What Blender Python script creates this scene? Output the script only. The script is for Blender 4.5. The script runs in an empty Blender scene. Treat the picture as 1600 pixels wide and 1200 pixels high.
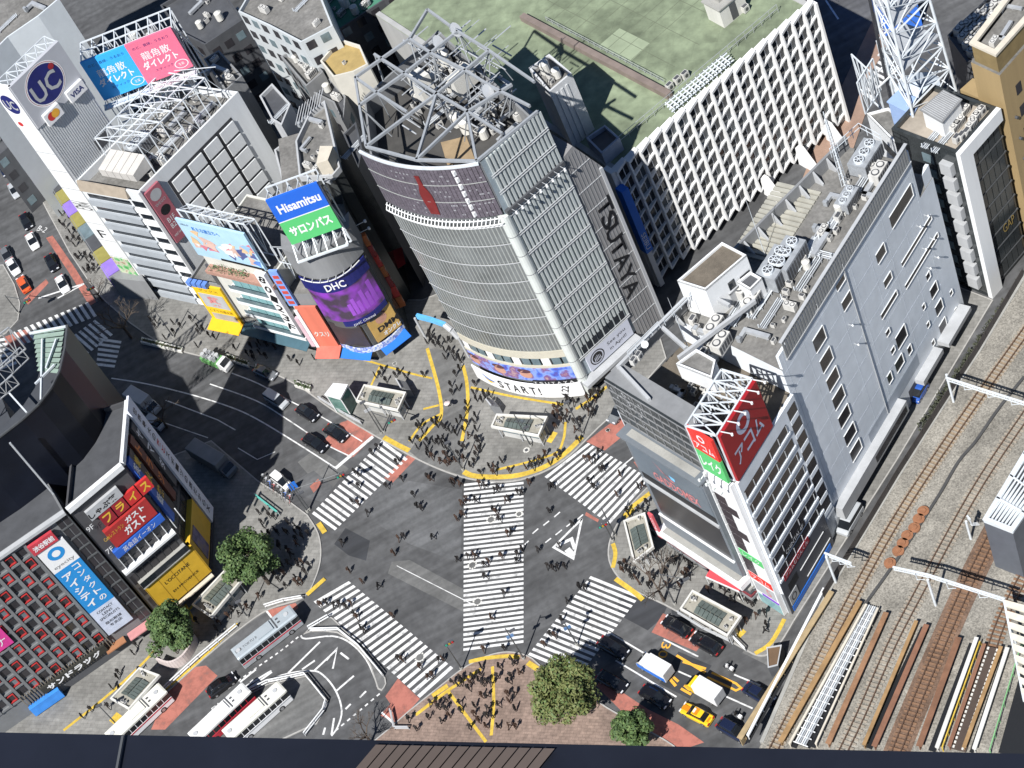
import bpy, bmesh, math, random
from mathutils import Vector, Matrix
RND = random.Random(7)
SC = bpy.context.scene
COL = SC.collection
# ---------------------------------------------------------------- camera (photographer on a 225 m roof deck, rolled)
F, HC = 3200.0, 225.0
_dn = Vector((2182.0 - 800, 3238.0 - 600, F)).normalized()
_up = -_dn
_fw = (Vector((0, 0, 1)) - Vector((0, 0, 1)).dot(_up) * _up).normalized()
_rt = _fw.cross(_up)
RM = Matrix((_rt, _fw, _up))
cam = bpy.data.cameras.new('camera'); CAM = bpy.data.objects.new('camera', cam); COL.objects.link(CAM)
cam.sensor_width = 36; cam.lens = F / 1600 * 36; cam.clip_end = 6000; cam.clip_start = 0.1
_m = RM @ Matrix(((1, 0, 0), (0, -1, 0), (0, 0, -1)))
CAM.matrix_world = Matrix.Translation((0, 0, HC)) @ _m.to_4x4()
SC.camera = CAM
# ---------------------------------------------------------------- world, sun, exposure
SUN_AZ, SUN_EL = math.radians(41), math.radians(49)      # light travels towards +x*sin, +y*cos
wd = bpy.data.worlds.new('World'); SC.world = wd; wd.use_nodes = True
nt = wd.node_tree; sky = nt.nodes.new('ShaderNodeTexSky'); sky.sky_type = 'NISHITA'; sky.sun_disc = False
sky.sun_elevation = SUN_EL; sky.sun_rotation = math.pi + SUN_AZ
sky.air_density = 0.75; sky.dust_density = 0.1; sky.ozone_density = 4.0
nt.links.new(sky.outputs[0], nt.nodes['Background'].inputs[0]); nt.nodes['Background'].inputs[1].default_value = 0.06
sl = bpy.data.lights.new('sun', 'SUN'); sl.energy = 5.0; sl.angle = math.radians(0.53); sl.color = (1, 0.98, 0.95)
so = bpy.data.objects.new('sun', sl); COL.objects.link(so)
_d = Vector((math.sin(SUN_AZ) * math.cos(SUN_EL), math.cos(SUN_AZ) * math.cos(SUN_EL), -math.sin(SUN_EL)))
so.rotation_euler = _d.to_track_quat('-Z', 'Y').to_euler(); so.location = (0, 0, 400)
vs = SC.view_settings; vs.view_transform = 'Standard'; vs.look = 'None'; vs.exposure = 0.5; vs.gamma = 1; vs.use_curve_mapping = False
SC.cycles.max_bounces = 5; SC.cycles.diffuse_bounces = 2; SC.cycles.glossy_bounces = 3; SC.cycles.transmission_bounces = 3
SC.cycles.caustics_reflective = False; SC.cycles.caustics_refractive = False

# ---------------------------------------------------------------- survey helpers: sight line of a photo point met with a level or a wall
def P(px, py, z=0.0):
    d = RM @ Vector((px - 800, py - 600, F)); t = (z - HC) / d.z
    return Vector((d.x * t, d.y * t, z))
def PJ(v):
    c = RM.transposed() @ (Vector(v) - Vector((0, 0, HC))); return (800 + F * c.x / c.z, 600 + F * c.y / c.z)
def V2(v): return Vector((v[0], v[1]))

class Wall:
    """vertical plane from A to B (left to right seen from outside); u along, z up, o outwards"""
    def __init__(s, A, B):
        s.A = V2(A); s.B = V2(B); s.L = (s.B - s.A).length; s.u = (s.B - s.A) / s.L; s.n = Vector((s.u.y, -s.u.x))
    def pt(s, u, z, o=0.0):
        q = s.A + s.u * u + s.n * o; return Vector((q.x, q.y, z))
    def pick(s, px, py, o=0.0):
        d = RM @ Vector((px - 800, py - 600, F)); A = s.A + s.n * o
        t = s.n.dot(A) / s.n.dot(V2(d)); w = V2(d) * t
        return ((w - s.A).dot(s.u), HC + d.z * t)
    def M(s, u, z, o=0.0):      # local X along, Y outwards(-), Z up
        p = s.pt(u, z, o)
        return Matrix(((s.u.x, -s.n.x, 0, p.x), (s.u.y, -s.n.y, 0, p.y), (0, 0, 1, p.z), (0, 0, 0, 1)))
    def MT(s, u, z, o=0.0):     # for lettering: X along, Y up, Z outwards
        p = s.pt(u, z, o)
        return Matrix(((s.u.x, 0, s.n.x, p.x), (s.u.y, 0, s.n.y, p.y), (0, 1, 0, p.z), (0, 0, 0, 1)))

# ---------------------------------------------------------------- materials
MATS = {}
def M(name, col, rough=0.75, metal=0.0, var=0.18, scale=0.6, bump=0.0, streak=False, spec=None, emit=None, var2=0.0, s2=8.0, joint=0.0, jw=0.6):
    if name in MATS: return MATS[name]
    m = bpy.data.materials.new(name); m.use_nodes = True; MATS[name] = m
    t = m.node_tree; b = t.nodes['Principled BSDF']
    b.inputs['Roughness'].default_value = rough; b.inputs['Metallic'].default_value = metal
    if spec is not None: b.inputs['Specular IOR Level'].default_value = spec
    c = (col[0], col[1], col[2], 1)
    b.inputs['Base Color'].default_value = c
    if emit:
        b.inputs['Emission Color'].default_value = c; b.inputs['Emission Strength'].default_value = emit
    if var > 0:
        smear = name.startswith('asphalt')
        g = t.nodes.new('ShaderNodeNewGeometry'); mp = t.nodes.new('ShaderNodeMapping')
        t.links.new(g.outputs['Position'], mp.inputs[0])
        mp.inputs['Scale'].default_value = (scale, scale, scale * (0.08 if streak else 1))
        n = t.nodes.new('ShaderNodeTexNoise'); n.inputs['Scale'].default_value = 1.0; n.inputs['Detail'].default_value = 6; n.inputs['Roughness'].default_value = 0.65
        t.links.new(mp.outputs[0], n.inputs['Vector'])
        r = t.nodes.new('ShaderNodeMapRange'); r.inputs[1].default_value = 0.28; r.inputs[2].default_value = 0.72
        r.inputs[3].default_value = 1 - var; r.inputs[4].default_value = 1 + var
        t.links.new(n.outputs[0], r.inputs[0]); fac = r.outputs[0]
        if var2 > 0:
            n2 = t.nodes.new('ShaderNodeTexNoise'); n2.inputs['Scale'].default_value = s2; n2.inputs['Detail'].default_value = 3
            t.links.new(g.outputs['Position'], n2.inputs['Vector'])
            r2 = t.nodes.new('ShaderNodeMapRange'); r2.inputs[1].default_value = 0.3; r2.inputs[2].default_value = 0.7
            r2.inputs[3].default_value = 1 - var2; r2.inputs[4].default_value = 1 + var2
            t.links.new(n2.outputs[0], r2.inputs[0])
            mm = t.nodes.new('ShaderNodeMath'); mm.operation = 'MULTIPLY'; t.links.new(fac, mm.inputs[0]); t.links.new(r2.outputs[0], mm.inputs[1]); fac = mm.outputs[0]
        if smear:
            mp3 = t.nodes.new('ShaderNodeMapping'); mp3.inputs['Rotation'].default_value = (0, 0, -.62); mp3.inputs['Scale'].default_value = (.05, .75, 1); t.links.new(g.outputs['Position'], mp3.inputs[0])
            n3 = t.nodes.new('ShaderNodeTexNoise'); n3.inputs['Scale'].default_value = 1; n3.inputs['Detail'].default_value = 5; t.links.new(mp3.outputs[0], n3.inputs['Vector']); r3 = t.nodes.new('ShaderNodeMapRange'); r3.inputs[1].default_value = .35; r3.inputs[2].default_value = .65; r3.inputs[3].default_value = .80; r3.inputs[4].default_value = 1.2
            t.links.new(n3.outputs[0], r3.inputs[0]); m3 = t.nodes.new('ShaderNodeMath'); m3.operation = 'MULTIPLY'; t.links.new(fac, m3.inputs[0]); t.links.new(r3.outputs[0], m3.inputs[1]); fac = m3.outputs[0]
        if joint > 0:
            bk = t.nodes.new('ShaderNodeTexBrick'); bk.inputs['Scale'].default_value = 1.0; bk.inputs['Brick Width'].default_value = jw; bk.inputs['Row Height'].default_value = jw * .5
            bk.inputs['Mortar Size'].default_value = 0.03; bk.inputs['Color1'].default_value = (1, 1, 1, 1); bk.inputs['Color2'].default_value = (.86, .86, .86, 1); bk.inputs['Mortar'].default_value = (1 - joint,) * 3 + (1,)
            mp2 = t.nodes.new('ShaderNodeMapping'); mp2.inputs['Rotation'].default_value = (0, 0, 0.6); t.links.new(g.outputs['Position'], mp2.inputs[0]); t.links.new(mp2.outputs[0], bk.inputs['Vector'])
            mj = t.nodes.new('ShaderNodeMath'); mj.operation = 'MULTIPLY'; t.links.new(fac, mj.inputs[0]); t.links.new(bk.outputs['Color'], mj.inputs[1]); fac = mj.outputs[0]
        mx = t.nodes.new('ShaderNodeVectorMath'); mx.operation = 'SCALE'; mx.inputs[0].default_value = col[:3]
        t.links.new(fac, mx.inputs['Scale']); t.links.new(mx.outputs[0], b.inputs['Base Color'])
        if bump > 0:
            bp = t.nodes.new('ShaderNodeBump'); bp.inputs['Strength'].default_value = bump; bp.inputs['Distance'].default_value = 0.05
            t.links.new(n.outputs[0], bp.inputs['Height']); t.links.new(bp.outputs[0], b.inputs['Normal'])
    return m
def paint(name, col, rough=0.35, var=0.0): return M(name, col, rough, 0, var, 1.5)
asphalt = M('asphalt', (0.078, 0.079, 0.081), 0.9, 0, 0.38, 0.06, 0, var2=0.20, s2=0.8)
asphalt_new = M('asphalt_new', (0.036, 0.038, 0.043), 0.9, 0, 0.22, 0.15)
asphalt_old = M('asphalt_old', (0.125, 0.125, 0.122), 0.9, 0, 0.22, 0.2, var2=0.1, s2=2)
pave = M('pave', (0.22, 0.215, 0.20), 0.85, 0, 0.32, 0.12, var2=0.16, s2=1.1, joint=.3, jw=1.2)
pave_brown = M('pave_brown', (0.25, 0.18, 0.145), 0.85, 0, 0.28, 0.2, var2=0.16, s2=1.6, joint=.35, jw=.9)
kerbm = M('kerb', (0.36, 0.35, 0.33), 0.8, 0, 0.15, 1)
def worn(name, col, under, lo, hi, scale):
    m = M(name, col, .75, 0, 0); t = m.node_tree; b = t.nodes['Principled BSDF']; g = t.nodes.new('ShaderNodeNewGeometry'); n = t.nodes.new('ShaderNodeTexNoise'); n.inputs['Scale'].default_value = scale; n.inputs['Detail'].default_value = 8; n.inputs['Roughness'].default_value = .72
    t.links.new(g.outputs['Position'], n.inputs['Vector']); r = t.nodes.new('ShaderNodeValToRGB'); t.links.new(n.outputs[0], r.inputs[0]); e = r.color_ramp.elements
    e[0].position = lo; e[0].color = (*under, 1); e[1].position = hi; e[1].color = (*col, 1); x = e.new((lo + hi) / 2 + .03); x.color = (*[c * .8 for c in col], 1); t.links.new(r.outputs[0], b.inputs['Base Color']); return m
whitep = worn('road_white', (0.66, 0.66, 0.65), (.17, .17, .17), .30, .50, .9)
redp = worn('road_red', (0.40, 0.145, 0.11), (.16, .10, .09), .30, .55, .5)
yelp = M('tactile_yellow', (0.55, 0.38, 0.05), 0.8, 0, 0.2, 0.4, var2=0.2, s2=2)
orangep = M('road_orange', (0.75, 0.38, 0.04), 0.7, 0, 0.12, 1)
white = M('white_paint', (0.74, 0.75, 0.75), 0.55, 0, 0.08, 0.4, streak=True)
offw = M('off_white', (0.60, 0.59, 0.55), 0.7, 0, 0.14, 0.5, streak=True)
lgrey = M('light_grey', (0.42, 0.43, 0.44), 0.65, 0, 0.12, 0.5, streak=True)
mgrey = M('mid_grey', (0.22, 0.225, 0.23), 0.65, 0, 0.15, 0.5, streak=True)
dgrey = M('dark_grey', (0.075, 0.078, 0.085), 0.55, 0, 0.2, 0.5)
black = M('black', (0.015, 0.016, 0.018), 0.5, 0, 0)
conc = M('concrete', (0.33, 0.325, 0.30), 0.85, 0, 0.2, 0.35, streak=True, var2=0.08)
roofc = M('roof_concrete', (0.17, 0.165, 0.155), 0.9, 0, 0.38, 0.25, var2=0.12, s2=2)
steel = M('galvanised', (0.50, 0.52, 0.54), 0.45, 0.35, 0.15, 1.0)
steelw = M('white_steel', (0.66, 0.70, 0.73), 0.45, 0.1, 0.12, 1.0)
dsteel = M('dark_steel', (0.10, 0.105, 0.11), 0.5, 0.3, 0.2, 1)
glass = M('window_glass', (0.018, 0.022, 0.028), 0.06, 0, 0.25, 0.5, spec=0.6)
glass_l = M('window_glass_light', (0.14, 0.19, 0.21), 0.10, 0, 0.3, 0.5, spec=0.6)
teal = M('teal_glass', (0.22, 0.40, 0.42), 0.12, 0, 0.15, 0.6, spec=0.6)
red = M('red_paint', (0.55, 0.03, 0.03), 0.5, 0, 0.06, 0.6)
blue = M('blue_sign', (0.02, 0.16, 0.62), 0.45, 0, 0.05, 0.6)
yellow = M('yellow_sign', (0.78, 0.50, 0.02), 0.5, 0, 0.06, 0.6)
green = M('green_sign', (0.10, 0.52, 0.16), 0.5, 0, 0.05, 0.6)
blackp = M('sign_black', (0.012, 0.012, 0.014), 0.5, 0, 0)
whites = M('sign_white', (0.78, 0.78, 0.78), 0.5, 0, 0.03, 0.6)
acu = M('unit_casing', (0.56, 0.55, 0.52), 0.6, 0, 0.2, 1.2, streak=True)
acu2 = M('unit_casing_grey', (0.36, 0.38, 0.40), 0.5, 0.2, 0.2, 1.2)
rust = M('rust', (0.19, 0.085, 0.04), 0.9, 0, 0.35, 0.8, var2=0.25, s2=5)

# ---------------------------------------------------------------- mesh helpers
JOINED = {'strut', 'stiffener', 'lattice_brace', 'lattice_frame', 'lattice_top', 'lattice_side', 'side_lattice', 'back_lattice', 'pipe_work', 'pipe_rack', 'railing', 'catwalk', 'equipment_frame', 'screen_marks', 'screen_ladder', 'mullion', 'glazing_bar', 'fin', 'post', 'cross_bar', 'roof_joint', 'white_grid', 'lamp_bracket', 'rim', 'corner_mullion', 'collar', 'screen_lattice', 'roof_lattice'}
class MB:
    def __init__(s): s.v = []; s.f = []; s.m = []
    def poly(s, pts, mi=0):
        k = len(s.v); s.v += [tuple(p) for p in pts]; s.f.append(tuple(range(k, k + len(pts)))); s.m.append(mi); return s
    def hexa(s, c, mi=0):   # c: 4 bottom + 4 top, ccw from above
        k = len(s.v); s.v += [tuple(p) for p in c]
        for q in ((3, 2, 1, 0), (4, 5, 6, 7), (0, 1, 5, 4), (1, 2, 6, 5), (2, 3, 7, 6), (3, 0, 4, 7)):
            s.f.append(tuple(k + i for i in q)); s.m.append(mi)
        return s
    def box(s, x0, x1, y0, y1, z0, z1, mi=0):
        return s.hexa([(x0, y0, z0), (x1, y0, z0), (x1, y1, z0), (x0, y1, z0), (x0, y0, z1), (x1, y0, z1), (x1, y1, z1), (x0, y1, z1)], mi)
    def wbox(s, W, u0, u1, z0, z1, o0, o1, mi=0):
        a = W.pt
        return s.hexa([a(u0, z0, o1), a(u1, z0, o1), a(u1, z0, o0), a(u0, z0, o0), a(u0, z1, o1), a(u1, z1, o1), a(u1, z1, o0), a(u0, z1, o0)], mi)
    def prism(s, poly, z0, z1, mi=0, top=True, bot=False, mt=None):
        poly = ccw([V2(p) for p in poly]); n = len(poly); k = len(s.v)
        s.v += [(p.x, p.y, z0) for p in poly] + [(p.x, p.y, z1) for p in poly]
        for i in range(n):
            j = (i + 1) % n; s.f.append((k + i, k + j, k + n + j, k + n + i)); s.m.append(mi)
        if top: s.f.append(tuple(range(k + n, k + 2 * n))); s.m.append(mi if mt is None else mt)
        if bot: s.f.append(tuple(range(k + n - 1, k - 1, -1))); s.m.append(mi)
        return s
    def ring(s, poly, z0, z1, w, mi=0):      # parapet of width w along polygon, inside
        poly = ccw([V2(p) for p in poly]); inn = inset(poly, w); n = len(poly)
        for i in range(n):
            j = (i + 1) % n
            s.hexa([(*poly[i], z0), (*poly[j], z0), (*inn[j], z0), (*inn[i], z0), (*poly[i], z1), (*poly[j], z1), (*inn[j], z1), (*inn[i], z1)], mi)
        return s
    def tube(s, a, b, r, n=6, mi=0, r2=None, cap=True):
        a = Vector(a); b = Vector(b); d = (b - a)
        if d.length < 1e-6: return s
        d.normalize(); x = d.orthogonal().normalized(); y = d.cross(x); k = len(s.v); r2 = r if r2 is None else r2
        for c, rr in ((a, r), (b, r2)):
            for i in range(n):
                t = 2 * math.pi * i / n; s.v.append(tuple(c + x * math.cos(t) * rr + y * math.sin(t) * rr))
        for i in range(n):
            j = (i + 1) % n; s.f.append((k + i, k + j, k + n + j, k + n + i)); s.m.append(mi)
        if cap:
            s.f.append(tuple(k + n - 1 - i for i in range(n))); s.m.append(mi); s.f.append(tuple(k + n + i for i in range(n))); s.m.append(mi)
        return s
    def bar(s, a, b, w, h=None, mi=0):       # rectangular bar
        a = Vector(a); b = Vector(b); d = b - a
        if d.length < 1e-6: return s
        h = w if h is None else h; d.normalize()
        up = Vector((0, 0, 1)) if abs(d.z) < 0.95 else Vector((1, 0, 0))
        x = d.cross(up).normalized() * w / 2; y = x.cross(d).normalized() * h / 2
        return s.hexa([a - x - y, a + x - y, b + x - y, b - x - y, a - x + y, a + x + y, b + x + y, b - x + y], mi)
    def disc(s, c, r, z, n=16, mi=0):
        return s.poly([(c[0] + r * math.cos(2 * math.pi * i / n), c[1] + r * math.sin(2 * math.pi * i / n), z) for i in range(n)], mi)
    def mesh(s, name, mats):
        me = bpy.data.meshes.new(name); me.from_pydata(s.v, [], s.f)
        for m in (mats if isinstance(mats, (list, tuple)) else [mats]): me.materials.append(m)
        if any(s.m): me.polygons.foreach_set('material_index', s.m)
        me.update(); return me
    def build(s, name, mats, parent=None, smooth=False):
        me = s.mesh(name, mats)
        if parent is not None and name in JOINED: o = link(name, me, parent); o['kind'] = 'stuff'; return o
        if smooth: me.polygons.foreach_set('use_smooth', [True] * len(me.polygons))
        return link(name, me, parent)
def area(p): return sum(p[i].x * p[(i + 1) % len(p)].y - p[(i + 1) % len(p)].x * p[i].y for i in range(len(p))) / 2
def ccw(p): return p if area(p) > 0 else list(reversed(p))
def inset(p, w):
    n = len(p); out = []
    for i in range(n):
        a = p[i - 1]; b = p[i]; c = p[(i + 1) % n]
        d1 = (b - a).normalized(); d2 = (c - b).normalized(); n1 = Vector((-d1.y, d1.x)); n2 = Vector((-d2.y, d2.x))
        k = 1 + n1.dot(n2); out.append(b + (n1 + n2) * (w / max(k, 0.35)))
    return out
def link(name, me, parent=None):
    """mesh given in world coordinates"""
    o = bpy.data.objects.new(name, me); COL.objects.link(o)
    if parent is not None:
        o.parent = parent; o.matrix_parent_inverse = INV.get(parent.name, IDENT)
    return o
IDENT = Matrix.Identity(4)
INV = {}
def tag(o, label=None, cat=None, group=None, kind=None):
    if label: o['label'] = label
    if cat: o['category'] = cat
    if group: o['group'] = group
    if kind: o['kind'] = kind
    return o
def thing(name, label, cat, loc=(0, 0, 0), group=None):
    """an Empty at the base of a thing; parts are given in world coordinates"""
    o = bpy.data.objects.new(name, None); COL.objects.link(o); o.location = loc
    INV[o.name] = Matrix.Translation(-Vector(loc)); return tag(o, label, cat, group)
def part(name, me, parent, Mx):              # placed copy of shared mesh data; Mx in world space
    o = bpy.data.objects.new(name, me); COL.objects.link(o); o.parent = parent
    o.matrix_parent_inverse = INV.get(parent.name, IDENT); o.matrix_basis = Mx; INV[o.name] = Mx.inverted_safe(); return o
def struct(name, mb, mats, label=None): return tag(mb.build(name, mats), label, None, None, 'structure')
def lattice(mb, a, b, h, n, r, mi=0, side=Vector((0, 0, 1)), d=0):
    """planar truss from a to b, height h along side"""
    a = Vector(a); b = Vector(b); s = side * h
    mb.bar(a, b, r, r, mi); mb.bar(a + s, b + s, r, r, mi)
    for i in range(n):
        p = a.lerp(b, i / n); q = a.lerp(b, (i + 1) / n); mb.bar(p, p + s, r * .8, r * .8, mi)
        mb.bar(p, q + s, r * .7, r * .7, mi) if i % 2 else mb.bar(p + s, q, r * .7, r * .7, mi)
    mb.bar(b, b + s, r, r, mi)
_dg = None
def text_mesh(s, w=None, h=None, ext=0.02, bold=0.0):
    c = bpy.data.curves.new('lettering', 'FONT'); c.body = s; c.size = 1; c.extrude = 0; c.resolution_u = 2; c.offset = bold
    c.align_x = 'LEFT'
    o = bpy.data.objects.new('lettering', c); COL.objects.link(o)
    dg = bpy.context.evaluated_depsgraph_get(); me = bpy.data.meshes.new_from_object(o.evaluated_get(dg)); bpy.data.objects.remove(o)
    if not me.vertices: return me
    xs = [v.co.x for v in me.vertices]; ys = [v.co.y for v in me.vertices]
    cx = (min(xs) + max(xs)) / 2; cy = (min(ys) + max(ys)) / 2; W0 = max(xs) - min(xs) or 1; H0 = max(ys) - min(ys) or 1
    sx = (w / W0) if w else None; sy = (h / H0) if h else None
    sx = sx or sy; sy = sy or sx
    for v in me.vertices: v.co = ((v.co.x - cx) * sx, (v.co.y - cy) * sy, 0)
    return me
def text(s, W, u, z, o, mat, parent, w=None, h=None, rot=0.0, bold=0.0, name='lettering'):
    me = text_mesh(s, w, h, bold=bold); me.materials.clear(); me.materials.append(mat)
    return part(name, me, parent, W.MT(u, z, o) @ Matrix.Rotation(rot, 4, 'Z'))
def quadpick(W, pts, o=0.0): return [W.pick(x, y, o) for x, y in pts]
# ---------------------------------------------------------------- ground, pavements, markings
def GP(l, z=0.0): return [P(x, y, z) for x, y in l]
struct('ground', MB().poly([(-2500, -2500, 0), (2500, -2500, 0), (2500, 2500, 0), (-2500, 2500, 0)]), asphalt)
def pavement(name, px, mat, z=0.13):
    poly = ccw([V2(p) for p in GP(px)])
    o = struct(name, MB().prism(poly, 0.0, z), mat)
    k = MB(); k.ring([p for p in inset(poly, -0.16)], 0, z + 0.012, 0.19); o2 = k.build('kerb', kerbm, o)
    return o
def sheet(mb, px, z, mi=0, up=True):
    pts = [P(x, y, 0) for x, y in px]; pts = [(p.x, p.y, z) for p in (pts if area([V2(p) for p in pts]) > 0 else reversed(pts))]
    mb.poly(pts, mi)
_zs = [0]
def strip(mb, px, w, z, mi=0):
    """painted line of width w along picked points, mitred at the bends"""
    q = [V2(P(x, y, 0)) for x, y in px]; n = len(q); L = []; R_ = []
    _zs[0] += 1; z = z + (_zs[0] % 12) * 0.00035
    for i in range(n):
        d1 = (q[i] - q[i - 1]).normalized() if i else (q[1] - q[0]).normalized()
        d2 = (q[i + 1] - q[i]).normalized() if i < n - 1 else d1
        n1 = Vector((-d1.y, d1.x)); n2 = Vector((-d2.y, d2.x)); k = max(1 + n1.dot(n2), 0.6); m = (n1 + n2) * (w / 2 / k)
        L.append(q[i] + m); R_.append(q[i] - m)
    for i in range(n - 1): mb.poly([(*R_[i], z), (*R_[i + 1], z), (*L[i + 1], z), (*L[i], z)], mi)
def curve(px, n=6):
    out = []
    for i in range(len(px) - 1):
        p0 = px[max(i - 1, 0)]; p1 = px[i]; p2 = px[i + 1]; p3 = px[min(i + 2, len(px) - 1)]
        for k in range(n):
            t = k / n
            out.append(tuple(0.5 * (2 * p1[j] + (p2[j] - p0[j]) * t + (2 * p0[j] - 5 * p1[j] + 4 * p2[j] - p3[j]) * t * t + (3 * p1[j] - p0[j] - 3 * p2[j] + p3[j]) * t ** 3) for j in (0, 1)))
    return out + [px[-1]]
north = curve([(205, 505), (262, 541), (340, 562), (400, 573), (462, 600), (520, 640), (592, 684), (650, 716), (700, 738), (745, 750), (800, 752), (850, 737), (890, 712), (935, 668), (985, 622), (1040, 560)], 4) + [(1010, 460), (760, 430), (660, 470), (600, 470), (480, 420), (300, 400), (130, 240), (60, 200), (10, 150), (40, 260), (75, 330), (110, 395), (140, 440), (165, 470)]
pavement('north_pavement', north, pave)
pavement('east_pavement', curve([(1200, 700), (1085, 700), (1040, 738), (1000, 775), (970, 812), (953, 850), (956, 885), (985, 918), (1040, 945), (1100, 978), (1160, 1012), (1185, 1024), (1205, 1020), (1222, 1000), (1240, 970)], 4) + [(1400, 720), (1550, 470), (1420, 420)], pave)
pavement('station_plaza', [(560, 1180), (606, 1142), (640, 1112), (680, 1080), (715, 1052)] + curve([(730, 1042), (762, 1026), (795, 1020), (826, 1027), (850, 1045), (900, 1062), (935, 1098), (985, 1128), (1050, 1165), (1100, 1210)], 4) + [(1050, 1300), (560, 1300)], pave_brown)
pavement('west_pavement', [(330, 690), (402, 752), (440, 776)] + curve([(480, 806), (497, 835), (501, 870), (492, 905), (473, 934), (420, 952), (372, 985), (318, 1030), (262, 1080), (190, 1140), (140, 1190)], 4) + [(0, 1220), (-120, 1000), (150, 760)], pave)
pavement('corner_pavement', [(-60, 420), (5, 415), (22, 445), (31, 475), (28, 500), (10, 520), (-60, 560)], pave)
pavement('platform_island', [(430, 1160), (495, 1130), (512, 1100), (505, 1085), (478, 1058), (420, 1070), (380, 1092), (300, 1160), (260, 1200), (420, 1200)], asphalt_old, 0.14)
pavement('traffic_island', curve([(474, 992), (486, 986), (528, 988), (560, 1012), (580, 1040), (592, 1076), (600, 1074), (601, 1060), (577, 1028), (540, 988), (520, 968)], 2) + [(515, 965), (485, 983)], asphalt_old, 0.14)
# wear patches and coloured lanes of the carriageway
mb = MB()
sheet(mb, [(612, 878), (640, 875), (742, 930), (742, 965), (606, 896)], 0.004, 0)
sheet(mb, [(465, 722), (495, 700), (545, 732), (520, 762), (485, 745)], 0.003, 0)
sheet(mb, [(455, 755), (490, 735), (520, 760), (505, 785), (470, 775)], 0.005, 2)
sheet(mb, [(540, 825), (578, 845), (572, 876), (545, 868), (522, 850)], 0.004, 1)
sheet(mb, [(600, 745), (722, 765), (720, 880), (640, 850), (560, 800)], 0.0045, 2)
sheet(mb, [(966, 935), (1010, 905), (1052, 925), (1035, 965), (1012, 985), (966, 960)], 0.004, 1)
sheet(mb, [(1060, 1018), (1112, 1040), (1078, 1092), (1030, 1068)], 0.004, 1)
sheet(mb, [(1040, 900), (1090, 990), (1050, 960)], 0.003, 1)
sheet(mb, [(1160, 1020), (1300, 830), (1330, 830), (1200, 1040)], 0.004, 0)
road_mid = M('asphalt_worn', (0.10, 0.102, 0.105), 0.9, 0, 0.35, 0.12, var2=0.12, s2=1.5)
struct('road_patches', mb, [asphalt_old, asphalt_new, road_mid])
mb = MB()
for q in ([(532, 662), (546, 655), (585, 680), (548, 716), (505, 690), (510, 684), (540, 703), (548, 697)], [(600, 747), (640, 708), (651, 715), (614, 754)], [(533, 660), (548, 656), (584, 682), (552, 714), (508, 686)],
          [(916, 690), (982, 640), (1000, 660), (945, 704)], [(990, 722), (1006, 714), (1022, 745), (1012, 752)], [(916, 800), (936, 812), (934, 816), (914, 805)],
          [(1018, 988), (1036, 958), (1095, 990), (1102, 998), (1088, 1018)], [(932, 1072), (940, 1060), (1012, 1108), (1060, 1132), (1100, 1160), (1040, 1180), (985, 1125)],
          [(602, 1088), (622, 1060), (656, 1092), (622, 1130), (594, 1118), (610, 1100)], [(416, 954), (462, 942), (466, 950), (432, 972)],
          [(278, 1046), (322, 1040), (340, 1056), (258, 1140), (236, 1140)], [(72, 372), (82, 368), (118, 420), (150, 472), (140, 478), (104, 420)], [(5, 527), (42, 514), (52, 530), (14, 548)], [(36, 468), (72, 436), (76, 442), (44, 476)], [(484, 760), (497, 748), (503, 756), (490, 770)]):
    sheet(mb, q, 0.0065 + 0.0006 * (len(mb.f) % 6))
struct('red_lane', mb, redp)
# zebra crossings: every stripe a piece of its own
def zebra(name, a0, a1, b0, b1, n, label, fill=0.52, skip=(), z=0.011):
    par = tag(bpy.data.objects.new(name, None), label, None, None, 'structure'); COL.objects.link(par)
    A0, A1, B0, B1 = (V2(P(*q)) for q in (a0, a1, b0, b1))
    for i in range(n):
        if i in skip: continue
        s = i / n; e = (i + fill) / n; q = [A0.lerp(A1, s), A0.lerp(A1, e), B0.lerp(B1, e), B0.lerp(B1, s)]
        if area(q) < 0: q.reverse()
        MB().prism(q, 0.008, z).build('stripe', whitep, par)
zebra('crosswalk', (725, 756), (724, 1021), (818, 746), (818, 1008), 36, 'long central zebra crossing over the scramble')
zebra('crosswalk', (597, 688), (484, 806), (637, 717), (520, 832), 17, 'zebra crossing over the road in building shade')
zebra('crosswalk', (851, 745), (956, 822), (919, 692), (1020, 750), 14, 'zebra crossing in front of the screen building')
zebra('crosswalk', (490, 940), (660, 1094), (545, 908), (712, 1047), 22, 'zebra crossing beside the bus terminal')
zebra('crosswalk', (923, 900), (822, 1027), (1000, 931), (902, 1060), 17, 'zebra crossing in front of waiting cars and vans')
zebra('crosswalk', (18, 520), (142, 470), (34, 540), (156, 492), 13, 'zebra crossing near the orange car')
zebra('crosswalk', (100, 535), (152, 497), (128, 560), (180, 520), 7, 'shaded short zebra crossing beside a bare tree')
zebra('crosswalk', (155, 528), (150, 575), (190, 533), (178, 578), 6, 'shaded zebra crossing at the dark building corner')
zebra('crosswalk', (-20, 532), (-5, 585), (8, 528), (28, 572), 6, 'zebra crossing at the left picture edge')
zebra('crosswalk', (1372, 94), (1340, 150), (1392, 106), (1362, 158), 7, 'zebra crossing by the lattice mast')
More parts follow.
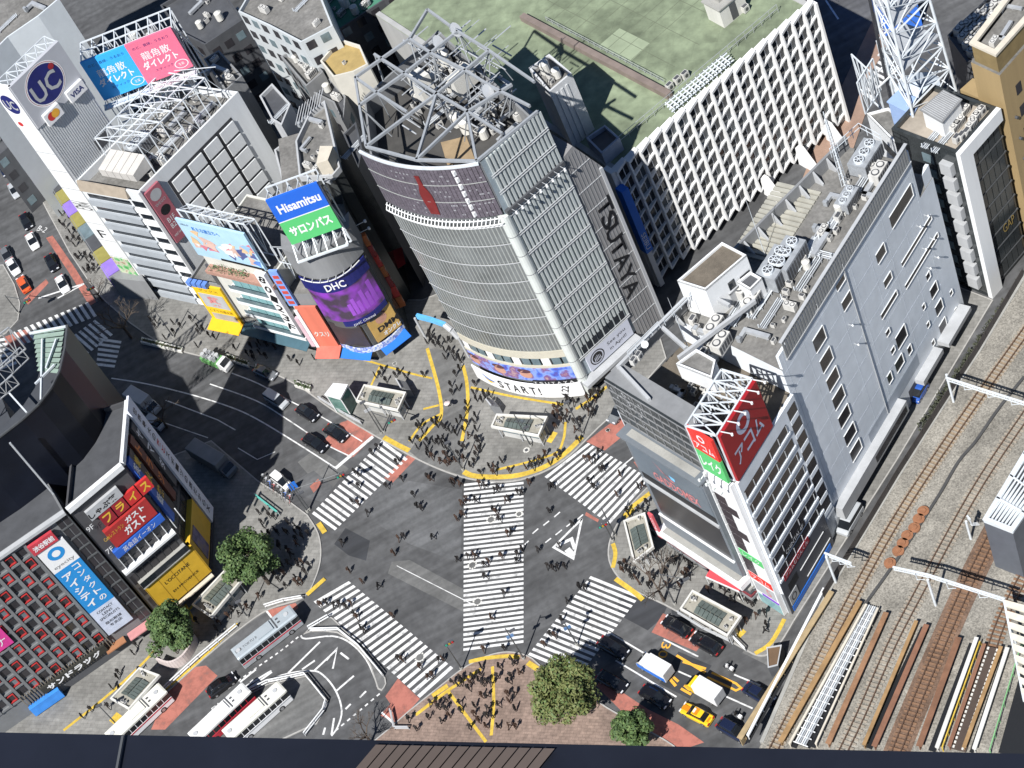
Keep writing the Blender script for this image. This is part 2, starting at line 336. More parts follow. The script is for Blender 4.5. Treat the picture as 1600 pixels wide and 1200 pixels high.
# painted lines
mb = MB(); Z = 0.0102
strip(mb, [(524, 732), (583, 682)], 0.6, Z)
strip(mb, curve([(174, 591), (230, 600), (300, 617), (360, 636), (400, 654), (460, 690), (524, 731)], 4), 0.22, Z)
strip(mb, curve([(328, 600), (400, 626), (447, 654), (505, 692), (547, 713)], 4), 0.2, Z)
strip(mb, curve([(362, 583), (405, 600), (452, 626), (500, 650), (566, 690)], 4), 0.2, Z)
strip(mb, [(258, 625), (340, 656), (368, 672)], 0.18, Z); strip(mb, [(255, 660), (325, 684)], 0.15, Z); strip(mb, [(372, 700), (402, 718), (430, 706)], 0.15, Z)
for a, b in (((950, 987), (1012, 1024)), ((1060, 1049), (1085, 1060)), ((1127, 1085), (1176, 1107)), ((962, 1032), (1057, 1089)), ((1037, 999), (1091, 1026)), ((1147, 1054), (1188, 1071)), ((964, 735), (992, 712)), ((990, 694), (1000, 700)), ((820, 851), (826, 845)), ((832, 834), (841, 826)), ((849, 821), (858, 814)), ((866, 808), (875, 800)), ((852, 848), (861, 841)), ((868, 836), (878, 828)), ((885, 823), (893, 817)), ((902, 812), (911, 804)), ((90, 466), (131, 444))):
    strip(mb, [a, b], 0.3 if a[0] in (90,) else 0.22, Z)
strip(mb, [(909, 811), (865, 855), (896, 873), (909, 811)], 0.34, Z)
strip(mb, [(870, 853), (893, 842), (898, 858)], 0.5, Z + .0005); strip(mb, [(886, 858), (896, 869)], 0.9, Z + .0006)
strip(mb, [(620, 884), (740, 945)], 0.12, Z)
def dashes(px, n, w=0.25, f=0.5):
    q = curve(px, 8); L = [0]
    for a, b in zip(q, q[1:]): L.append(L[-1] + math.dist(a, b))
    def at(t):
        for i in range(len(q) - 1):
            if L[i + 1] >= t: k = (t - L[i]) / (L[i + 1] - L[i]); return (q[i][0] + (q[i + 1][0] - q[i][0]) * k, q[i][1] + (q[i + 1][1] - q[i][1]) * k)
        return q[-1]
    for i in range(n): strip(mb, [at(L[-1] * i / n), at(L[-1] * (i + f) / n)], w, Z)
dashes([(356, 1076), (400, 1044), (440, 1016), (470, 992)], 14); dashes([(310, 1140), (360, 1094), (400, 1058)], 10, .22); dashes([(524, 1142), (560, 1112), (598, 1080)], 8)
strip(mb, curve([(470, 993), (478, 998), (520, 994), (548, 1005), (572, 1030), (586, 1060), (590, 1073)], 4), 0.25, Z)
strip(mb, curve([(400, 1075), (440, 1055), (485, 1048), (505, 1055), (525, 1080), (534, 1110), (528, 1135), (518, 1150)], 4), 0.25, Z)
for l in ([(450, 1052), (500, 1003)], [(472, 1046), (492, 1032)], [(491, 1048), (525, 1016)], [(525, 1080), (553, 1056)], [(510, 1032), (527, 1012), (520, 1045)], [(532, 1020), (545, 1030)], [(424, 1048), (383, 1073), (387, 1077), (425, 1050)], [(518, 1148), (522, 1122)], [(505, 1148), (508, 1137)], [(382, 1132), (400, 1116)], [(312, 1145), (334, 1122)], [(375, 1066), (400, 1046)], [(540, 1108), (548, 1100)], [(562, 1090), (572, 1080)]):
    strip(mb, l, 0.3, Z)
strip(mb, [(596, 1113), (614, 1129)], .3, Z); strip(mb, [(416, 954), (430, 972)], .3, Z); strip(mb, [(290, 1038), (375, 975)], .15, Z)
strip(mb, [(60, 466), (132, 443)], .35, Z)
strip(mb, [(1290, 0), (1310, 30)], .3, Z)
struct('road_lines', mb, whitep)
mb = MB()
strip(mb, [(1057, 1024), (1102, 1051)], .35, Z); strip(mb, [(1067, 1034), (1103, 1045)], .35, Z); strip(mb, [(1046, 1060), (1056, 1072)], .4, Z); strip(mb, [(1052, 1058), (1060, 1065)], .35, Z); strip(mb, [(1064, 1076), (1080, 1085)], .35, Z); strip(mb, [(1069, 1071), (1082, 1080)], .35, Z)
strip(mb, [(1112, 1051), (1150, 1068), (1158, 1075), (1150, 1079), (1140, 1074), (1105, 1058)], .3, Z)
struct('orange_markings', mb, orangep)
def road_text(s, c, right, up, w, h, mat, name='lettering', z=0.012):
    me = text_mesh(s, w, h); me.materials.clear(); me.materials.append(mat)
    o = P(*c); x = (P(*right) - o).normalized(); y = Vector((-x.y, x.x, 0))
    if (P(*up) - o).dot(y) < 0: pass
    ob = link(name, me); ob.matrix_basis = Matrix(((x.x, y.x, 0, o.x), (x.y, y.y, 0, o.y), (0, 0, 1, z), (0, 0, 0, 1))); tag(ob, None, None, None, 'structure'); return ob
road_text('30', (1038, 1016), (1034, 1028), (1030, 1010), 2.4, 1.3, orangep, 'speed_marking')
road_text('路線', (352, 1100), (366, 1090), (346, 1092), 4.2, 1.9, whitep, 'lane_marking')
road_text('B-2', (66, 358), (73, 360), (66, 350), 2.2, 1.2, whitep, 'bay_marking')
# asphalt lane on the north pavement, tactile paving, manholes
mb = MB(); Z = 0.136
sheet(mb, [(672, 546), (706, 548), (728, 580), (728, 660), (722, 744), (660, 722), (640, 706), (686, 640), (684, 590)], Z, 0)
struct('shared_lane', mb, [asphalt_old])
mb = MB(); Z = 0.141
for l, w in (([(566, 562), (600, 572), (645, 585), (676, 592)], .35), ([(594, 573), (580, 604)], .35), ([(668, 545), (686, 610), (690, 650), (678, 665), (655, 690)], .55), ([(600, 684), (622, 696), (640, 705)], .8), ([(724, 572), (730, 600), (731, 640), (722, 690)], .55), ([(725, 738), (745, 745), (800, 745), (845, 733), (880, 712), (910, 683)], .85), ([(736, 606), (800, 620), (880, 633)], .4), ([(776, 735), (862, 712), (880, 690), (884, 660)], .4), ([(662, 640), (686, 634)], .4), ([(900, 640), (930, 620), (958, 597)], .5), ([(688, 648), (660, 664), (640, 690)], .4), ([(858, 692), (868, 676)], .9)):
    strip(mb, curve(l, 4), w, Z)
for l, w in (([(962, 905), (990, 925), (1005, 938)], .7), ([(958, 888), (962, 866), (958, 850)], .6), ([(985, 795), (1028, 762)], .7), ([(976, 808), (990, 795)], .9), ([(1180, 1022), (1205, 1005), (1226, 968)], .6), ([(1152, 996), (1163, 985)], .9)): strip(mb, curve(l, 4), w, Z)
for l, w in (([(733, 1035), (760, 1029), (795, 1026), (812, 1028)], .6), ([(770, 1042), (772, 1100), (768, 1150)], .45), ([(700, 1080), (745, 1140), (760, 1160)], .45), ([(650, 1118), (700, 1080), (752, 1046)], .5), ([(825, 1036), (840, 1046)], .8), ([(676, 1088), (700, 1072)], .7)): strip(mb, curve(l, 4), w, Z)
for l, w in (([(498, 818), (508, 833)], .8), ([(480, 930), (508, 905)], .7), ([(100, 1142), (180, 1078), (240, 1020), (290, 960), (340, 905)], .45), ([(290, 945), (305, 972)], .35), ([(250, 1085), (310, 1035), (372, 975)], .4), ([(177, 1120), (188, 1128)], 1.6)): strip(mb, curve(l, 4), w, Z)
struct('tactile_paving', mb, yelp)
def manhole(px, r, z, mat2):
    o = struct('manhole_cover', MB().disc(P(*px), r, z + .012, 18), mat2)
    mb = MB(); c = P(*px)
    for k in range(10):
        a = k * .628; mb.box(c.x + math.cos(a) * r * 1.2 - .12, c.x + math.cos(a) * r * 1.2 + .12, c.y + math.sin(a) * r * 1.2 - .12, c.y + math.sin(a) * r * 1.2 + .12, z, z + .014)
    mb.build('collar', offw, o)
for q, r in (((767, 812), .5), ((738, 883), .5), ((746, 940), .5), ((656, 1027), .55), ((811, 803), .4)): manhole(q, r, .002, asphalt_old)
for q, r in (((823, 704), .32), ((617, 569), .2), ((1158, 933), .3), ((1065, 907), .4), ((950, 673), .15)): manhole(q, r, .131, dgrey)
# ---------------------------------------------------------------- rooftop kit (shared meshes, placed as parts)
def kit_unit():      # air-conditioning outdoor unit with two fan grilles on top
    m = MB(); m.box(-1.1, 1.1, -.55, .55, .15, 1.55, 0); m.box(-1.0, 1.0, -.5, .5, 0, .15, 1)
    for x in (-.55, .55):
        m.tube((x, 0, 1.55), (x, 0, 1.62), .42, 12, 1); m.tube((x, 0, 1.62), (x, 0, 1.65), .30, 10, 0)
    for i in range(5): m.box(-1.0 + i * .42, -.7 + i * .42, -.56, -.552, .4, 1.35, 1)
    return m.mesh('unit', [acu, dgrey])
def kit_small():
    m = MB(); m.box(-.45, .45, -.3, .3, .1, 1.0, 0); m.box(-.4, .4, -.25, .25, 0, .1, 1); m.tube((0, -.3, .55), (0, -.33, .55), .26, 10, 1)
    m.box(-.36, .36, -.22, .22, 1.0, 1.03, 1); return m.mesh('small_unit', [acu, dgrey])
def kit_chiller():
    m = MB(); m.box(-2.4, 2.4, -1.3, 1.3, .3, 2.6, 0); m.box(-2.3, 2.3, -1.2, 1.2, 0, .3, 1)
    for x in (-1.5, 0, 1.5):
        m.tube((x, 0, 2.6), (x, 0, 3.0), .68, 14, 2); m.tube((x, 0, 2.98), (x, 0, 3.03), .55, 12, 1)
        for k in range(3): m.bar((x + .6 * math.cos(k * 1.05), .6 * math.sin(k * 1.05), 3.06), (x - .6 * math.cos(k * 1.05), -.6 * math.sin(k * 1.05), 3.06), .08, .05, 2)
    for i in range(9): m.box(-2.3 + i * .52, -1.95 + i * .52, -1.33, -1.301, .5, 2.3, 1)
    for i in range(9): m.box(-2.3 + i * .52, -1.95 + i * .52, 1.301, 1.33, .5, 2.3, 1)
    return m.mesh('chiller', [acu2, dgrey, steelw])
def kit_tank():
    m = MB(); m.tube((0, 0, .4), (0, 0, 2.4), .9, 14, 0); m.tube((0, 0, 2.4), (0, 0, 2.7), .9, 14, 0, .35)
    for k in range(4): m.bar((.6 * math.cos(k * 1.57), .6 * math.sin(k * 1.57), 0), (.6 * math.cos(k * 1.57), .6 * math.sin(k * 1.57), .5), .12)
    return m.mesh('tank', [offw])
def kit_duct():
    m = MB(); m.box(-2.2, 2.2, -.35, .35, .4, 1.0, 0); m.box(1.6, 2.2, -.35, 1.6, .4, 1.0, 0); m.box(1.55, 2.25, 1.6, 2.1, .3, 1.3, 1)
    for x in (-1.8, 0, 1.5): m.box(x - .06, x + .06, -.3, .3, 0, .4, 1)
    return m.mesh('duct', [steel, acu2])
def kit_pipes():
    m = MB()
    for k in range(4): m.tube((-3, -.5 + k * .33, .45), (3, -.5 + k * .33, .45), .09 + .03 * (k % 2), 6, k % 2)
    for x in (-2.6, 0, 2.6): m.bar((x, -.7, .3), (x, .7, .3), .1, .1, 1); m.bar((x, -.6, 0), (x, -.6, .3), .1, .1, 1); m.bar((x, .6, 0), (x, .6, .3), .1, .1, 1)
    m.tube((3, -.5, .45), (3, -.5, 1.1), .1, 6, 0); m.tube((-3, .16, .45), (-3, .16, 1.4), .1, 6, 0)
    return m.mesh('pipes', [steelw, steel])
def kit_hut():
    m = MB(); m.box(-1.6, 1.6, -1.2, 1.2, 0, 2.3, 0); m.box(-1.75, 1.75, -1.35, 1.35, 2.3, 2.45, 1); m.box(-.4, .4, -1.23, -1.2, .1, 2.0, 2)
    m.box(-.9, .9, -.5, .5, 2.45, 2.9, 1); return m.mesh('hut', [offw, conc, dgrey])
def kit_dish():
    m = MB(); m.tube((0, 0, 0), (0, 0, 1.2), .06, 6, 0); m.tube((0, 0, 1.2), (0, -.25, 1.35), .1, 12, 1, .6, cap=False); m.tube((0, -.25, 1.35), (0, -.22, 1.33), .6, 12, 1, .08); return m.mesh('dish', [steel, white])
KIT = dict(air_unit=kit_unit(), small_unit=kit_small(), chiller=kit_chiller(), water_tank=kit_tank(), duct=kit_duct(), pipe_run=kit_pipes(), roof_hut=kit_hut(), dish=kit_dish())
def put(kind, b, px, py, z, rot, s=1.0, sz=None):
    p = P(px, py, z); return part(kind, KIT[kind], b, Matrix.Translation(p) @ Matrix.Rotation(rot, 4, 'Z') @ Matrix.Diagonal((s, s, sz or s, 1)))
def inpoly(p, poly):
    c = False; n = len(poly)
    for i in range(n):
        a = poly[i]; b = poly[i - 1]
        if (a.y > p.y) != (b.y > p.y) and p.x < (b.x - a.x) * (p.y - a.y) / (b.y - a.y) + a.x: c = not c
    return c
def clutter(b, poly, z, n, rot, seed, kinds=('air_unit', 'small_unit', 'duct', 'pipe_run', 'air_unit', 'water_tank'), sc=(0.7, 1.15)):
    r = random.Random(seed); poly = ccw([V2(p) for p in poly]); inn = inset(poly, 1.3); xs = [p.x for p in inn]; ys = [p.y for p in inn]; done = []; t = 0
    while len(done) < n and t < n * 40:
        t += 1; p = Vector((r.uniform(min(xs), max(xs)), r.uniform(min(ys), max(ys)))); k = r.choice(kinds); s = r.uniform(*sc)
        rad = {'air_unit': 1.1, 'small_unit': .5, 'duct': 1.8, 'pipe_run': 2.0, 'water_tank': .9, 'chiller': 2.2, 'roof_hut': 1.8, 'dish': .6}[k] * s
        if not inpoly(p, inn) or any((p - q).length < rad + w for q, w in done): continue
        done.append((p, rad)); part(k, KIT[k], b, Matrix.Translation((p.x, p.y, z)) @ Matrix.Rotation(rot + r.choice((0, math.pi / 2, math.pi)), 4, 'Z') @ Matrix.Diagonal((s, s, s, 1)))
def railing(mb, pts, z, h=1.1, step=1.5, r=.05, mi=0):
    for a, b in zip(pts, pts[1:]):
        a = V2(a); b = V2(b); n = max(1, int((b - a).length / step))
        for i in range(n + 1): p = a.lerp(b, i / n); mb.bar((*p, z), (*p, z + h), r, r, mi)
        for k in (.5, 1): mb.bar((*a, z + h * k), (*b, z + h * k), r, r, mi)
def body(b, poly, h, wm, rm, par=0.9, pw=0.3, z0=0.0):
    poly = ccw([V2(p) for p in poly])
    MB().prism(poly, z0, h - par, 0, top=False).build('wall', wm, b)
    MB().poly([(p.x, p.y, h - par - .02) for p in inset(poly, .02)]).build('roof', rm, b)
    MB().ring(poly, h - par, h, pw).build('parapet', wm, b)
    return poly
def walls(poly): return [Wall(poly[i], poly[(i + 1) % len(poly)]) for i in range(len(poly))]
def az_of(a, b): return math.atan2(b[1] - a[1], b[0] - a[0])
UB = MB().box(0, 1, -1, 0, 0, 1)      # unit block: x 0..1, outwards 0..1 (y -1..0), z 0..1
_ub = {}
def block(name, W, u0, u1, z0, z1, o0, o1, mat, parent):
    if mat.name not in _ub: _ub[mat.name] = UB.mesh('block', mat)
    return part(name, _ub[mat.name], parent, W.M(u0, z0, o0) @ Matrix.Diagonal((u1 - u0, o1 - o0, z1 - z0, 1)))

# ================================================================ glass building with the curved front
QZ = 49.7
qc, qa, qb = P(563, 236, QZ), P(749, 255, QZ), P(843, 173, QZ)
WF = Wall(qc, qa); WS = Wall(qa, qb); BUL = 1.8
qr, ql = P(668, 12, QZ), P(550, 118, QZ)
Q = thing('curved_glass_building', 'tall glass building with curved front, roof truss and a big vertical shop name', 'building', (5, 212, 0))
def qarc(t, z, o=0.0):
    p = WF.pt(t * WF.L, z, BUL * 4 * t * (1 - t) + o); return p
def qrot(t):
    d = WF.u + WF.n * (BUL * 4 * (1 - 2 * t) / WF.L); d.normalize(); return d
def qM(t, z, o=0.0):
    p = qarc(t, z, o); d = qrot(t); n = Vector((d.y, -d.x))
    return Matrix(((d.x, -n.x, 0, p.x), (d.y, -n.y, 0, p.y), (0, 0, 1, p.z), (0, 0, 0, 1)))
arc = [qarc(i / 24, 0) for i in range(25)]
WSB = WS.pt(16.0, 0)
foot = [V2(p) for p in arc] + [V2(WS.pt(10.86, 0)), V2(qr), V2(ql)]
qcore = M('facade_backing', (0.13, 0.14, 0.145), 0.7, 0, 0.15, 0.4)
MB().prism(inset(ccw(foot), .35), 0, 42.0, 0, top=True, mt=1).build('wall', [qcore, M('roof_dark', (.06, .058, .055), .9, 0, .3, .3)], Q)  # sunken roof floor in an evenly dark colour
_fc = ccw(foot); _fi = inset(_fc, .3)
for i in range(len(_fc)):
    j = (i + 1) % len(_fc); zt = QZ if (_fc[i].y + _fc[j].y) / 2 < 216 else 45.4
    MB().hexa([(*_fc[i], 41), (*_fc[j], 41), (*_fi[j], 41), (*_fi[i], 41), (*_fc[i], zt), (*_fc[j], zt), (*_fi[j], zt), (*_fi[i], zt)]).build('parapet', mgrey, Q)
# front zones: heights
qglass = M('front_glass', (0.15, 0.16, 0.16), 0.2, 0, 0.4, 0.12, spec=0.7, streak=False)
qmull = M('front_mullion', (0.40, 0.42, 0.40), 0.5, 0.1, 0.1, 1)
qscreen = M('led_mesh', (0.115, 0.10, 0.12), 0.55, 0, 0.18, 1.2, var2=0.25, s2=3)
NCOL = 32; ZR = [10.9, 14.8, 18.7, 22.6, 26.5, 30.4, 34.3, 38.0]
cw = WF.L / NCOL * 1.035
pm = MB().box(-cw / 2 + .05, cw / 2 - .05, -.12, .1, .06, 3.78).mesh('pane', qglass)
for r, z in enumerate(ZR[:-1]):
    for c in range(NCOL): part('glass_pane', pm, Q, qM((c + .5) / NCOL, z, 0))
mb = MB()
for c in range(NCOL + 1):
    t = c / NCOL; mb.bar(qarc(t, 9.3, .1), qarc(t, 38.2, .1), .07, .16)
mb.build('mullion', qmull, Q)
for z in ZR[1:-1]:
    mb = MB()
    for i in range(NCOL): mb.bar(qarc(i / NCOL, z, .34), qarc((i + 1) / NCOL, z, .34), .09, .09)
    mb.build('ring_rail', lgrey, Q)
mb = MB()     # service gallery under the mesh screen
for i in range(NCOL):
    a = i / NCOL; b2 = (i + 1) / NCOL
    for z, o in ((38.2, .5), (38.9, .9), (39.6, .5)): mb.bar(qarc(a, z, o), qarc(b2, z, o), .14, .13)
    mb.bar(qarc(a, 38.2, .5), qarc(b2, 38.9, .9), .1); mb.bar(qarc(a, 39.6, .1), qarc(a, 38.9, .9), .12)
mb.build('gallery', white, Q)
pm = MB().box(-cw / 2 + .03, cw / 2 - .03, -.06, .2, .04, 3.2).mesh('screen_panel', qscreen)
for r in range(3):
    for c in range(NCOL): part('screen_panel', pm, Q, qM((c + .5) / NCOL, 39.9 + r * 3.24, .12))
mb = MB()
for i in range(NCOL):
    for z in (43.2, 46.5): mb.bar(qarc(i / NCOL, z, .25), qarc((i + 1) / NCOL, z, .25), .07)
    mb.bar(qarc(i / NCOL, QZ + .1, .15), qarc((i + 1) / NCOL, QZ + .1, .15), .35, .35, 1)
mb.build('rim', [qmull, steelw], Q)
mb = MB()     # red bottle outline on the mesh screen
prof = [(0, .28), (.12, .3), (.3, .36), (.5, .36), (.62, .28), (.74, .15), (.9, .13), (1, .15)]
for (h0, w0), (h1, w1) in zip(prof, prof[1:]):
    t0 = .50; z0 = 40.7 + h0 * 7.6; z1 = 40.7 + h1 * 7.6; k = 2.6 / WF.L
    mb.poly([qarc(t0 - w0 * k, z0, .3), qarc(t0 + w0 * k, z0, .3), qarc(t0 + w1 * k, z1, .3), qarc(t0 - w1 * k, z1, .3)])
mb.build('bottle_sign', M('bottle_red', (0.17, 0.02, 0.02), 0.5), Q)
RND.seed(3); mb = MB()
for i in range(70):
    t = RND.uniform(.25, .97); z = RND.choice((40.6, 41.5, 42.4, 44.2, 45.1, 47.2, 48.1)) ; w = RND.uniform(.008, .02)
    if abs(t - .5) > .07: mb.poly([qarc(t, z, .2), qarc(t + w, z, .2), qarc(t + w, z + .25, .2), qarc(t, z + .25, .2)])
mb.build('screen_marks', M('mark_grey', (0.3, 0.3, 0.32), 0.6), Q)
mb = MB()
for z in (40.4, 41.8, 43, 44.4, 45.8, 47.1, 48.4): mb.hexa([qarc(.79, z, .1), qarc(.805, z, .5), qarc(.815, z, .5), qarc(.825, z, .1), qarc(.79, z + .8, .1), qarc(.805, z + .7, .5), qarc(.815, z + .7, .5), qarc(.825, z + .8, .1)])
mb.build('screen_ladder', white, Q)
# lower bands
def qband(name, t0, t1, z0, z1, o, mat, n=12):
    mb = MB()
    for i in range(n):
        a = t0 + (t1 - t0) * i / n; b2 = t0 + (t1 - t0) * (i + 1) / n
        mb.hexa([qarc(a, z0, o), qarc(b2, z0, o), qarc(b2, z0, o - .25), qarc(a, z0, o - .25), qarc(a, z1, o), qarc(b2, z1, o), qarc(b2, z1, o - .25), qarc(a, z1, o - .25)])
    return mb.build(name, mat, Q)
qband('spandrel', 0, 1, 9.4, 10.9, .25, M('beige_band', (0.52, 0.49, 0.40), .7, 0, .1, .5))
qband('spandrel', 0, 1, 7.2, 7.7, .3, M('beige_band', (0.52, 0.49, 0.40)))
for c in range(12): qband('window', (c + .1) / 12, (c + .9) / 12, 7.75, 9.3, .15, glass_l if c % 3 else whites, 1)
def admat(name, base, cols, scale):
    m = bpy.data.materials.new(name); m.use_nodes = True; t = m.node_tree; b = t.nodes['Principled BSDF']; b.inputs['Roughness'].default_value = .5
    g = t.nodes.new('ShaderNodeNewGeometry'); n = t.nodes.new('ShaderNodeTexNoise'); n.inputs['Scale'].default_value = scale; n.inputs['Detail'].default_value = 4
    t.links.new(g.outputs['Position'], n.inputs['Vector']); r = t.nodes.new('ShaderNodeValToRGB'); t.links.new(n.outputs[0], r.inputs[0]); t.links.new(r.outputs[0], b.inputs['Base Color'])
    e = r.color_ramp.elements; e[0].position = .3; e[0].color = (*cols[0], 1); e[1].position = .7; e[1].color = (*cols[-1], 1)
    for i, c in enumerate(cols[1:-1]): x = e.new(.3 + .4 * (i + 1) / (len(cols) - 1)); x.color = (*c, 1)
    return m
qad = qband('poster_strip', .02, .97, 4.3, 7.1, .42, admat('poster_blue', 0, [(.10, .06, .28), (.08, .16, .6), (.25, .35, .75), (.18, .08, .22), (.45, .30, .30)], .55), 24)
qst = qband('banner', .0, 1.0, .9, 3.9, .9, whites, 16)
def qtext(s, t, z, o, w, h, mat, par, rot=0.0, bold=0.0):
    me = text_mesh(s, w, h, bold=bold); me.materials.clear(); me.materials.append(mat)
    M4 = qM(t, z, o) @ Matrix(((1, 0, 0, 0), (0, 0, -1, 0), (0, 1, 0, 0), (0, 0, 0, 1))) @ Matrix.Rotation(rot, 4, 'Z')
    return part('lettering', me, par, M4)
for ch, t, w in (('S', .285, .95), ('T', .36, .95), ('A', .435, 1.05), ('R', .515, 1.0), ('T', .59, .95), ('!', .65, .28)): qtext(ch, t, 2.35, .93, w, 1.75, blackp, qst, bold=.02)
qtext('4.22', .86, 2.4, .95, 2.6, 1.1, blackp, qst, math.radians(72), .01)
for i in range(5): qtext('シブヤ', .3 + i * .085, 1.1, .93, 1.2, .2, mgrey, qst)
mb = MB(); mb.poly([qarc(.10, 3.4, .94), qarc(.17, 1.9, .94), qarc(.23, 2.4, .94), qarc(.16, 2.7, .94)]); mb.build('logo', blue, qst)
mb = MB(); mb.poly([qarc(.12, 2.6, .95), qarc(.17, 1.7, .95), qarc(.22, 2.2, .95), qarc(.17, 2.3, .95)]); mb.build('logo', yellow, qst)
qn = qband('name_strip', .62, .97, 3.95, 4.6, .75, blackp, 6); 
for i, ch in enumerate('TSUTAYA'): qtext(ch, .645 + i * .049, 4.27, .78, .62, .5, whites, qn)
for t in (.08, .34, .58):
    mb = MB()   # faces of the poster strip: plain painted ovals
    for k, (w, h, oz, ot) in enumerate(((.055, 1.5, 0, 0), (.06, .8, .75, -.006))):
        pts = []
        for i in range(14): a = 2 * math.pi * i / 14; pts.append(qarc(t + ot + w * math.cos(a), 5.75 + oz + h * .6 * math.sin(a), .44 + k * .004))
        mb.poly(pts, k)
    mb.build('portrait', [M('print_skin', (.5, .27, .2), .6), M('print_hair', (.10, .04, .05), .6)], qad)
# rounded corner column and ribbed side
mb = MB(); c0 = V2(WS.pt(.1, 0, -.35))
mb.tube((*c0, 0), (*c0, 39.5), .85, 16); mb.build('corner_column', M('column_white', (.60, .63, .60), .45, 0, .08, .4), Q)
for k in range(10):
    m2 = MB(); m2.tube((*c0, 3.9 * k + .4), (*c0, 3.9 * k + .52), .88, 16); m2.build('column_joint', mgrey, Q)
qside = M('side_glass', (0.28, 0.33, 0.36), 0.25, 0, 0.18, 0.3, spec=.6); qrib = M('side_rib', (0.46, 0.49, 0.48), .5, 0, .08, .6)
mb = MB(); mb.wbox(WS, .2, 10.86, 3.6, QZ, -.3, .02); mb.build('side_glazing', qside, Q)
rib = MB().box(0, .34, -.3, 0, 0, 1).mesh('rib', qrib)
for i in range(15):
    u = 1.0 + i * .68
    for (z0, z1) in ((7.5, 39.6), (40.3, QZ)): part('rib', rib, Q, WS.M(u, z0, .0) @ Matrix.Diagonal((1, 1, z1 - z0, 1)))
for z in [7.6 + i * 3.95 for i in range(9)] + [43.4, 46.6]:
    m2 = MB()
    for dz in (-.2, .2): m2.wbox(WS, .6, 10.86, z + dz - .05, z + dz + .05, .3, .42)
    m2.build('band_rail', lgrey, Q)
m2 = MB(); m2.wbox(WS, .3, 10.9, 39.6, 40.3, .02, .6); m2.build('ledge', dgrey, Q)
for i in range(9):
    u = 1.1 + i * 1.12; m2 = MB(); m2.bar(WS.pt(u, 40.1, .5), WS.pt(u, 40.2, 1.5), .08, .08, 1); q = WS.pt(u, 39.9, 1.6); m2.tube(q, q + Vector((0, 0, .35)), .22, 8, 0, .12); m2.build('floodlight', [white, steel], Q)
qt = M('sign_wall', (0.24, 0.235, 0.235), .5, 0, .12, .5, streak=True)
u0, u1 = 10.86, 16.0
mb = MB(); pts = [(u0, 0), (u1, 0), (u1, 34.4), (13.2, 40.9), (u0, 40.3)]
fr = [WS.pt(u, z, .05) for u, z in pts]; bk = [WS.pt(u, z, -14) for u, z in pts]
mb.poly(fr); n5 = len(pts)
for i in range(n5): j = (i + 1) % n5; mb.poly([fr[j], fr[i], bk[i], bk[j]])
qw = mb.build('side_wing', qt, Q)
mb = MB()
for i in range(1, 9):
    u = u0 + i * (u1 - u0) / 9; zt = 40.4 if u < 13.2 else 40.9 - (u - 13.2) * 2.32; mb.wbox(WS, u - .035, u + .035, 2, zt - .3, .05, .12)
mb.build('fin', mgrey, qw)
for k in range(9):
    z = 5.4 + k * 3.95; m2 = MB(); m2.wbox(WS, u0, min(u1, 13.2 + (40.7 - z) / 2.32), z - .04, z + .04, .05, .14); m2.build('joint', lgrey, qw)
mb = MB(); mb.wbox(WS, 15.5, 16.0, 2, 34.3, .05, .35); mb.build('corner_trim', lgrey, qw)
for i, ch in enumerate('TSUTAYA'):
    u, z = WS.pick(944 + i * 6.9, 322 + i * 21.2); text(ch, WS, u, z, .16, blackp, qw, 2.9, 2.6 if ch != 'T' else 2.5, -math.pi / 2, .015)
# banner with a round emblem near the side foot
ub, zb = WS.pick(931, 541)
sb = block('banner', WS, 1.6, 10.2, 3.9, 7.3, .06, .42, M('banner_lilac', (.56, .58, .66), .6, 0, .04, .5), Q)
text('See you', WS, 7.4, 6.1, .44, blackp, sb, 3.6, .8); text('in April!', WS, 7.4, 4.9, .44, blackp, sb, 3.3, .8)
mb = MB()
for k, (r, mi) in enumerate(((1.35, 0), (1.15, 1), (.95, 0))):
    mb.poly([WS.pt(3.4 + r * math.cos(i * .314), 5.6 + r * math.sin(i * .314), .43 + k * .004) for i in range(20)], mi)
for k in range(5): mb.poly([WS.pt(3.4 + x * .9, 5.6 + y * .9 , .446) for x, y in (((-.7 + k * .3), -.7), ((-.55 + k * .3), -.7), ((-.5 + k * .26), .5 - abs(k - 2) * .15), ((-.62 + k * .28), .5 - abs(k - 2) * .15))], 1)
mb.build('emblem', [blackp, M('banner_lilac', (.56, .58, .66))], sb)
for i in range(8): block('window', WS, 1.7 + i * 1.08, 2.5 + i * 1.08, 7.9, 9.4, .03, .34, glass, Q)
mb = MB(); mb.wbox(WS, -.5, 10.5, 2.9, 3.5, .0, 1.6); mb.wbox(WS, 0, 10.5, 0, 2.9, -.3, .1, 1); mb.build('entrance_canopy', [lgrey, glass], Q)
# ---- roof truss
tr = thing('roof_truss', 'white open steel truss spanning the roof of the curved glass building', 'truss', P(680, 150, 44.2))
def chain(mb, px, z, w, h, mi=0):
    q = [P(x, y, z) for x, y in px]
    for a, b2 in zip(q, q[1:]): mb.bar(a, b2, w, h, mi)
big = [[(572, 229), (682, 147), (764, 79)], [(651, 250), (730, 175), (800, 132)], [(555, 121), (640, 61), (668, 15)], [(561, 165), (632, 115), (715, 49)], [(651, 250), (682, 147)], [(745, 252), (730, 175)], [(555, 121), (590, 146), (636, 175)], [(585, 85), (632, 115), (682, 146), (730, 174), (785, 209)], [(640, 61), (677, 85), (727, 110), (767, 135), (828, 166)], [(668, 15), (715, 49), (764, 79), (835, 128)], [(572, 229), (651, 250), (745, 252), (840, 174)], [(555, 121), (572, 229)]]
for l in big: m2 = MB(); chain(m2, l, QZ + .3, .32, .42); m2.build('beam', M('truss_grey', (.36, .38, .40), .5, .2, .12, 1), tr)
mb = MB(); RND.seed(11)
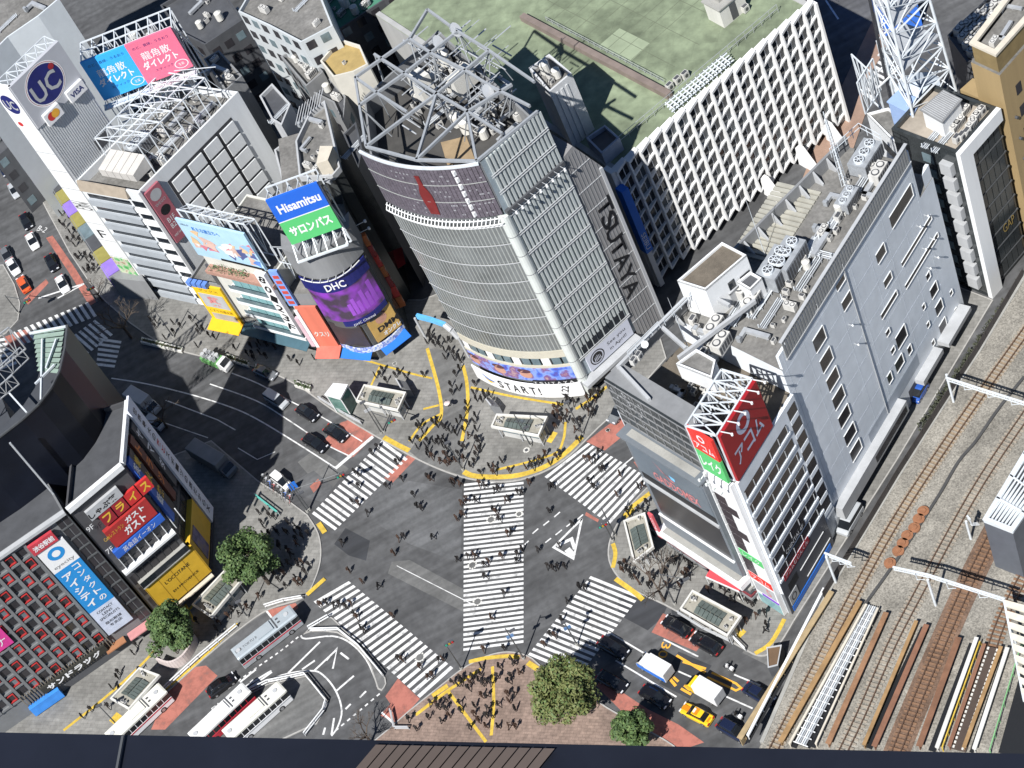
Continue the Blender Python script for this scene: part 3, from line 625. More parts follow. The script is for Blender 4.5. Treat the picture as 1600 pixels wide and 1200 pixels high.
nodes = [(572, 229), (651, 250), (745, 252), (682, 147), (730, 175), (632, 115), (590, 146), (561, 165), (640, 61), (677, 85), (727, 110), (767, 135), (715, 49), (764, 79), (785, 209), (585, 85), (800, 132)]
for x, y in nodes:
    a = P(x, y, QZ + .2)
    for k in range(3):
        b2 = a + (P(690, 130, QZ) - a) * RND.uniform(.05, .4) + Vector((RND.uniform(-2, 2), RND.uniform(-.5, 2), -6.5)); mb.tube(a, b2, .09, 5)
mb.build('strut', M('truss_grey', (.36, .38, .40)), tr)
mb = MB()
for i in range(70):
    x, y = RND.uniform(625, 770), RND.uniform(60, 200); a = P(x, y, RND.uniform(43, 48.5)); d = WS.u if i % 2 else WS.n; L = RND.uniform(2, 5); mb.tube(a, a + Vector((d.x, d.y, 0)) * L, RND.uniform(.05, .14), 5)
mb.build('pipe_work', steel, tr)
rot = math.atan2(WS.u.y, WS.u.x)
roofpoly = [P(x, y, 44.2) for x, y in ((618, 150), (680, 50), (720, 70), (835, 160), (785, 215), (700, 205), (640, 180))]
clutter(Q, roofpoly, 42.02, 44, rot, 5, ('air_unit', 'duct', 'pipe_run', 'chiller', 'water_tank', 'duct', 'air_unit', 'small_unit'))
for x, y in ((717, 68), (767, 165), (690, 88)): put('dish', Q, x, y, 47.5, 1.0, 1.9)
mb = MB(); mb.prism([P(x, y, 46) for x, y in ((640, 130), (660, 116), (675, 126), (655, 140))], 42, 47.4, 0); mb.prism([P(x, y, 46) for x, y in ((700, 130), (730, 105), (742, 112), (712, 138))], 44.2, 47, 0); mb.build('plant_room', offw, Q)
mb = MB(); mb.prism([P(x, y, 44.3) for x, y in ((690, 240), (735, 235), (720, 195), (680, 205))], 42.02, 42.1); mb.build('timber_deck', M('deck', (.30, .22, .13), .8, 0, .2, .5), Q)

# ================================================================ department store with window grid and green roof
SZ = 25.0
s0, s1 = P(957, 265, SZ), P(1268, 3, SZ)
WB = Wall(s0, s1); dep = 62.0
S = thing('department_store', 'wide white department store with a deep window grid and a green roof', 'building', (45, 225, 0))
sb_poly = [V2(s0), V2(s1), V2(WB.pt(WB.L, 0, -dep)), V2(WB.pt(0, 0, -dep))]
groof = M('green_roof', (0.20, 0.24, 0.155), .9, 0, .42, .09, var2=.2, s2=.6, joint=.2, jw=7.0)
MB().prism(inset(ccw(sb_poly), .9), 0, SZ - .8, 0, top=False).build('wall', M('store_core', (.10, .105, .11), .7), S)
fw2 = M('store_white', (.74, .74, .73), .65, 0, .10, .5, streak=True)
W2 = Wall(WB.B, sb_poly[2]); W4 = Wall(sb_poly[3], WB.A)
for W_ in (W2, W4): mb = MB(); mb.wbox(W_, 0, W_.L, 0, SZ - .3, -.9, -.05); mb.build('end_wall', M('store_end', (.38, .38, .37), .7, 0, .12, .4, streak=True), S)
rf = MB(); rf.poly([(*p, SZ - .5) for p in ccw(sb_poly)]); sroof = rf.build('roof', groof, S)
NC, NR = 17, 9; bw = WB.L / NC; bh = (SZ - 1.8) / NR
m = MB()   # one sawtooth bay: glass turned in its frame, deep fin, tilted sill
m.hexa([(0, -1.05, 0), (.30, -1.0, 0), (.30, .1, 0), (0, .1, 0), (0, -.75, bh), (.30, -.75, bh), (.30, .1, bh), (0, .1, bh)], 0)
m.hexa([(.30, -1.0, -.02), (bw, -.35, .30), (bw, .1, .30), (.30, .1, -.02), (.30, -.98, .28), (bw, -.33, .58), (bw, .1, .58), (.30, .1, .28)], 0)
m.hexa([(.30, -.25, .3), (bw, -.05, .4), (bw, .1, .4), (.3, .1, .3), (.30, -.25, bh), (bw, -.05, bh), (bw, .1, bh), (.3, .1, bh)], 1)
m.hexa([(bw * .62, -.24, .5), (bw * .67, -.22, .5), (bw * .67, .0, .5), (bw * .62, .0, .5), (bw * .62, -.24, bh), (bw * .67, -.22, bh), (bw * .67, 0, bh), (bw * .62, 0, bh)], 0)
baym = m.mesh('bay', [fw2, glass]); m.m = [1 if i >= 12 and i < 18 else 0 for i in range(24)]
baym2 = m.mesh('bay', [fw2, M('window_glass_mid', (.07, .085, .095), .12, 0, .2, .6, spec=.6)])
RND.seed(5)
for r in range(NR):
    for c in range(NC): part('window_bay', baym2 if RND.random() < .3 else baym, S, WB.M(c * bw, 1.3 + r * bh, 0))
mb = MB()
for c in range(NC): mb.hexa([WB.pt(c * bw, SZ - .5, 1.0), WB.pt((c + 1) * bw, SZ - .2, .4), WB.pt((c + 1) * bw, SZ - .2, -.4), WB.pt(c * bw, SZ - .5, -.4), WB.pt(c * bw, SZ - .05, 1.0), WB.pt((c + 1) * bw, SZ + .3, .4), WB.pt((c + 1) * bw, SZ + .3, -.4), WB.pt(c * bw, SZ - .05, -.4)])
mb.wbox(WB, -.8, 0, 0, SZ + .2, -1.2, .7); mb.wbox(WB, WB.L, WB.L + .35, 0, SZ, -1, .9); mb.build('cornice', fw2, S)
bb = block('blue_banner', WB, -1.1, .15, 9.0, 22.5, .75, 2.3, blue, S)
text('SEIBU', WB, -.48, 11.4, 2.32, whites, bb, 3.4, .8, -math.pi / 2)
mb = MB(); mb.wbox(WB, -.75, .1, .6, 8.9, .7, 1.6); mb.build('pier', fw2, S)
mb = MB()
for u, z in ((30, 0), (22.5, 0), (36, 0)):
    q = [WB.pt(u - .7, 0, 3.4), WB.pt(u + .7, 0, 3.4), WB.pt(u + .7, 0, .6), WB.pt(u - .7, 0, .6)]; t_ = [WB.pt(u - .5, 3.4, 1.4), WB.pt(u + .5, 3.4, 1.4), WB.pt(u + .5, 3.4, .5), WB.pt(u - .5, 3.4, .5)]; mb.hexa(q + t_)
mb.build('buttress', fw2, S)
# roof furniture: dividing upstand, railings, hut, pipe rack, parapet plinth
W3 = Wall(P(818, 30, SZ - .5), P(1048, 153, SZ - .5))
mb = MB(); mb.wbox(W3, 0, W3.L, SZ - .5, SZ + .5, -.5, .5); mb.build('upstand', M('upstand', (.20, .16, .14), .8, 0, .2, .6), S)
mb = MB(); railing(mb, [WB.pt(1, 0, -3.2), WB.pt(36, 0, -3.2)], SZ - .5, 1.6, 1.6, .06); railing(mb, [W3.pt(4, 0, -1.6), W3.pt(W3.L - 3, 0, -1.6)], SZ - .5, 1.0, 1.4, .05)
mb.build('railing', steel, S)
mb = MB()
for i in range(14): u = 13 + i * .85; mb.bar(WB.pt(u, SZ - .3, -.9), WB.pt(u, SZ + .9, -2.6), .12, .12); mb.tube(WB.pt(u, SZ + .9, -2.6), WB.pt(u, SZ + .7, -.6), .1, 5)
for k in range(4): mb.tube(WB.pt(12.6, SZ + .2 + k * .25, -1.0 - k * .4), WB.pt(25, SZ + .2 + k * .25, -1.0 - k * .4), .12, 6)
mb.build('pipe_rack', steelw, S)
put('roof_hut', S, 1138, 22, SZ - .5, math.atan2(WB.u.y, WB.u.x), 1.5)
for x, y in ((1166, 18), (1060, 130), (1048, 140), (1072, 122)): put('small_unit', S, x, y, SZ - .5, .4, 1.2)
pmid = M('roof_patch', (.27, .32, .215), .9, 0, .2, .2)
mb = MB(); mb.poly([P(x, y, SZ - .49) for x, y in ((935, 72), (968, 44), (1016, 68), (984, 97))]); mb.build('roof_patch', pmid, S)
mb = MB(); RND.seed(2)
for i in range(9): a = W3.pt(2 + i * 2.6, SZ - .488, -2.5); b2 = W3.pt(2 + i * 2.6 + RND.uniform(-.4, .4), SZ - .488, -45); mb.bar(a, b2, .10, .004)
for k in range(7): mb.bar(W3.pt(0, SZ - .486, -5 - k * 5.2), W3.pt(30, SZ - .486, -5 - k * 5.2 + RND.uniform(-.4, .4)), .10, .004)
mb.build('roof_joint', M('roof_joint', (.13, .15, .10), .9), S)
# ================================================================ screen building beside the railway (front with screens, long pale blue side)
MZ = 37.0
Q0, ME, FL = P(1233, 959), P(1509, 488), P(1060, 845)
WMS = Wall(Q0, ME); WMF = Wall(FL, Q0)
G = thing('screen_building', 'long pale building beside the railway with video screens and red signs on its front', 'building', (25, 165, 0))
palew = M('pale_wall', (.74, .78, .82), .6, 0, .07, .35, streak=True, var2=.05, s2=.6)
E2 = P(1320, 212, 36.6); E2.z = 0
poly = ccw([V2(p) for p in (FL, Q0, WMS.pt(49.3, 0), E2)])
mainp = [V2(FL), V2(WMS.pt(13.6, 0) - (V2(Q0) - V2(FL)).to_3d() * .0), V2(WMS.pt(49.3, 0)), V2(E2)]
# main mass: roof at 34 inside, walls to 37; front corner block 30 m
pfront = [V2(FL), V2(Q0), V2(WMS.pt(14.2, 0)), V2(FL.lerp(E2, .28))]
pback = [V2(FL.lerp(E2, .28)), V2(WMS.pt(14.2, 0)), V2(WMS.pt(49.3, 0)), V2(E2)]
MB().prism(ccw(pback), 0, 34.5, 0, mt=1).build('wall', [palew, roofc], G)
MB().prism(ccw(pfront), 0, 30.0, 0, mt=1).build('wall', [palew, M('brown_roof', (.13, .11, .085), .9, 0, .3, .5, var2=.15)], G)
mb = MB(); pl = [WMS.pt(49.3, 0), WMS.pt(53.1, 0), WMS.pt(53.1, 0, -7), WMS.pt(49.3, 0, -7)]; mb.prism(pl, 0, 28.0, 0, mt=1); mb.build('stair_tower', [palew, roofc], G)
mb = MB(); mb.prism([WMS.pt(51.0, 0, -.1), WMS.pt(53.0, 0, -.1), WMS.pt(53.0, 0, -.6), WMS.pt(52.4, 0, -.6)], 28, 30.5); mb.build('stair_crest', palew, G)
mb = MB(); mb.wbox(WMS, 14.4, 49.3, 34.5, MZ, -.4, 0.0); mb.build('parapet', palew, G)
grate = M('grating', (.34, .345, .34), .6, .2, .12, 1)
mb = MB(); n = 58
for i in range(n): u = 15.6 + i * (33.4 / n); mb.wbox(WMS, u, u + .40, 35.2, MZ + 1.3, .02, .12)
o = mb.build('louvre_screen', grate, G); tag(o, kind='stuff')
mb = MB(); mb.wbox(WMS, 15.5, 49.2, MZ + 1.3, MZ + 1.42, -.25, .2); mb.wbox(WMS, 15.5, 49.2, 35.0, 35.2, -.05, .2); mb.build('screen_rail', lgrey, G)
# inner roof: sunken machine yards between upstand walls
WL = Wall(E2, FL)     # left long edge seen from outside
mb = MB(); mb.wbox(WL, 0, WL.L - 1.5, 34.5, 36.6, -.35, 0); mb.build('parapet', mgrey, G)
for k in range(12):
    m2 = MB(); u = 4 + k * 2.7; m2.hexa([WL.pt(u, 34.5, -1.7), WL.pt(u + .25, 34.5, -1.7), WL.pt(u + .25, 34.5, -.35), WL.pt(u, 34.5, -.35), WL.pt(u, 34.8, -1.7), WL.pt(u + .25, 34.8, -1.7), WL.pt(u + .25, 36.4, -.35), WL.pt(u, 36.4, -.35)]); m2.build('buttress', lgrey, G)
rotm = math.atan2(WMS.u.y, WMS.u.x)
mb = MB()
for i in range(16):
    u = 29 + i * .8; mb.wbox(WMS, u, u + .55, 34.5, 34.75, -15.5, -9)
o = mb.build('slatted_deck', M('weathered_deck', (.36, .35, .30), .85, 0, .2, .5), G); tag(o, kind='stuff')
for x, y, rr in ((1218, 432, 0), (1236, 418, 0)): put('chiller', G, x, y, 34.5, rotm, 1.1)
put('chiller', G, 1327, 320, 34.5, rotm, .7); put('chiller', G, 1356, 258, 34.5, rotm, 1.0, .9)
for x, y in ((1178, 480), (1376, 280), (1165, 460), (1130, 545), (1120, 520)): put('air_unit', G, x, y, 34.5, rotm, 1.3)
for x, y in ((1145, 498), (1160, 486), (1260, 400), (1290, 372), (1300, 355), (1275, 380), (1340, 300), (1200, 460), (1190, 474)): put('pipe_run', G, x, y, 34.5, rotm, .95)
for x, y in ((1110, 540), (1102, 556), (1090, 520), (1312, 345), (1256, 412), (1085, 505)): put('small_unit', G, x, y, 34.5, rotm, 1.2)
for x, y in ((1262, 420), (1312, 332)): put('water_tank', G, x, y, 34.5, 0, .6)
for x, y in ((1098, 545), (1205, 445), (1285, 385)): put('duct', G, x, y, 34.5, rotm, 1.0)
clutter(G, [WMS.pt(16, 0, -1.5), WMS.pt(48.5, 0, -1.5), WMS.pt(48.5, 0, -8), WMS.pt(16, 0, -8)], 34.52, 26, rotm, 44, ('pipe_run', 'small_unit', 'duct', 'pipe_run', 'air_unit', 'small_unit'), (.6, 1.0))
clutter(G, [FL.lerp(E2, .04) + (Q0 - FL) * .12, FL.lerp(E2, .26) + (Q0 - FL) * .12, FL.lerp(E2, .26) + (Q0 - FL) * .55, FL.lerp(E2, .04) + (Q0 - FL) * .55], 30.02, 12, rotm, 45, ('duct', 'air_unit', 'small_unit', 'pipe_run'))
# stair head with brown flat roof
def boxpx(b, name, px, zt, zb, wm, rm, parn=0.35):
    pl = ccw([V2(P(x, y, zt)) for x, y in px]); o = MB().prism(pl, zb, zt, 0, top=False).build(name, wm, b)
    MB().poly([(p.x, p.y, zt - parn) for p in pl]).build('roof', rm, o); MB().ring(pl, zt - parn - .02, zt, .22).build('coping', wm, o); return pl
droof = M('brown_roof', (.13, .11, .085), .9, 0, .3, .5, var2=.15)
bp = boxpx(G, 'stair_head', [(1058, 438), (1128, 378), (1166, 398), (1102, 452)], 40.5, 34.5, white, droof)
pw_ = walls(ccw([V2(p) for p in bp]))
hw = max(pw_, key=lambda w: w.n.dot(Vector((.58, -.81))))
block('window', hw, hw.L * .45, hw.L * .6, 37.2, 38.6, .0, .06, glass, G); block('window', hw, hw.L * .72, hw.L * .95, 36, 38, .0, .06, dgrey, G)
boxpx(G, 'plant_room', [(1056, 568), (1088, 545), (1118, 562), (1112, 590)], 37.5, 34.5, white, roofc)
boxpx(G, 'plant_room', [(1120, 448), (1142, 430), (1160, 440), (1140, 460)], 37, 34.5, lgrey, roofc)
boxpx(G, 'plant_room', [(1152, 440), (1172, 424), (1190, 434), (1172, 452)], 38, 34.5, white, dgrey)
mb = MB()      # white gantry beams crossing the yard
for a, b2 in (((965, 575), (1030, 508)), ((1030, 508), (1092, 446)), ((1035, 512), (1072, 545)), ((1090, 452), (1140, 478)), ((1060, 560), (1180, 470)), ((968, 575), (1015, 625))): mb.bar(P(*a, 37.2), P(*b2, 37.2), .42, .6)
mb.build('gantry_beam', lgrey, G)
mb = MB(); railing(mb, [P(984, 560, 37.7), P(1032, 512, 37.7)], 37.7, 1.2, 1.3, .07); railing(mb, [P(1040, 508, 37.7), P(1090, 458, 37.7)], 37.7, 1.2, 1.3, .07); railing(mb, [P(1300, 246, 36.6), P(1345, 206, 36.6), P(1378, 224, 36.6)], 36.6, 1.6, 1.2, .08); mb.build('railing', steelw, G)
mb = MB(); a = P(1320, 290, 34.5)
for k in range(4): mb.tube(a + Vector((.4 * math.cos(k * 1.57), .4 * math.sin(k * 1.57), 0)), a + Vector((.15 * math.cos(k * 1.57), .15 * math.sin(k * 1.57), 12)), .05, 5)
for k in range(11): mb.bar(a + Vector((-.3, 0, k * 1.1)), a + Vector((.3, 0, k * 1.1 + .6)), .05); mb.bar(a + Vector((0, -.3, k * 1.1)), a + Vector((0, .3, k * 1.1 + .6)), .05)
mb.tube(a, a + Vector((0, 0, 13.5)), .07, 5); mb.build('roof_mast', steelw, G)
for x, y, h in ((1076, 545, 10), (1196, 400, 11)): mb = MB(); a = P(x, y, 34.5); mb.tube(a, a + Vector((0, 0, h)), .06, 5, 0, .02); mb.build('lightning_rod', steelw, G)
put('small_unit', G, 1000, 560, 37.6, rotm, 1.0); put('small_unit', G, 992, 568, 37.6, rotm, 1.0); put('dish', G, 1010, 545, 37.6, 0, .8)
# blank side wall: windows, slots, lamps, signs
def winpx(W, b, px, d=.28, mat=glass, frame=white, name='window'):
    us = [W.pick(x, y) for x, y in px]; u0 = min(u for u, z in us); u1 = max(u for u, z in us)
    z0 = min(z for u, z in us); z1 = max(z for u, z in us); o = block(name, W, u0, u1, z0, z1, -.02, .035, mat, b)
    t = .09
    m2 = MB(); m2.wbox(W, u0 - t, u1 + t, z0 - t, z0, .0, .13); m2.wbox(W, u1, u1 + t, z0, z1, .0, .13); m2.wbox(W, u0 - t, u0, z0, z1, .0, .13); m2.wbox(W, u0 - t, u1 + t, z1, z1 + t, .0, .13); m2.build('frame', frame, o); return o
sq = [(1387, 350, 1428, 300)]
def wuz(W, b, px, py, w, h, mat=glass): # window centred on picked point
    u, z = W.pick(px, py); o = block('window', W, u - w / 2, u + w / 2, z - h / 2, z + h / 2, -.02, .035, mat, b); t = .045
    m2 = MB(); m2.wbox(W, u - w / 2 - t, u + w / 2 + t, z - h / 2 - t, z - h / 2, 0, .14); m2.wbox(W, u + w / 2, u + w / 2 + t, z - h / 2, z + h / 2, 0, .14); m2.wbox(W, u - w / 2 - t, u + w / 2 + t, z + h / 2, z + h / 2 + .06, 0, .10); m2.build('frame', white, o); return o
darkw = M('window_dark', (.035, .033, .037), .18, 0, .15, .6, spec=.5)
for x, y, w, h in ((1408, 322, 6.0, 2.2), (1432, 376, 8.6, .75), (1440, 407, 9.6, .75), (1376, 396, 2.2, 1.8), (1313, 441, 2.1, 1.1), (1323, 470, 2.2, 1.7), (1387, 437, 1.9, 1.3), (1389, 476, 4.4, .9), (1274, 481, .6, .8), (1280, 530, 2.6, 2.4), (1291, 562, 2.6, 2.4), (1301, 592, 2.6, 2.3), (1310, 621, 2.6, 2.3), (1319, 650, 2.6, 2.2), (1328, 678, 2.6, 2.2), (1337, 703, 2.6, 2.1), (1450, 431, .9, 1.1), (1459, 453, 1.8, 1.9), (1467, 480, 1.8, 1.9), (1473, 509, 1.8, 1.9), (1387, 519, .9, .9), (1408, 526, 2.6, 2.4), (1395, 547, .9, .9), (1421, 546, .9, 1.4), (1405, 567, 2.0, 1.9), (1390, 590, 1.0, 1.7), (1443, 479, .6, .9), (1450, 507, .6, .9), (1458, 535, .6, .9), (1486, 457, .6, .8), (1493, 485, .6, .8)): wuz(WMS, G, x, y, w, h, darkw)
lampm = MB(); lampm.box(-.07, .07, -.55, 0, -.05, .05, 0); lampm.tube((0, -.62, -.05), (0, -.55, .12), .14, 8, 1); lampm = lampm.mesh('wall_lamp', [steel, white])
for x, y in ((1444, 336), (1432, 353), (1453, 372), (1441, 388), (1460, 401), (1448, 418), (1326, 507), (1335, 537)): u, z = WMS.pick(x, y); part('wall_lamp', lampm, G, WMS.M(u, z, 0))
jm = M('wall_joint', (.56, .60, .65), .7)
for k in range(9): block('panel_joint', WMS, 15.2 + k * 4.2, 15.25 + k * 4.2, 5.5, 36.8, 0, .012, jm, G)
for k in range(8): block('panel_joint', WMS, 14.6, 49.2, 6.9 + k * 3.8, 6.94 + k * 3.8, 0, .014, jm, G)
mb = MB(); mb.tube(WMS.pt(30.5, 5, .12), WMS.pt(30.5, 36, .12), .06, 6); mb.build('downpipe', lgrey, G)
u, z = WMS.pick(1425, 565); 
mb = MB(); mb.wbox(WMS, 25.5, 40, 4.2, 6.6, .0, .012); mb.build('repaint_patch', M('repaint', (.40, .44, .49), .7, 0, .1, 1.2), G)
# covered walkway canopy at the foot of the side wall
mb = MB(); mb.wbox(WMS, 14.6, 33.5, 2.3, 4.6, .02, 1.3, 0); mb.wbox(WMS, 24, 33, 2.8, 4.0, 1.3, 1.34, 1); mb.build('street_canopy', [lgrey, darkw], G)
mb = MB(); mb.wbox(WMS, 38, 44, 2.3, 3.2, .02, 1.4, 0); mb.wbox(WMS, 45, 52, 2.4, 3.2, .02, 1.8, 0); mb.build('street_canopy', lgrey, G)
mb = MB(); mb.wbox(WMS, 36, 39.5, .2, 2.8, .0, .03); mb.wbox(WMS, 15, 33, .2, 2.2, 0, .03); mb.build('shop_opening', dgrey, G)
# ribbon-window block towards the corner: proud of the blank wall
PR = .45
mb = MB(); mb.wbox(WMS, .0, 14.2, 5.0, 30.0, 0, PR); mb.build('ribbon_wall', palew, G)
mb = MB(); mb.wbox(WMS, .0, 11.8, .2, 7.4, PR, PR + .12); mb.build('dark_cladding', M('dark_clad', (.075, .08, .095), .45, 0, .15, .5), G)
nb = 7
for k in range(nb):
    z0 = 7.9 + k * 3.05; ulen = 12.0 - 0.15 * k
    block('ribbon_window', WMS, .4, ulen, z0, z0 + 1.55, PR - .1, PR + .03, darkw, G)
    mb = MB(); mb.wbox(WMS, .2, ulen + .2, z0 - .55, z0 - .12, PR, PR + .16); mb.build('sill', palew, G)
    for j in range(6):
        u = .4 + j * 2.1 + (k % 2) * .4
        if u < ulen: block('window_post', WMS, u, u + .1, z0, z0 + 1.35, PR + .03, PR + .1, lgrey, G)
mb = MB(); mb.wbox(WMS, 12.0, 13.9, 6, 29.0, PR, PR + .04)
for k in range(8): mb.wbox(WMS, 12.0, 13.9, 6 + k * 2.9, 6.8 + k * 2.9, PR + .04, PR + .1, 1)
mb.build('stair_glazing', [darkw, palew], G)
sg = block('sign', WMS, 1.0, 7.6, 6.8, 7.9, PR + .12, PR + .2, M('sign_maroon', (.30, .02, .03), .5), G); text('アコムむじんくん', WMS, 4.3, 7.35, PR + .21, whites, sg, 6, .8)
sg = block('sign', WMS, 2.4, 8.0, 10.1, 11.2, PR + .12, PR + .2, blackp, G); text('CHINTAI 4F', WMS, 5.2, 10.65, PR + .21, whites, sg, 4.6, .7)
block('sign', WMS, .5, 11, .3, 1.3, PR + .12, PR + .2, blue, G)
sg = block('sign', WMS, .5, 2.5, 1.6, 3.7, PR + .12, PR + .2, lgrey, G); text('O', WMS, 1.5, 2.65, PR + .21, blackp, sg, 1.2, 1.4)
block('ground_window', WMS, 1.2, 3.4, 4.1, 5.6, PR + .12, PR + .16, black, G)
for u0, u1, z in ((4.2, 10.6, 4.6), (5, 11.4, 2.0)): block('slot', WMS, u0, u1, z, z + .14, PR + .12, PR + .2, white, G)
# ---- front: dark glass, screens, sign ladder
fdark = M('front_dark_glass', (.035, .04, .042), .15, 0, .3, .5, spec=.6)
mb = MB(); mb.wbox(WMF, .6, 16.2, 27.0, 36.8, -.2, .1); fg = mb.build('dark_glazing', fdark, G)
mb = MB(); mb.wbox(WMF, .4, 16.2, 30.0, 36.9, -3, -.2); mb.build('attic_wall', mgrey, G)
mb = MB()
for i in range(11): u = .6 + i * 1.56; mb.wbox(WMF, u - .04, u + .04, 27, 36.8, .1, .2)
for z in (28.6, 30.2, 31.8, 33.4, 35.0, 36.7): mb.wbox(WMF, .6, 16.2, z - .04, z + .04, .1, .22)
mb.build('glazing_bar', mgrey, fg)
RND.seed(9); mb = MB()
for i in range(90): u = RND.uniform(.7, 6); z = 36.7 - abs(RND.gauss(0, 3.4)); s = RND.uniform(.2, .5); mb.poly([WMF.pt(u, z, .13), WMF.pt(u + s, z - s * .4, .13), WMF.pt(u + s * .4, z + s, .13)], i % 3)
o = mb.build('leaf_pattern', [mgrey, dgrey, lgrey], fg); tag(o, kind='stuff')
scr = thing('video_screen', 'grey framed double video screen with red title on the front of the pale building', 'screen', WMF.pt(8, 5, 1))
frm = M('screen_frame', (.16, .18, .20), .5, 0, .1, .6)
mb = MB(); mb.wbox(WMF, 1.4, 15.6, 6.6, 28.0, .1, 1.5); mb.build('frame', frm, scr)
su = block('upper_panel', WMF, 2.0, 15.2, 20.2, 26.4, 1.5, 1.56, M('screen_upper', (.13, .16, .19), .35, 0, .12, .4), scr)
text('GADDOMEX', WMF, 9.0, 21.6, 1.6, M('title_red', (.62, .22, .22), .5), su, 8.2, 1.8, 0, .02)
mb = MB(); mb.poly([WMF.pt(6.0, 25.6, 1.6), WMF.pt(7.2, 24.0, 1.6), WMF.pt(9.3, 23.0, 1.6), WMF.pt(8.6, 22.8, 1.6)]); mb.build('emblem', M('title_red', (.62, .22, .22)), su)
mb = MB(); mb.poly([WMF.pt(8.6, 24.4, 1.605), WMF.pt(9.6, 24.2, 1.605), WMF.pt(9.4, 23.4, 1.605), WMF.pt(8.7, 23.5, 1.605)]); mb.build('emblem', M('sky_print', (.2, .5, .75), .5), su)
block('ticker', WMF, 2.0, 15.2, 18.6, 20.0, 1.5, 1.54, black, scr); block('ticker_rail', WMF, 1.8, 15.4, 18.0, 18.5, 1.5, 1.75, lgrey, scr)
block('lower_panel', WMF, 2.2, 15.0, 10.2, 17.9, 1.5, 1.54, M('screen_off', (.03, .03, .034), .3, 0, .15, .5), scr)
mb = MB(); mb.wbox(WMF, 1.6, 15.4, 10.0, 10.18, 1.5, 1.8); mb.build('light_rail', white, scr)
mb = MB(); mb.wbox(WMF, 1.2, 15.8, 28.0, 28.3, .0, 2.2, 0); mb.wbox(WMF, 2.4, 14.5, 28.3, 28.34, .4, 1.5, 1); mb.build('top_tray', [frm, conc], scr)
mb = MB(); mb.wbox(WMF, .3, 16.0, 5.0, 6.0, .0, 2.6, 0); mb.wbox(WMF, 1.2, 15.2, 6.0, 6.04, .5, 2.2, 1); mb.wbox(WMF, .4, 15.8, 4.2, 4.9, .0, 2.2, 2); mb.build('ledge', [white, conc, dgrey], G)
for k in range(4): block('fascia', WMF, .4, 16, 1.6 + k * .65, 1.95 + k * .65, .02, 1.9 - k * .1, (mgrey, M('fascia_red', (.22, .04, .05), .6), dgrey, conc)[k], G)
block('shopfront', WMF, .6, 12.5, .2, 1.55, .02, .5, dgrey, G)
sg = block('vertical_sign', WMF, .1, .9, 4.4, 10, 2.2, 2.5, M('sign_pink', (.62, .10, .12), .5), G); text('COSMETIC', WMF, .5, 7, 2.52, whites, sg, 4.2, .5, -math.pi / 2)
sl_ = block('sign_ladder', WMF, 16.1, 20.3, .3, 30.0, .05, .7, whites, G)
zz = 6.2; names = ['アコム', '', '', 'レイク', '', '', '', '', '', '', '']
for k in range(11):
    z0 = 6.3 + k * 1.78; 
    if k == 0: o = block('sign_red', WMF, 16.2, 20.2, z0, z0 + 1.5, .7, .76, M('acom_red', (.72, .04, .03), .5), sl_); text('アコム', WMF, 18.2, z0 + .75, .77, whites, G, 3.0, 1.0)
    elif k == 3: o = block('sign_green', WMF, 16.2, 20.2, z0, z0 + 1.5, .7, .76, green, sl_); text('レイク', WMF, 18.2, z0 + .75, .77, whites, G, 3.0, 1.0)
    else: block('sign_black', WMF, 16.2, 18.0 + (1.4 if k in (6, 9) else 0), z0, z0 + 1.6, .7, .76, M('panel_black', (.035, .025, .03), .4), sl_)
block('sign_window', WMF, 16.3, 20.2, .4, 2.6, .7, .75, teal, sl_); block('sign_purple', WMF, 17.3, 20.2, 2.8, 3.2, .7, .78, M('purple', (.2, .06, .45), .5), sl_); block('sign_pale', WMF, 16.4, 20, 3.5, 5.8, .7, .75, lgrey, sl_)
text('5', WMF, 18.9, 4.6, .77, M('title_red', (.62, .22, .22)), G, .8, 1.6)
for k in range(13): block('light_strip', WMF, 15.7, 15.95, .5 + k * 2.25, 2.6 + k * 2.25, .05, .9, white, sl_)
# ---- red lender signs on the corner with their lattice
bsg = thing('corner_billboard', 'red and green lender billboard with white lattice on the screen building corner', 'billboard', WMS.pt(4, 30, -1))
accr = M('acom_deep', (.33, .012, .018), .5, 0, .05, .5); accl = M('acom_red', (.72, .04, .03), .5)
ZB0, ZB1 = 30.3, 39.4
pa = block('panel', WMS, .2, 8.9, ZB0, ZB1, .1, .55, accr, bsg)
for i, ch in enumerate('アコム'): text(ch, WMS, 2.2 + i * 2.2, 33.4 + .0 * i, .57, M('letter_lilac', (.50, .52, .66), .5), pa, 1.9, 2.6, 0, .02)
me = MB()
for i in range(24):
    a = 2 * math.pi * i / 24; b2 = 2 * math.pi * (i + 1) / 24
    me.poly([WMS.pt(4.4 + r * math.cos(t_) * 1.0, 36.9 + r * 1.05 * math.sin(t_), .58) for r, t_ in ((1.5, a), (1.5, b2), (.85, b2), (.85, a))])
me.build('ring_logo', M('letter_lilac', (.50, .52, .66)), pa)
pb = block('panel', WMF, 16.2, 20.4, 35.2, ZB1, .4, .8, accl, bsg); text('アコム', WMF, 18.3, 36.4, .82, whites, pb, 3.2, 1.4, 0, .02); text('O', WMF, 18.3, 38.3, .82, whites, pb, 1.3, 1.5, 0, .03)
pc = block('panel', WMF, 16.2, 20.4, ZB0 + .5, 35.1, .4, .8, green, bsg); text('レイク', WMF, 18.3, 33, .82, whites, pc, 3.4, 2.2, 0, .03)
c1 = [WMS.pt(.2, ZB0, 0), WMS.pt(9, ZB0, 0), WMS.pt(9, ZB0, -4.3), WMS.pt(.2, ZB0, -4.3)]
for a, b2 in zip(c1, c1[1:] + c1[:1]): m2 = MB(); lattice(m2, a, b2, ZB1 - ZB0, 5, .22); m2.build('lattice_side', steelw, bsg)
m2 = MB()
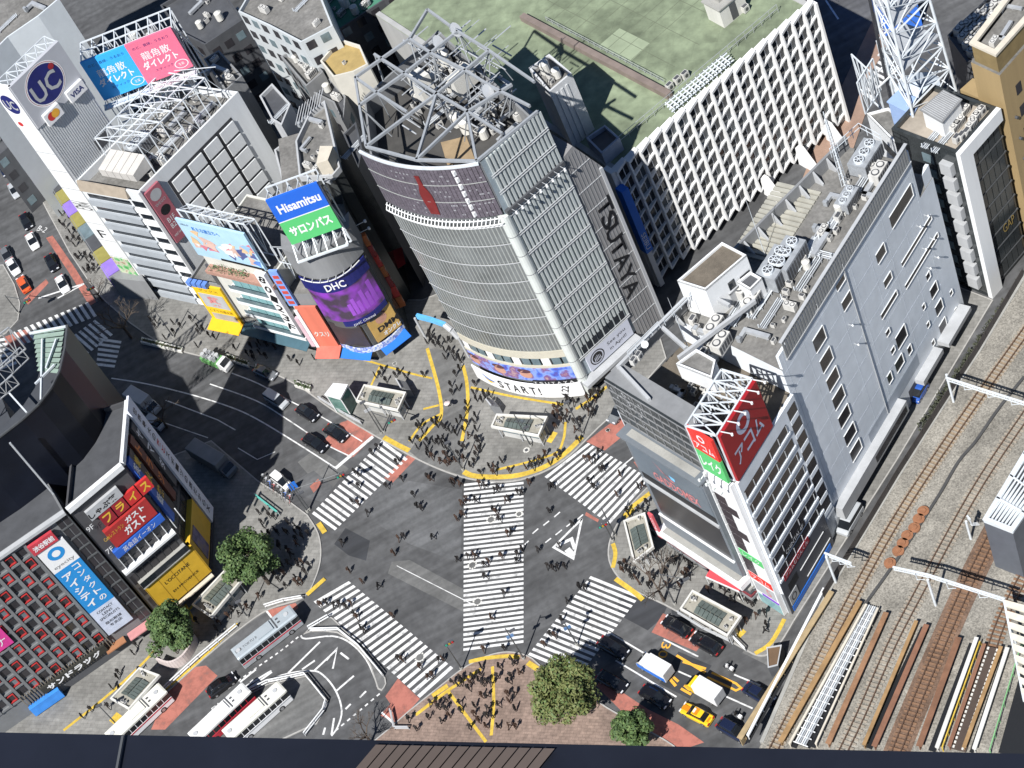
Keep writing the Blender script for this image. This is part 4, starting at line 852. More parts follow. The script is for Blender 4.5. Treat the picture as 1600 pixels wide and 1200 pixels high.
for i in range(6):
    a = WMS.pt(.2 + i * 1.75, ZB1, 0); b2 = WMS.pt(.2 + i * 1.75, ZB1, -4.3); m2.bar(a, b2, .18)
    if i < 5: m2.bar(a, WMS.pt(.2 + (i + 1) * 1.75, ZB1, -4.3), .14); m2.bar(b2, WMS.pt(.2 + (i + 1) * 1.75, ZB1, 0), .14)
m2.build('lattice_top', steelw, bsg)
for i in range(6): m2 = MB(); a = WMS.pt(.8 + i * 1.6, ZB1 + .2, .3); b2 = WMS.pt(.8 + i * 1.6, ZB1 + .5, 1.9); m2.bar(a, b2, .1); m2.tube(b2, b2 + Vector((0, 0, -.3)), .16, 8); m2.build('sign_lamp', white, bsg)
for i in range(4): m2 = MB(); a = WMF.pt(16.6 + i * 1.2, ZB0 + .2, .6); b2 = WMF.pt(16.6 + i * 1.2, ZB0 - .2, 2.2); m2.bar(a, b2, .1); m2.tube(b2, b2 + Vector((0, 0, .3)), .16, 8); m2.build('sign_lamp', white, bsg)
# red awning on the plaza side
aw = thing('shop_awning', 'red shop awning beside the screen building, facing the subway canopy', 'awning', WMF.pt(14, 0, 4))
a = [P(1113, 882, 3.3), P(1163, 902, 3.3), P(1155, 925, 2.6), P(1103, 902, 2.6)]
mb = MB(); mb.hexa([a[3], a[2], a[1], a[0]] + [q + Vector((0, 0, .12)) for q in (a[3], a[2], a[1], a[0])]); mb.build('canvas', M('awning_red', (.62, .045, .06), .6, 0, .08, .8), aw)
mb = MB(); mb.bar(a[3] + Vector((0, 0, .03)), a[2] + Vector((0, 0, .03)), .1, .3, 0); [mb.bar(q, (q.x, q.y, .13), .07) for q in (a[3], a[2])]; mb.build('front_bar', white, aw)
# ================================================================ credit-card tower and panel-faced block (upper left)
K, K1 = P(240, 458), P(335, 478); BZ = 28.0
WR = Wall(K, K1)
K2 = P(372, 143, BZ); vdir = (V2(K2) - V2(K1)).normalized()
WP = Wall(K1, K2)
U = thing('card_tower_building', 'grey tower with a round navy emblem above a block of slanted ribbon windows', 'building', (K.x, K.y, 0))
K3 = V2(K) + vdir * WP.L
palegrey = M('tower_grey', (.58, .60, .62), .6, 0, .10, .5, streak=True)
panelw = M('panel_wall', (.66, .68, .69), .6, 0, .08, .5, streak=True)
up_ = body(U, [K, K1, K2, K3], BZ, panelw, roofc, 1.6, .35)
# ribbon windows
nrib = 9
for k in range(nrib):
    z0 = 1.5 + k * 2.85
    block('ribbon_window', WR, .8, WR.L * .74, z0, z0 + 1.0, -.3, .03, glass, U)
    m2 = MB(); m2.wbox(WR, .6, WR.L * .76, z0 - 1.5, z0 - .1, .0, .45); m2.build('spandrel', M('spandrel_grey', (.36, .39, .42), .5, 0, .1, .5), U)
    block('corner_window', WR, WR.L * .78, WR.L * .98, z0 - .2, z0 + 1.2, -.2, .04, glass, U)
    m2 = MB()
    for j in range(4): m2.wbox(WR, WR.L * .77, WR.L, z0 - 1.4 + j * .28, z0 - 1.26 + j * .28, .0, .35)
    m2.build('louvre', white, U)
mb = MB(); mb.hexa([WR.pt(.4, BZ - 1.6, .6), WR.pt(WR.L * .8, BZ - 1.6, .6), WR.pt(WR.L * .8, BZ - 1.6, -.2), WR.pt(.4, BZ - 1.6, -.2), WR.pt(.4, BZ + .2, .1), WR.pt(WR.L * .8, BZ + .2, .1), WR.pt(WR.L * .8, BZ + .2, -.2), WR.pt(.4, BZ + .2, -.2)]); mb.build('eave', M('eave_brown', (.33, .28, .22), .8, 0, .15, .6), U)
mb = MB(); mb.wbox(WP, -.25, .25, 0, BZ + .1, -.1, .3); mb.build('corner_trim', white, U)
# panel face: dark recessed grid with raised panels
cu0, cz1 = WP.pick(258, 292); 
block('panel_recess', WP, 5.0, WP.L - 3.4, 7.5, BZ - 2.6, 0, .05, M('recess_dark', (.03, .03, .035), .6), U)
npx = 4
for r in range(6):
    for c in range(npx):
        w_ = (WP.L - 3.4 - 5.0) / npx; z0 = 7.7 + r * 2.92
        block('panel', WP, 5.0 + c * w_ + .55, 5.0 + (c + 1) * w_ - .1, z0 + .15, z0 + 2.5, .05, .3, panelw, U)
vs_ = block('vertical_banner', WP, .5, 3.5, 15.6, BZ - .8, .1, .55, M('banner_maroon', (.36, .11, .14), .55, 0, .05, .5), U)
text('B1F', WP, 2.0, 20.2, .57, whites, vs_, 1.5, 1.0); text('B2F', WP, 2.0, 18.9, .57, whites, vs_, 1.5, 1.0); text('WEST SHIBUYA', WP, 2.0, 17, .57, whites, vs_, 2.3, .45); text('WEGO', WP, 2.0, 24.0, .57, lgrey, vs_, 2.2, .6)
mb = MB(); mb.poly([WP.pt(2 + .95 * math.cos(i * .4), 22.2 + .95 * math.sin(i * .4), .57) for i in range(16)]); mb.poly([WP.pt(2 + 1.1 * math.cos(i * .4), 25.7 + 1.1 * math.sin(i * .4), .57) for i in range(16)], 1); mb.build('roundel', [blackp, lgrey], vs_)
# tower
KL = V2(K) - WR.u * 4.2
TZ = 49.2; tw = 10.5
tp = [KL, V2(K), V2(K) + vdir * tw, KL + vdir * tw]
WU = Wall(K, V2(K) + vdir * tw); WT = Wall(KL, K)
MB().prism(ccw(tp), 0, 46.5, 0, mt=1).build('tower_shaft', [palegrey, roofc], U)
mb = MB(); mb.wbox(WT, 0, WT.L, 0, TZ - 9, .0, .25); mb.build('white_cladding', white, U)
for k in range(8): block('cladding_joint', WT, .1, WT.L - .1, 5 + k * 4.2, 5.06 + k * 4.2, .25, .28, mgrey, U)
for s_, z in (('MAGI', 22), ('F', 15)): text(s_, WT, WT.L * .5, z, .29, blackp, U, 1.9 if len(s_) > 1 else 1.6, 4.0 if len(s_) > 1 else 2, -math.pi / 2 if len(s_) > 1 else 0)
mb = MB()
for i in range(26): u = .2 + i * (tw - .4) / 26; mb.wbox(WU, u, u + .2, 28, 40.0, .0, .08)
o = mb.build('corrugation', M('corrugated', (.62, .64, .65), .5, .2, .06, .6), U); tag(o, kind='stuff')
block('tower_door', WU, 6.2, 8.8, 29, 31, 0, .12, dgrey, U)
sgf = M('emblem_grey', (.46, .47, .50), .55, 0, .05, .5)
us = thing('emblem_sign', 'grey roof sign box with round navy UC emblem and card logos', 'sign', (K.x, K.y, 40))
mb = MB(); mb.wbox(WU, -.1, tw, 40.2, TZ, -.4, .3); mb.build('face', sgf, us)
mb = MB(); mb.wbox(WT, 0, WT.L + .05, 40.0, TZ, -.3, .35); mb.build('side_face', whites, us)
navy = M('navy', (.014, .018, .14), .45)
def roundel(W, u, z, r, o, rings, par, asp=1.0):
    mb = MB()
    for k, (rr, mi) in enumerate(rings): mb.poly([W.pt(u + r * rr * asp * math.cos(i * 2 * math.pi / 32), z + r * rr * math.sin(i * 2 * math.pi / 32), o + k * .01) for i in range(32)], mi)
    return mb.build('roundel', [whites, navy, M('emblem_red', (.35, .02, .03), .5)], par)
rd = roundel(WU, 4.9, 45.3, 3.75, .32, ((1, 0), (.95, 2), (.93, 0), (.88, 1)), us)
text('UC', WU, 4.7, 44.9, .38, lgrey, us, 5.2, 3.4, 0, .02); mb = MB(); mb.poly([WU.pt(7.2 + .55 * math.cos(i * .52), 47.0 + .55 * math.sin(i * .52), .4) for i in range(12)]); mb.build('dot', M('emblem_red', (.35, .02, .03)), us)
rd2 = roundel(WT, 2.0, 45.3, 2.2, .37, ((1, 0), (.92, 1)), us, .8); text('UC', WT, 2.0, 45.2, .42, lgrey, us, 2.4, 2.0, 0, .02)
c_ = block('card_plate', WU, 6.6, 10.0, 39.6, 41.7, .3, .9, whites, us); text('VISA', WU, 8.3, 40.65, .92, M('visa_navy', (.02, .03, .16), .5), us, 2.6, .95, 0, .03)
c_ = block('card_plate', WU, 1.4, 4.6, 39.4, 41.6, .3, .9, whites, us)
mb = MB(); mb.poly([WU.pt(2.6 + .75 * math.cos(i * .4), 40.6 + .75 * math.sin(i * .4), .92) for i in range(16)], 0); mb.poly([WU.pt(3.4 + .75 * math.cos(i * .4), 40.6 + .75 * math.sin(i * .4), .93) for i in range(16)], 1); mb.build('card_discs', [red, orangep], us)
mb = MB(); mb.poly([WT.pt(1.2 + .5 * math.cos(i * .4), 40.9 + .5 * math.sin(i * .4), .37) for i in range(16)], 0); mb.build('card_discs', [red], us)
mb = MB(); pts = [WT.pt(0, 46.5, 0), WU.pt(0, 46.5, 0), WU.pt(tw, 46.5, 0), WU.pt(tw, 46.5, -4.2)]
for k in range(6):
    a = WU.pt(k * tw / 5, 46.5, -.4); b2 = WU.pt(k * tw / 5, 48.8, -.4); c2 = WU.pt(k * tw / 5, 46.5, -3.8); d2 = WU.pt(k * tw / 5, 48.8, -3.8)
    for q, w in ((a, b2), (b2, d2), (c2, d2), (b2, c2)): mb.bar(q, w, .14)
    if k < 5: mb.bar(b2, WU.pt((k + 1) * tw / 5, 48.8, -3.8), .12); mb.bar(d2, WU.pt((k + 1) * tw / 5, 48.8, -.4), .12); mb.bar(d2, WU.pt((k + 1) * tw / 5, 48.8, -3.8), .14)
mb.build('back_lattice', steelw, us)
# roof billboard: two coloured panels
bz = 33.0
bl, br = P(163, 155, bz), P(302, 101, bz); WBB = Wall(bl, br)
_, ztop = WBB.pick(124, 97)
RB = thing('roof_billboard', 'blue and pink billboard pair on a white lattice above the panel-faced block', 'billboard', tuple(bl))
um, _ = WBB.pick(230, 127)
b1 = block('panel', WBB, 0, um, bz, ztop, 0, .4, M('bb_blue', (.04, .40, .88), .5, 0, .02, .5), RB)
b2_ = block('panel', WBB, um, WBB.L, bz, ztop, 0, .4, M('bb_pink', (.78, .16, .26), .5, 0, .02, .5), RB)
for b_, u0 in ((b1, 0), (b2_, um)):
    w_ = um; H_ = ztop - bz; c = u0 + w_ * .5
    text('龍角散', WBB, c, bz + H_ * .62, .42, whites, b_, w_ * .62, H_ * .2, 0, .004); text('ダイレクト', WBB, c, bz + H_ * .40, .42, whites, b_, w_ * .78, H_ * .19, 0, .03)
    text('のど、直接、うるおう', WBB, c, bz + H_ * .86, .42, navy, b_, w_ * .8, H_ * .07); text('スティック', WBB, c, bz + H_ * .22, .42, navy, b_, w_ * .4, H_ * .06); text('生薬', WBB, u0 + w_ * .85, bz + H_ * .16, .43, whites, b_, w_ * .12, H_ * .07)
    mb = MB()
    for i in range(20):
        a = i * .314; a2 = (i + 1) * .314; mb.poly([WBB.pt(u0 + w_ * .85 + r * math.cos(t_), bz + H_ * .16 + r * .75 * math.sin(t_), .425) for r, t_ in ((1.15, a), (1.15, a2), (1.0, a2), (1.0, a))])
    mb.build('seal', whites, b_)
for k in range(3): m2 = MB(); lattice(m2, WBB.pt(0, 27, -.6 - k * 2.4), WBB.pt(WBB.L, 27, -.6 - k * 2.4), ztop - 27.5, 8, .2); m2.build('lattice_frame', steelw, RB)
m2 = MB()
for i in range(9):
    u = i * WBB.L / 8; m2.bar(WBB.pt(u, ztop - .5, -.6), WBB.pt(u, ztop - .5, -5.4), .18); m2.bar(WBB.pt(u, ztop - .5, -.6), WBB.pt(u, 28, -8), .2); m2.bar(WBB.pt(u, bz - .4, .2), WBB.pt(u, bz - .4, 2.0), .12)
m2.wbox(WBB, -.3, WBB.L + .3, bz - .7, bz - .5, .8, 2.1); railing(m2, [WBB.pt(0, 0, 2.0), WBB.pt(WBB.L, 0, 2.0)], bz - .5, .9, 1.5, .06); m2.build('catwalk', steelw, RB)
rotu = math.atan2(vdir.y, vdir.x); RND.seed(21)
clutter(U, [V2(K) + vdir * 11 + WR.u * 1, V2(K1) + vdir * 1.5 - WR.u * .6, V2(K2) - WR.u * 1, V2(K3) + WR.u * 1], BZ - 1.58, 22, rotu, 8, ('air_unit', 'duct', 'air_unit', 'chiller', 'small_unit', 'pipe_run'))
mb = MB()
for i in range(7):
    a = V2(K) + vdir * (5 + i * 2.6) + WR.u * 3; b2 = a + WR.u * 9; mb.bar((*a, 33.5), (*b2, 33.5), .16); mb.bar((*a, 33.5), (*(b2 + vdir * 2.6), 33.5), .1); mb.bar((*a, 26.5), (*a, 33.5), .18); mb.bar((*b2, 26.5), (*b2, 33.5), .18); mb.bar((*a, 26.5), (*(a + vdir * 2.6), 33.5), .1); mb.bar((*b2, 33.5), (*(b2 + vdir * 2.6), 26.5), .1)
for s_ in (3, 6, 9, 12): a = V2(K) + vdir * 5 + WR.u * s_; mb.bar((*a, 33.5), (*(a + vdir * 15.6), 33.5), .16)
mb.build('equipment_frame', steelw, U)
mb = MB(); a = V2(K) + WR.u * 4 + vdir * 2.0
for i in range(5): q = a + WR.u * (i * 1.5); mb.hexa([(*q, 28.0), (*(q + WR.u * 1.4), 28.0), (*(q + WR.u * 1.4 + vdir * 3.6), 28.0), (*(q + vdir * 3.6), 28.0), (*q, 29.5), (*(q + WR.u * 1.4), 29.5), (*(q + WR.u * 1.4 + vdir * 3.6), 30.6), (*(q + vdir * 3.6), 30.6)])
mb.build('skylight', M('skylight', (.5, .48, .45), .5, 0, .1, .6), U)
# low shop row left of the tower with bright tiles
LWb = Wall(P(98, 318, 4), P(215, 452, 4))
LW = thing('street_shop_row', 'low street frontage with yellow and purple panels left of the card tower', 'shop', tuple(P(150, 400)))
cols = [M('olive', (.28, .25, .07), .6), M('lime', (.60, .58, .02), .6), M('violet', (.27, .17, .58), .6), dgrey, glass_l, dgrey, M('violet', (.27, .17, .58))]
pq = [(62, 272), (84, 266), (200, 430), (170, 437)]
mb = MB(); mb.prism([P(x, y, 5) for x, y in ((64, 268), (170, 434), (228, 440), (110, 260))], 0, 5.0, 0); mb.build('wall', mgrey, LW)
WLs = Wall(P(64, 268, 5), P(170, 434, 5)); nL = 9
for i in range(9):
    u0 = i * WLs.L / 9; a, b2 = u0 + .1, u0 + WLs.L / 9 - .1; c = [cols[1], cols[3], cols[0], cols[2], cols[0], cols[4], cols[3], cols[0], cols[2]][i]
    q = [WLs.pt(a, 5.05, -.1), WLs.pt(b2, 5.05, -.1), WLs.pt(b2, 5.05, -3.2), WLs.pt(a, 5.05, -3.2)]; mb = MB(); mb.hexa(q + [x + Vector((0, 0, .15)) for x in q]); mb.build('canopy_panel', c, LW)
    block('front_panel', WLs, a, b2, 2.6, 5, 0, .2, c, LW)
    if i in (3, 8, 0): text('V' if i else 'K', WLs, (a + b2) / 2, 3.8, .23, blackp, LW, 1.6, 1.4, 0, .04)
# wooded screen wall (green print) beside
sc = MB(); sc.wbox(WT, .2, 3.9, 2, 9, .3, .36); sc.build('leaf_poster', admat('leaf_print', 0, [(.05, .28, .06), (.12, .42, .14), (.55, .55, .42), (.3, .18, .1)], .8), U)
blu = block('blue_vertical_sign', WR, WR.L - .4, WR.L + .5, 1.2, 7.0, .5, 1.1, M('navy_sign', (.02, .03, .28), .5), U); text('居酒屋', WR, WR.L, 5.6, 1.12, whites, blu, 2.2, .5, -math.pi / 2); text('カラオケ', WR, WR.L, 3, 1.12, whites, blu, 2.4, .5, -math.pi / 2)

# ================================================================ yellow drugstore slot and white terrace building with picture billboard
YA, YB = P(345, 511), P(394, 521); WY = Wall(YA, YB)
Yb = thing('yellow_shop_building', 'narrow shop front with bright yellow sign and awning left of the white terrace building', 'shop', tuple(YA))
inw = -WY.n * 12
body(Yb, [YA, YB, V2(YB) + inw, V2(YA) + inw], 12.2, mgrey, roofc, .5)
u0, z0 = WY.pick(342, 496); 
yp = block('sign_panel', WY, .15, WY.L - .3, 2.6, 11.6, .02, .4, yellow, Yb); block('picture', WY, .7, WY.L - .8, 6.2, 9.6, .4, .46, lgrey, yp)
text('薬', WY, WY.L / 2, 7.9, .48, M('title_red', (.62, .22, .22)), yp, 2.4, 2.4, 0, .05); text('くすりの福太郎', WY, WY.L / 2, 5.3, .42, blackp, yp, WY.L * .72, .7); block('show_window', WY, .9, WY.L - .9, 3.0, 4.6, .4, .44, conc, yp); text('タックス', WY, WY.L / 2, 10.5, .42, blackp, yp, WY.L * .6, .5)
mb = MB(); q = [WY.pt(0, 2.9, .3), WY.pt(WY.L, 2.9, .3), WY.pt(WY.L, 2.3, 2.4), WY.pt(0, 2.3, 2.4)]; mb.hexa([q[3], q[2], q[1], q[0]] + [x + Vector((0, 0, .1)) for x in (q[3], q[2], q[1], q[0])]); mb.build('awning', M('awning_yellow', (.80, .42, .01), .6, 0, .05, .8), Yb)
bl2 = MB()
for i in range(4): bl2.wbox(WY, .1 + i * 1.05, .95 + i * 1.05, 11.7, 12.6, .0, .9)
bl2.build('blue_slats', M('slat_blue', (.12, .24, .62), .5), Yb)
TA, TB = P(396, 520), P(507, 549); WTt = Wall(TA, TB); TH = 19.4
T_ = thing('white_terrace_building', 'white building with teal glazed balconies, roof planting and a picture billboard', 'building', tuple(TA))
inw = -WTt.n * 13
tpoly = body(T_, [TA, TB, V2(TB) + inw, V2(TA) + inw], TH, M('terrace_white', (.60, .60, .55), .6, 0, .1, .5, streak=True), roofc, .3)
du, dz = WTt.pick(365, 440)
block('dark_strip', WTt, -.8, .05, 2.5, 17, -.2, .15, dgrey, T_)
for k in range(4):
    z0 = 4.6 + k * 3.05
    for j in range(5): block('glass_pane', WTt, 4.0 + j * 1.75, 5.65 + j * 1.75, z0, z0 + 2.2, .0, .5, teal, T_)
    m2 = MB(); m2.wbox(WTt, 3.2, WTt.L - .8, z0 - .7, z0 - .1, .0, 1.3); m2.build('balcony_slab', white, T_)
    block('balcony_glass', WTt, 3.4, WTt.L - 1.0, z0 - .1, z0 + .75, 1.15, 1.22, glass_l, T_)
aw2 = MB(); q = [WTt.pt(.1, 3.0, .1), WTt.pt(WTt.L - 1, 3.0, .1), WTt.pt(WTt.L - 1, 2.3, 2.2), WTt.pt(.1, 2.3, 2.2)]; aw2.hexa([q[3], q[2], q[1], q[0]] + [x + Vector((0, 0, .1)) for x in (q[3], q[2], q[1], q[0])]); aw2.build('awning', M('awning_teal', (.05, .11, .14), .6), T_)
mb = MB(); mb.wbox(WTt, .5, WTt.L - .5, 16.8, 17.5, .0, 1.5); mb.build('planter', M('brick_edge', (.38, .22, .17), .8, 0, .2, 3), T_)
RND.seed(31); mb = MB()
for i in range(260): p = WTt.pt(RND.uniform(1.5, 9), 17.5 + RND.uniform(0, .9), RND.uniform(.2, 1.4)); s = RND.uniform(.12, .3); d = Vector((RND.uniform(-1, 1), RND.uniform(-1, 1), RND.uniform(-.4, .6))) * s; e = Vector((RND.uniform(-1, 1), RND.uniform(-1, 1), RND.uniform(-.4, .6))) * s; mb.poly([p, p + d, p + d + e, p + e])
o = mb.build('planting', M('shrub', (.10, .15, .07), .8, 0, .4, 3), T_); tag(o, kind='stuff')
# numeral strip
ns = thing('numeral_sign', 'tall white vertical sign with large black numerals beside the picture billboard', 'sign', tuple(WTt.pt(12.5, 8, 1)))
block('panel', WTt, WTt.L - 2.6, WTt.L - .6, 6.0, 20.5, 1.0, 1.7, whites, ns)
for i, ch in enumerate(('8', '0', '1', '2', '3', 'F')): text(ch, WTt, WTt.L - 1.6, 19.2 - i * 2.3, 1.72, blackp, ns, 1.3, 1.7, -.35, .02)
pbb = thing('picture_billboard', 'pale blue billboard with colourful figures above the white terrace building', 'billboard', tuple(WTt.pt(1, 20, 0)))
z0 = 20.2; ub1 = WTt.L - 1.0
block('panel', WTt, .0, ub1, z0, 28.6, .2, .6, M('bb_sky', (.42, .62, .78), .5, 0, .10, .35), pbb)
text('新たな旅立ちへ', WTt, 5.4, 27.0, .63, M('letter_blue', (.04, .20, .60), .5), pbb, 5.6, 1.0, 0, .02); text('HELLO', WTt, 1.4, 27.6, .63, blackp, pbb, 1.6, .4)
RND.seed(12); cc = [(.65, .45, .38), (.12, .25, .62), (.62, .20, .24), (.75, .72, .7), (.10, .12, .28), (.7, .5, .3), (.30, .5, .72)]
for k in range(34):
    u = RND.choice((2.2, 3.4, 8.2, 9.4, 12, 13, 7)) + RND.gauss(0, .8); z = 23.3 + RND.gauss(0, 1.3); z = min(max(z, 20.9), 27); u = min(max(u, .9), ub1 - .9); c = RND.choice(cc); a = RND.uniform(0, 3.1); L = RND.uniform(.5, 1.5)
    mb = MB(); mb.poly([WTt.pt(min(max(u + L * math.cos(a + j * .9) * (1 if j % 2 else .55), .1), ub1 - .1), max(z0 + .1, min(28.4, z + L * math.sin(a + j * .9) * (1 if j % 2 else .55))), .61 + k * .0012) for j in range(7)]); mb.build('print_shape', M('print_%d' % cc.index(c), c, .55), pbb)
block('caption', WTt, 5, ub1 - .2, z0 + .05, z0 + .5, .6, .66, blackp, pbb)
for k in range(2): m2 = MB(); lattice(m2, WTt.pt(.2, z0, -.5 - k * 2), WTt.pt(ub1, z0, -.5 - k * 2), 9.4 - k, 8, .18); m2.build('lattice_frame', steelw, pbb)
m2 = MB()
for i in range(9): a = WTt.pt(.2 + i * (ub1 - .2) / 8, z0 + 9.2, -.5); b2 = WTt.pt(.2 + i * (ub1 - .2) / 8, z0 + 8.2, -2.5); m2.bar(a, b2, .14); m2.bar(a, WTt.pt(.2 + min(8, i + 1) * (ub1 - .2) / 8, z0 + 8.2, -2.5), .12)
m2.build('lattice_top', steelw, pbb)
m2 = MB()
for i in range(5): a = WTt.pt(ub1 + .5 + i * 1.4, 16, -2); m2.bar(a, a + Vector((0, 0, 7)), .16); m2.bar(a, a + Vector((1.4 * WTt.u.x, 1.4 * WTt.u.y, 7)), .12); m2.bar(a + Vector((0, 0, 7)), a + Vector((1.4 * WTt.u.x - 2 * WTt.n.x, 1.4 * WTt.u.y - 2 * WTt.n.y, 5)), .12); m2.bar(a + Vector((0, 0, 3.5)), a + Vector((1.4 * WTt.u.x, 1.4 * WTt.u.y, 3.5)), .12)
m2.build('side_lattice', steelw, pbb)

# ================================================================ corner building with curved video screen
Da, Db, Dc = P(545, 556), P(597, 561), P(642, 526); DH = 26.2
WD1 = Wall(Da, Db); WD2 = Wall(Db, Dc)
D = thing('corner_screen_building', 'narrow dark corner building with a curved purple video screen and blue awnings', 'building', tuple(Db))
backd = Vector((-.25, .97)) * 30
wedge = [V2(Da), V2(Db), V2(Dc), V2(P(520, 168, 22)), V2(P(478, 230, 22)), V2(P(430, 330, 20))]
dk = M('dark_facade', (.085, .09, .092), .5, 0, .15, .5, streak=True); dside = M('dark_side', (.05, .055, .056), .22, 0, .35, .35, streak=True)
dpoly = ccw([V2(Da), V2(Db), V2(Dc), V2(Dc) + Vector((4, 26)), V2(Da) + Vector((6, 26))])
MB().prism(dpoly, 0, 24.0, 0, mt=1).build('wall', [dk, roofc], D)
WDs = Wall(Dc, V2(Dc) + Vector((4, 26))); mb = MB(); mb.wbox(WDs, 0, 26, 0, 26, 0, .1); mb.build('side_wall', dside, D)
# bowed front: arc from Da to Dc through Db-ish
def darc(t, z, o=0.0):
    a, c = V2(Da), V2(Dc); m_ = (a + c) / 2; n_ = Vector(((c - a).y, -(c - a).x)).normalized(); p = a.lerp(c, t) + n_ * (2.9 * 4 * t * (1 - t) + o); return Vector((p.x, p.y, z))
def dband(name, t0, t1, z0, z1, o, mat, par, n=14, d=.3, zf=None):
    mb = MB()
    for i in range(n):
        a = t0 + (t1 - t0) * i / n; b2 = t0 + (t1 - t0) * (i + 1) / n
        mb.hexa([darc(a, z0, o), darc(b2, z0, o), darc(b2, z0, o - d), darc(a, z0, o - d), darc(a, z1, o), darc(b2, z1, o), darc(b2, z1, o - d), darc(a, z1, o - d)])
    return mb.build(name, mat, par)
def dM(t, z, o):
    p = darc(t, z, o); q = darc(t + .01, z, o); d = (V2(q) - V2(p)).normalized(); n_ = Vector((d.y, -d.x))
    return Matrix(((d.x, 0, n_.x, p.x), (d.y, 0, n_.y, p.y), (0, 1, 0, p.z), (0, 0, 0, 1)))
def dtext(s, t, z, o, w, h, mat, par, bold=0):
    me = text_mesh(s, w, h, bold=bold); me.materials.clear(); me.materials.append(mat); return part('lettering', me, par, dM(t, z, o))
dband('fascia', -.02, 1.02, 20.5, 26.2, .4, mgrey, D, d=3.2)
dband('front_cladding', -.01, 1.01, 8.3, 20.4, .0, dk, D, d=2.8)
dv = thing('curved_video_screen', 'curved video screen glowing purple under a navy name band', 'screen', tuple(darc(.5, 12, .3)))
dband('name_band', .0, 1.0, 17.6, 20.2, .75, navy, dv); dtext('DHC', .5, 18.9, .78, 3.2, 1.5, whites, dv, .02)
m_ = bpy.data.materials.new('screen_purple'); m_.use_nodes = True; t = m_.node_tree; b_ = t.nodes['Principled BSDF']; b_.inputs['Roughness'].default_value = .4
g_ = t.nodes.new('ShaderNodeNewGeometry'); n_ = t.nodes.new('ShaderNodeTexNoise'); n_.inputs['Scale'].default_value = .35; n_.inputs['Detail'].default_value = 2; t.links.new(g_.outputs['Position'], n_.inputs['Vector']); r_ = t.nodes.new('ShaderNodeValToRGB'); t.links.new(n_.outputs[0], r_.inputs[0])
r_.color_ramp.elements[0].position = .38; r_.color_ramp.elements[0].color = (.045, .03, .05, 1); r_.color_ramp.elements[1].position = .62; r_.color_ramp.elements[1].color = (.20, .04, .36, 1)
t.links.new(r_.outputs[0], b_.inputs['Base Color']); t.links.new(r_.outputs[0], b_.inputs['Emission Color']); b_.inputs['Emission Strength'].default_value = .35
dband('screen', .03, .97, 10.6, 17.5, .6, m_, dv, n=20)
lilac_p = M('screen_lilac', (.26, .07, .45), .5, 0, .08, .5, emit=.15)
for i, (t0, h_) in enumerate(((.5, 2.6), (.57, 3.4), (.64, 2.4), (.72, 4.0), (.79, 2.9), (.86, 4.6))): dband('bottle_shape', t0, t0 + .055, 11.6, 11.6 + h_, .64, lilac_p, dv, 2, .03)
dband('channel_strip', .3, .97, 9.5, 10.5, .7, navy, dv); dtext('DHC Channel', .62, 10, .73, 3.6, .5, whites, dv)
# lower two-plane signs
block('picture_sign', WD2, .7, WD2.L - .4, 3.8, 9.4, .0, .5, M('ad_gold', (.52, .33, .10), .5, 0, .18, .5), D)
dmm = block('portrait_panel', WD2, .75, WD2.L - .45, 3.85, 9.35, .5, .52, M('ad_gold', (.52, .33, .10)), D)
mb = MB(); mb.poly([WD2.pt(3.0 + 1.0 * math.cos(i * .4), 7.7 + 1.0 * math.sin(i * .4), .54) for i in range(16)], 0); mb.poly([WD2.pt(3.0 + 1.15 * math.cos(.2 + i * .34), 8.1 + .95 * math.sin(.2 + i * .34), .535) for i in range(9)], 1); mb.build('portrait', [M('print_skin', (.5, .27, .2)), M('print_hair', (.10, .04, .05))], dmm)
text('DMM', WD2, 3.6, 5.9, .55, blackp, dmm, 3.8, 1.1, 0, .04); text('オンクレ', WD2, 3.8, 4.6, .55, whites, dmm, 3.2, .9, 0, .04)
block('dark_panel', WD1, .4, WD1.L - .2, 3.6, 9.0, .0, .45, M('panel_umber', (.045, .035, .04), .4), D)
dband('ribbon_glass', 0, 1, 2.5, 3.5, .3, admat('shop_print', 0, [(.5, .55, .6), (.06, .12, .5), (.65, .68, .7), (.2, .3, .6)], 1.4), D)
for W_, u0, u1 in ((WD1, .3, WD1.L - .4), (WD2, .5, WD2.L - .3)):
    mb = MB(); q = [W_.pt(u0, 2.6, .4), W_.pt(u1, 2.6, .4), W_.pt(u1, 2.0, 2.0), W_.pt(u0, 2.0, 2.0)]; mb.hexa([q[3], q[2], q[1], q[0]] + [x + Vector((0, 0, .1)) for x in (q[3], q[2], q[1], q[0])]); mb.build('awning', blue, D)
text('大盛堂書店', WD2, 3.2, 3.0, .36, M('letter_blue', (.04, .20, .60)), D, 4.2, .8)
mb = MB()
for i in range(7): a = darc(.1 + i * .12, 20.4, .2); b2 = darc(.1 + i * .12, 20.9, 1.5); mb.bar(a, b2, .1)
for i in range(10): mb.bar(darc(.05 + i * .09, 20.7, 1.3), darc(.14 + i * .09, 20.7, 1.3), .12)
mb.build('lamp_bracket', white, D)
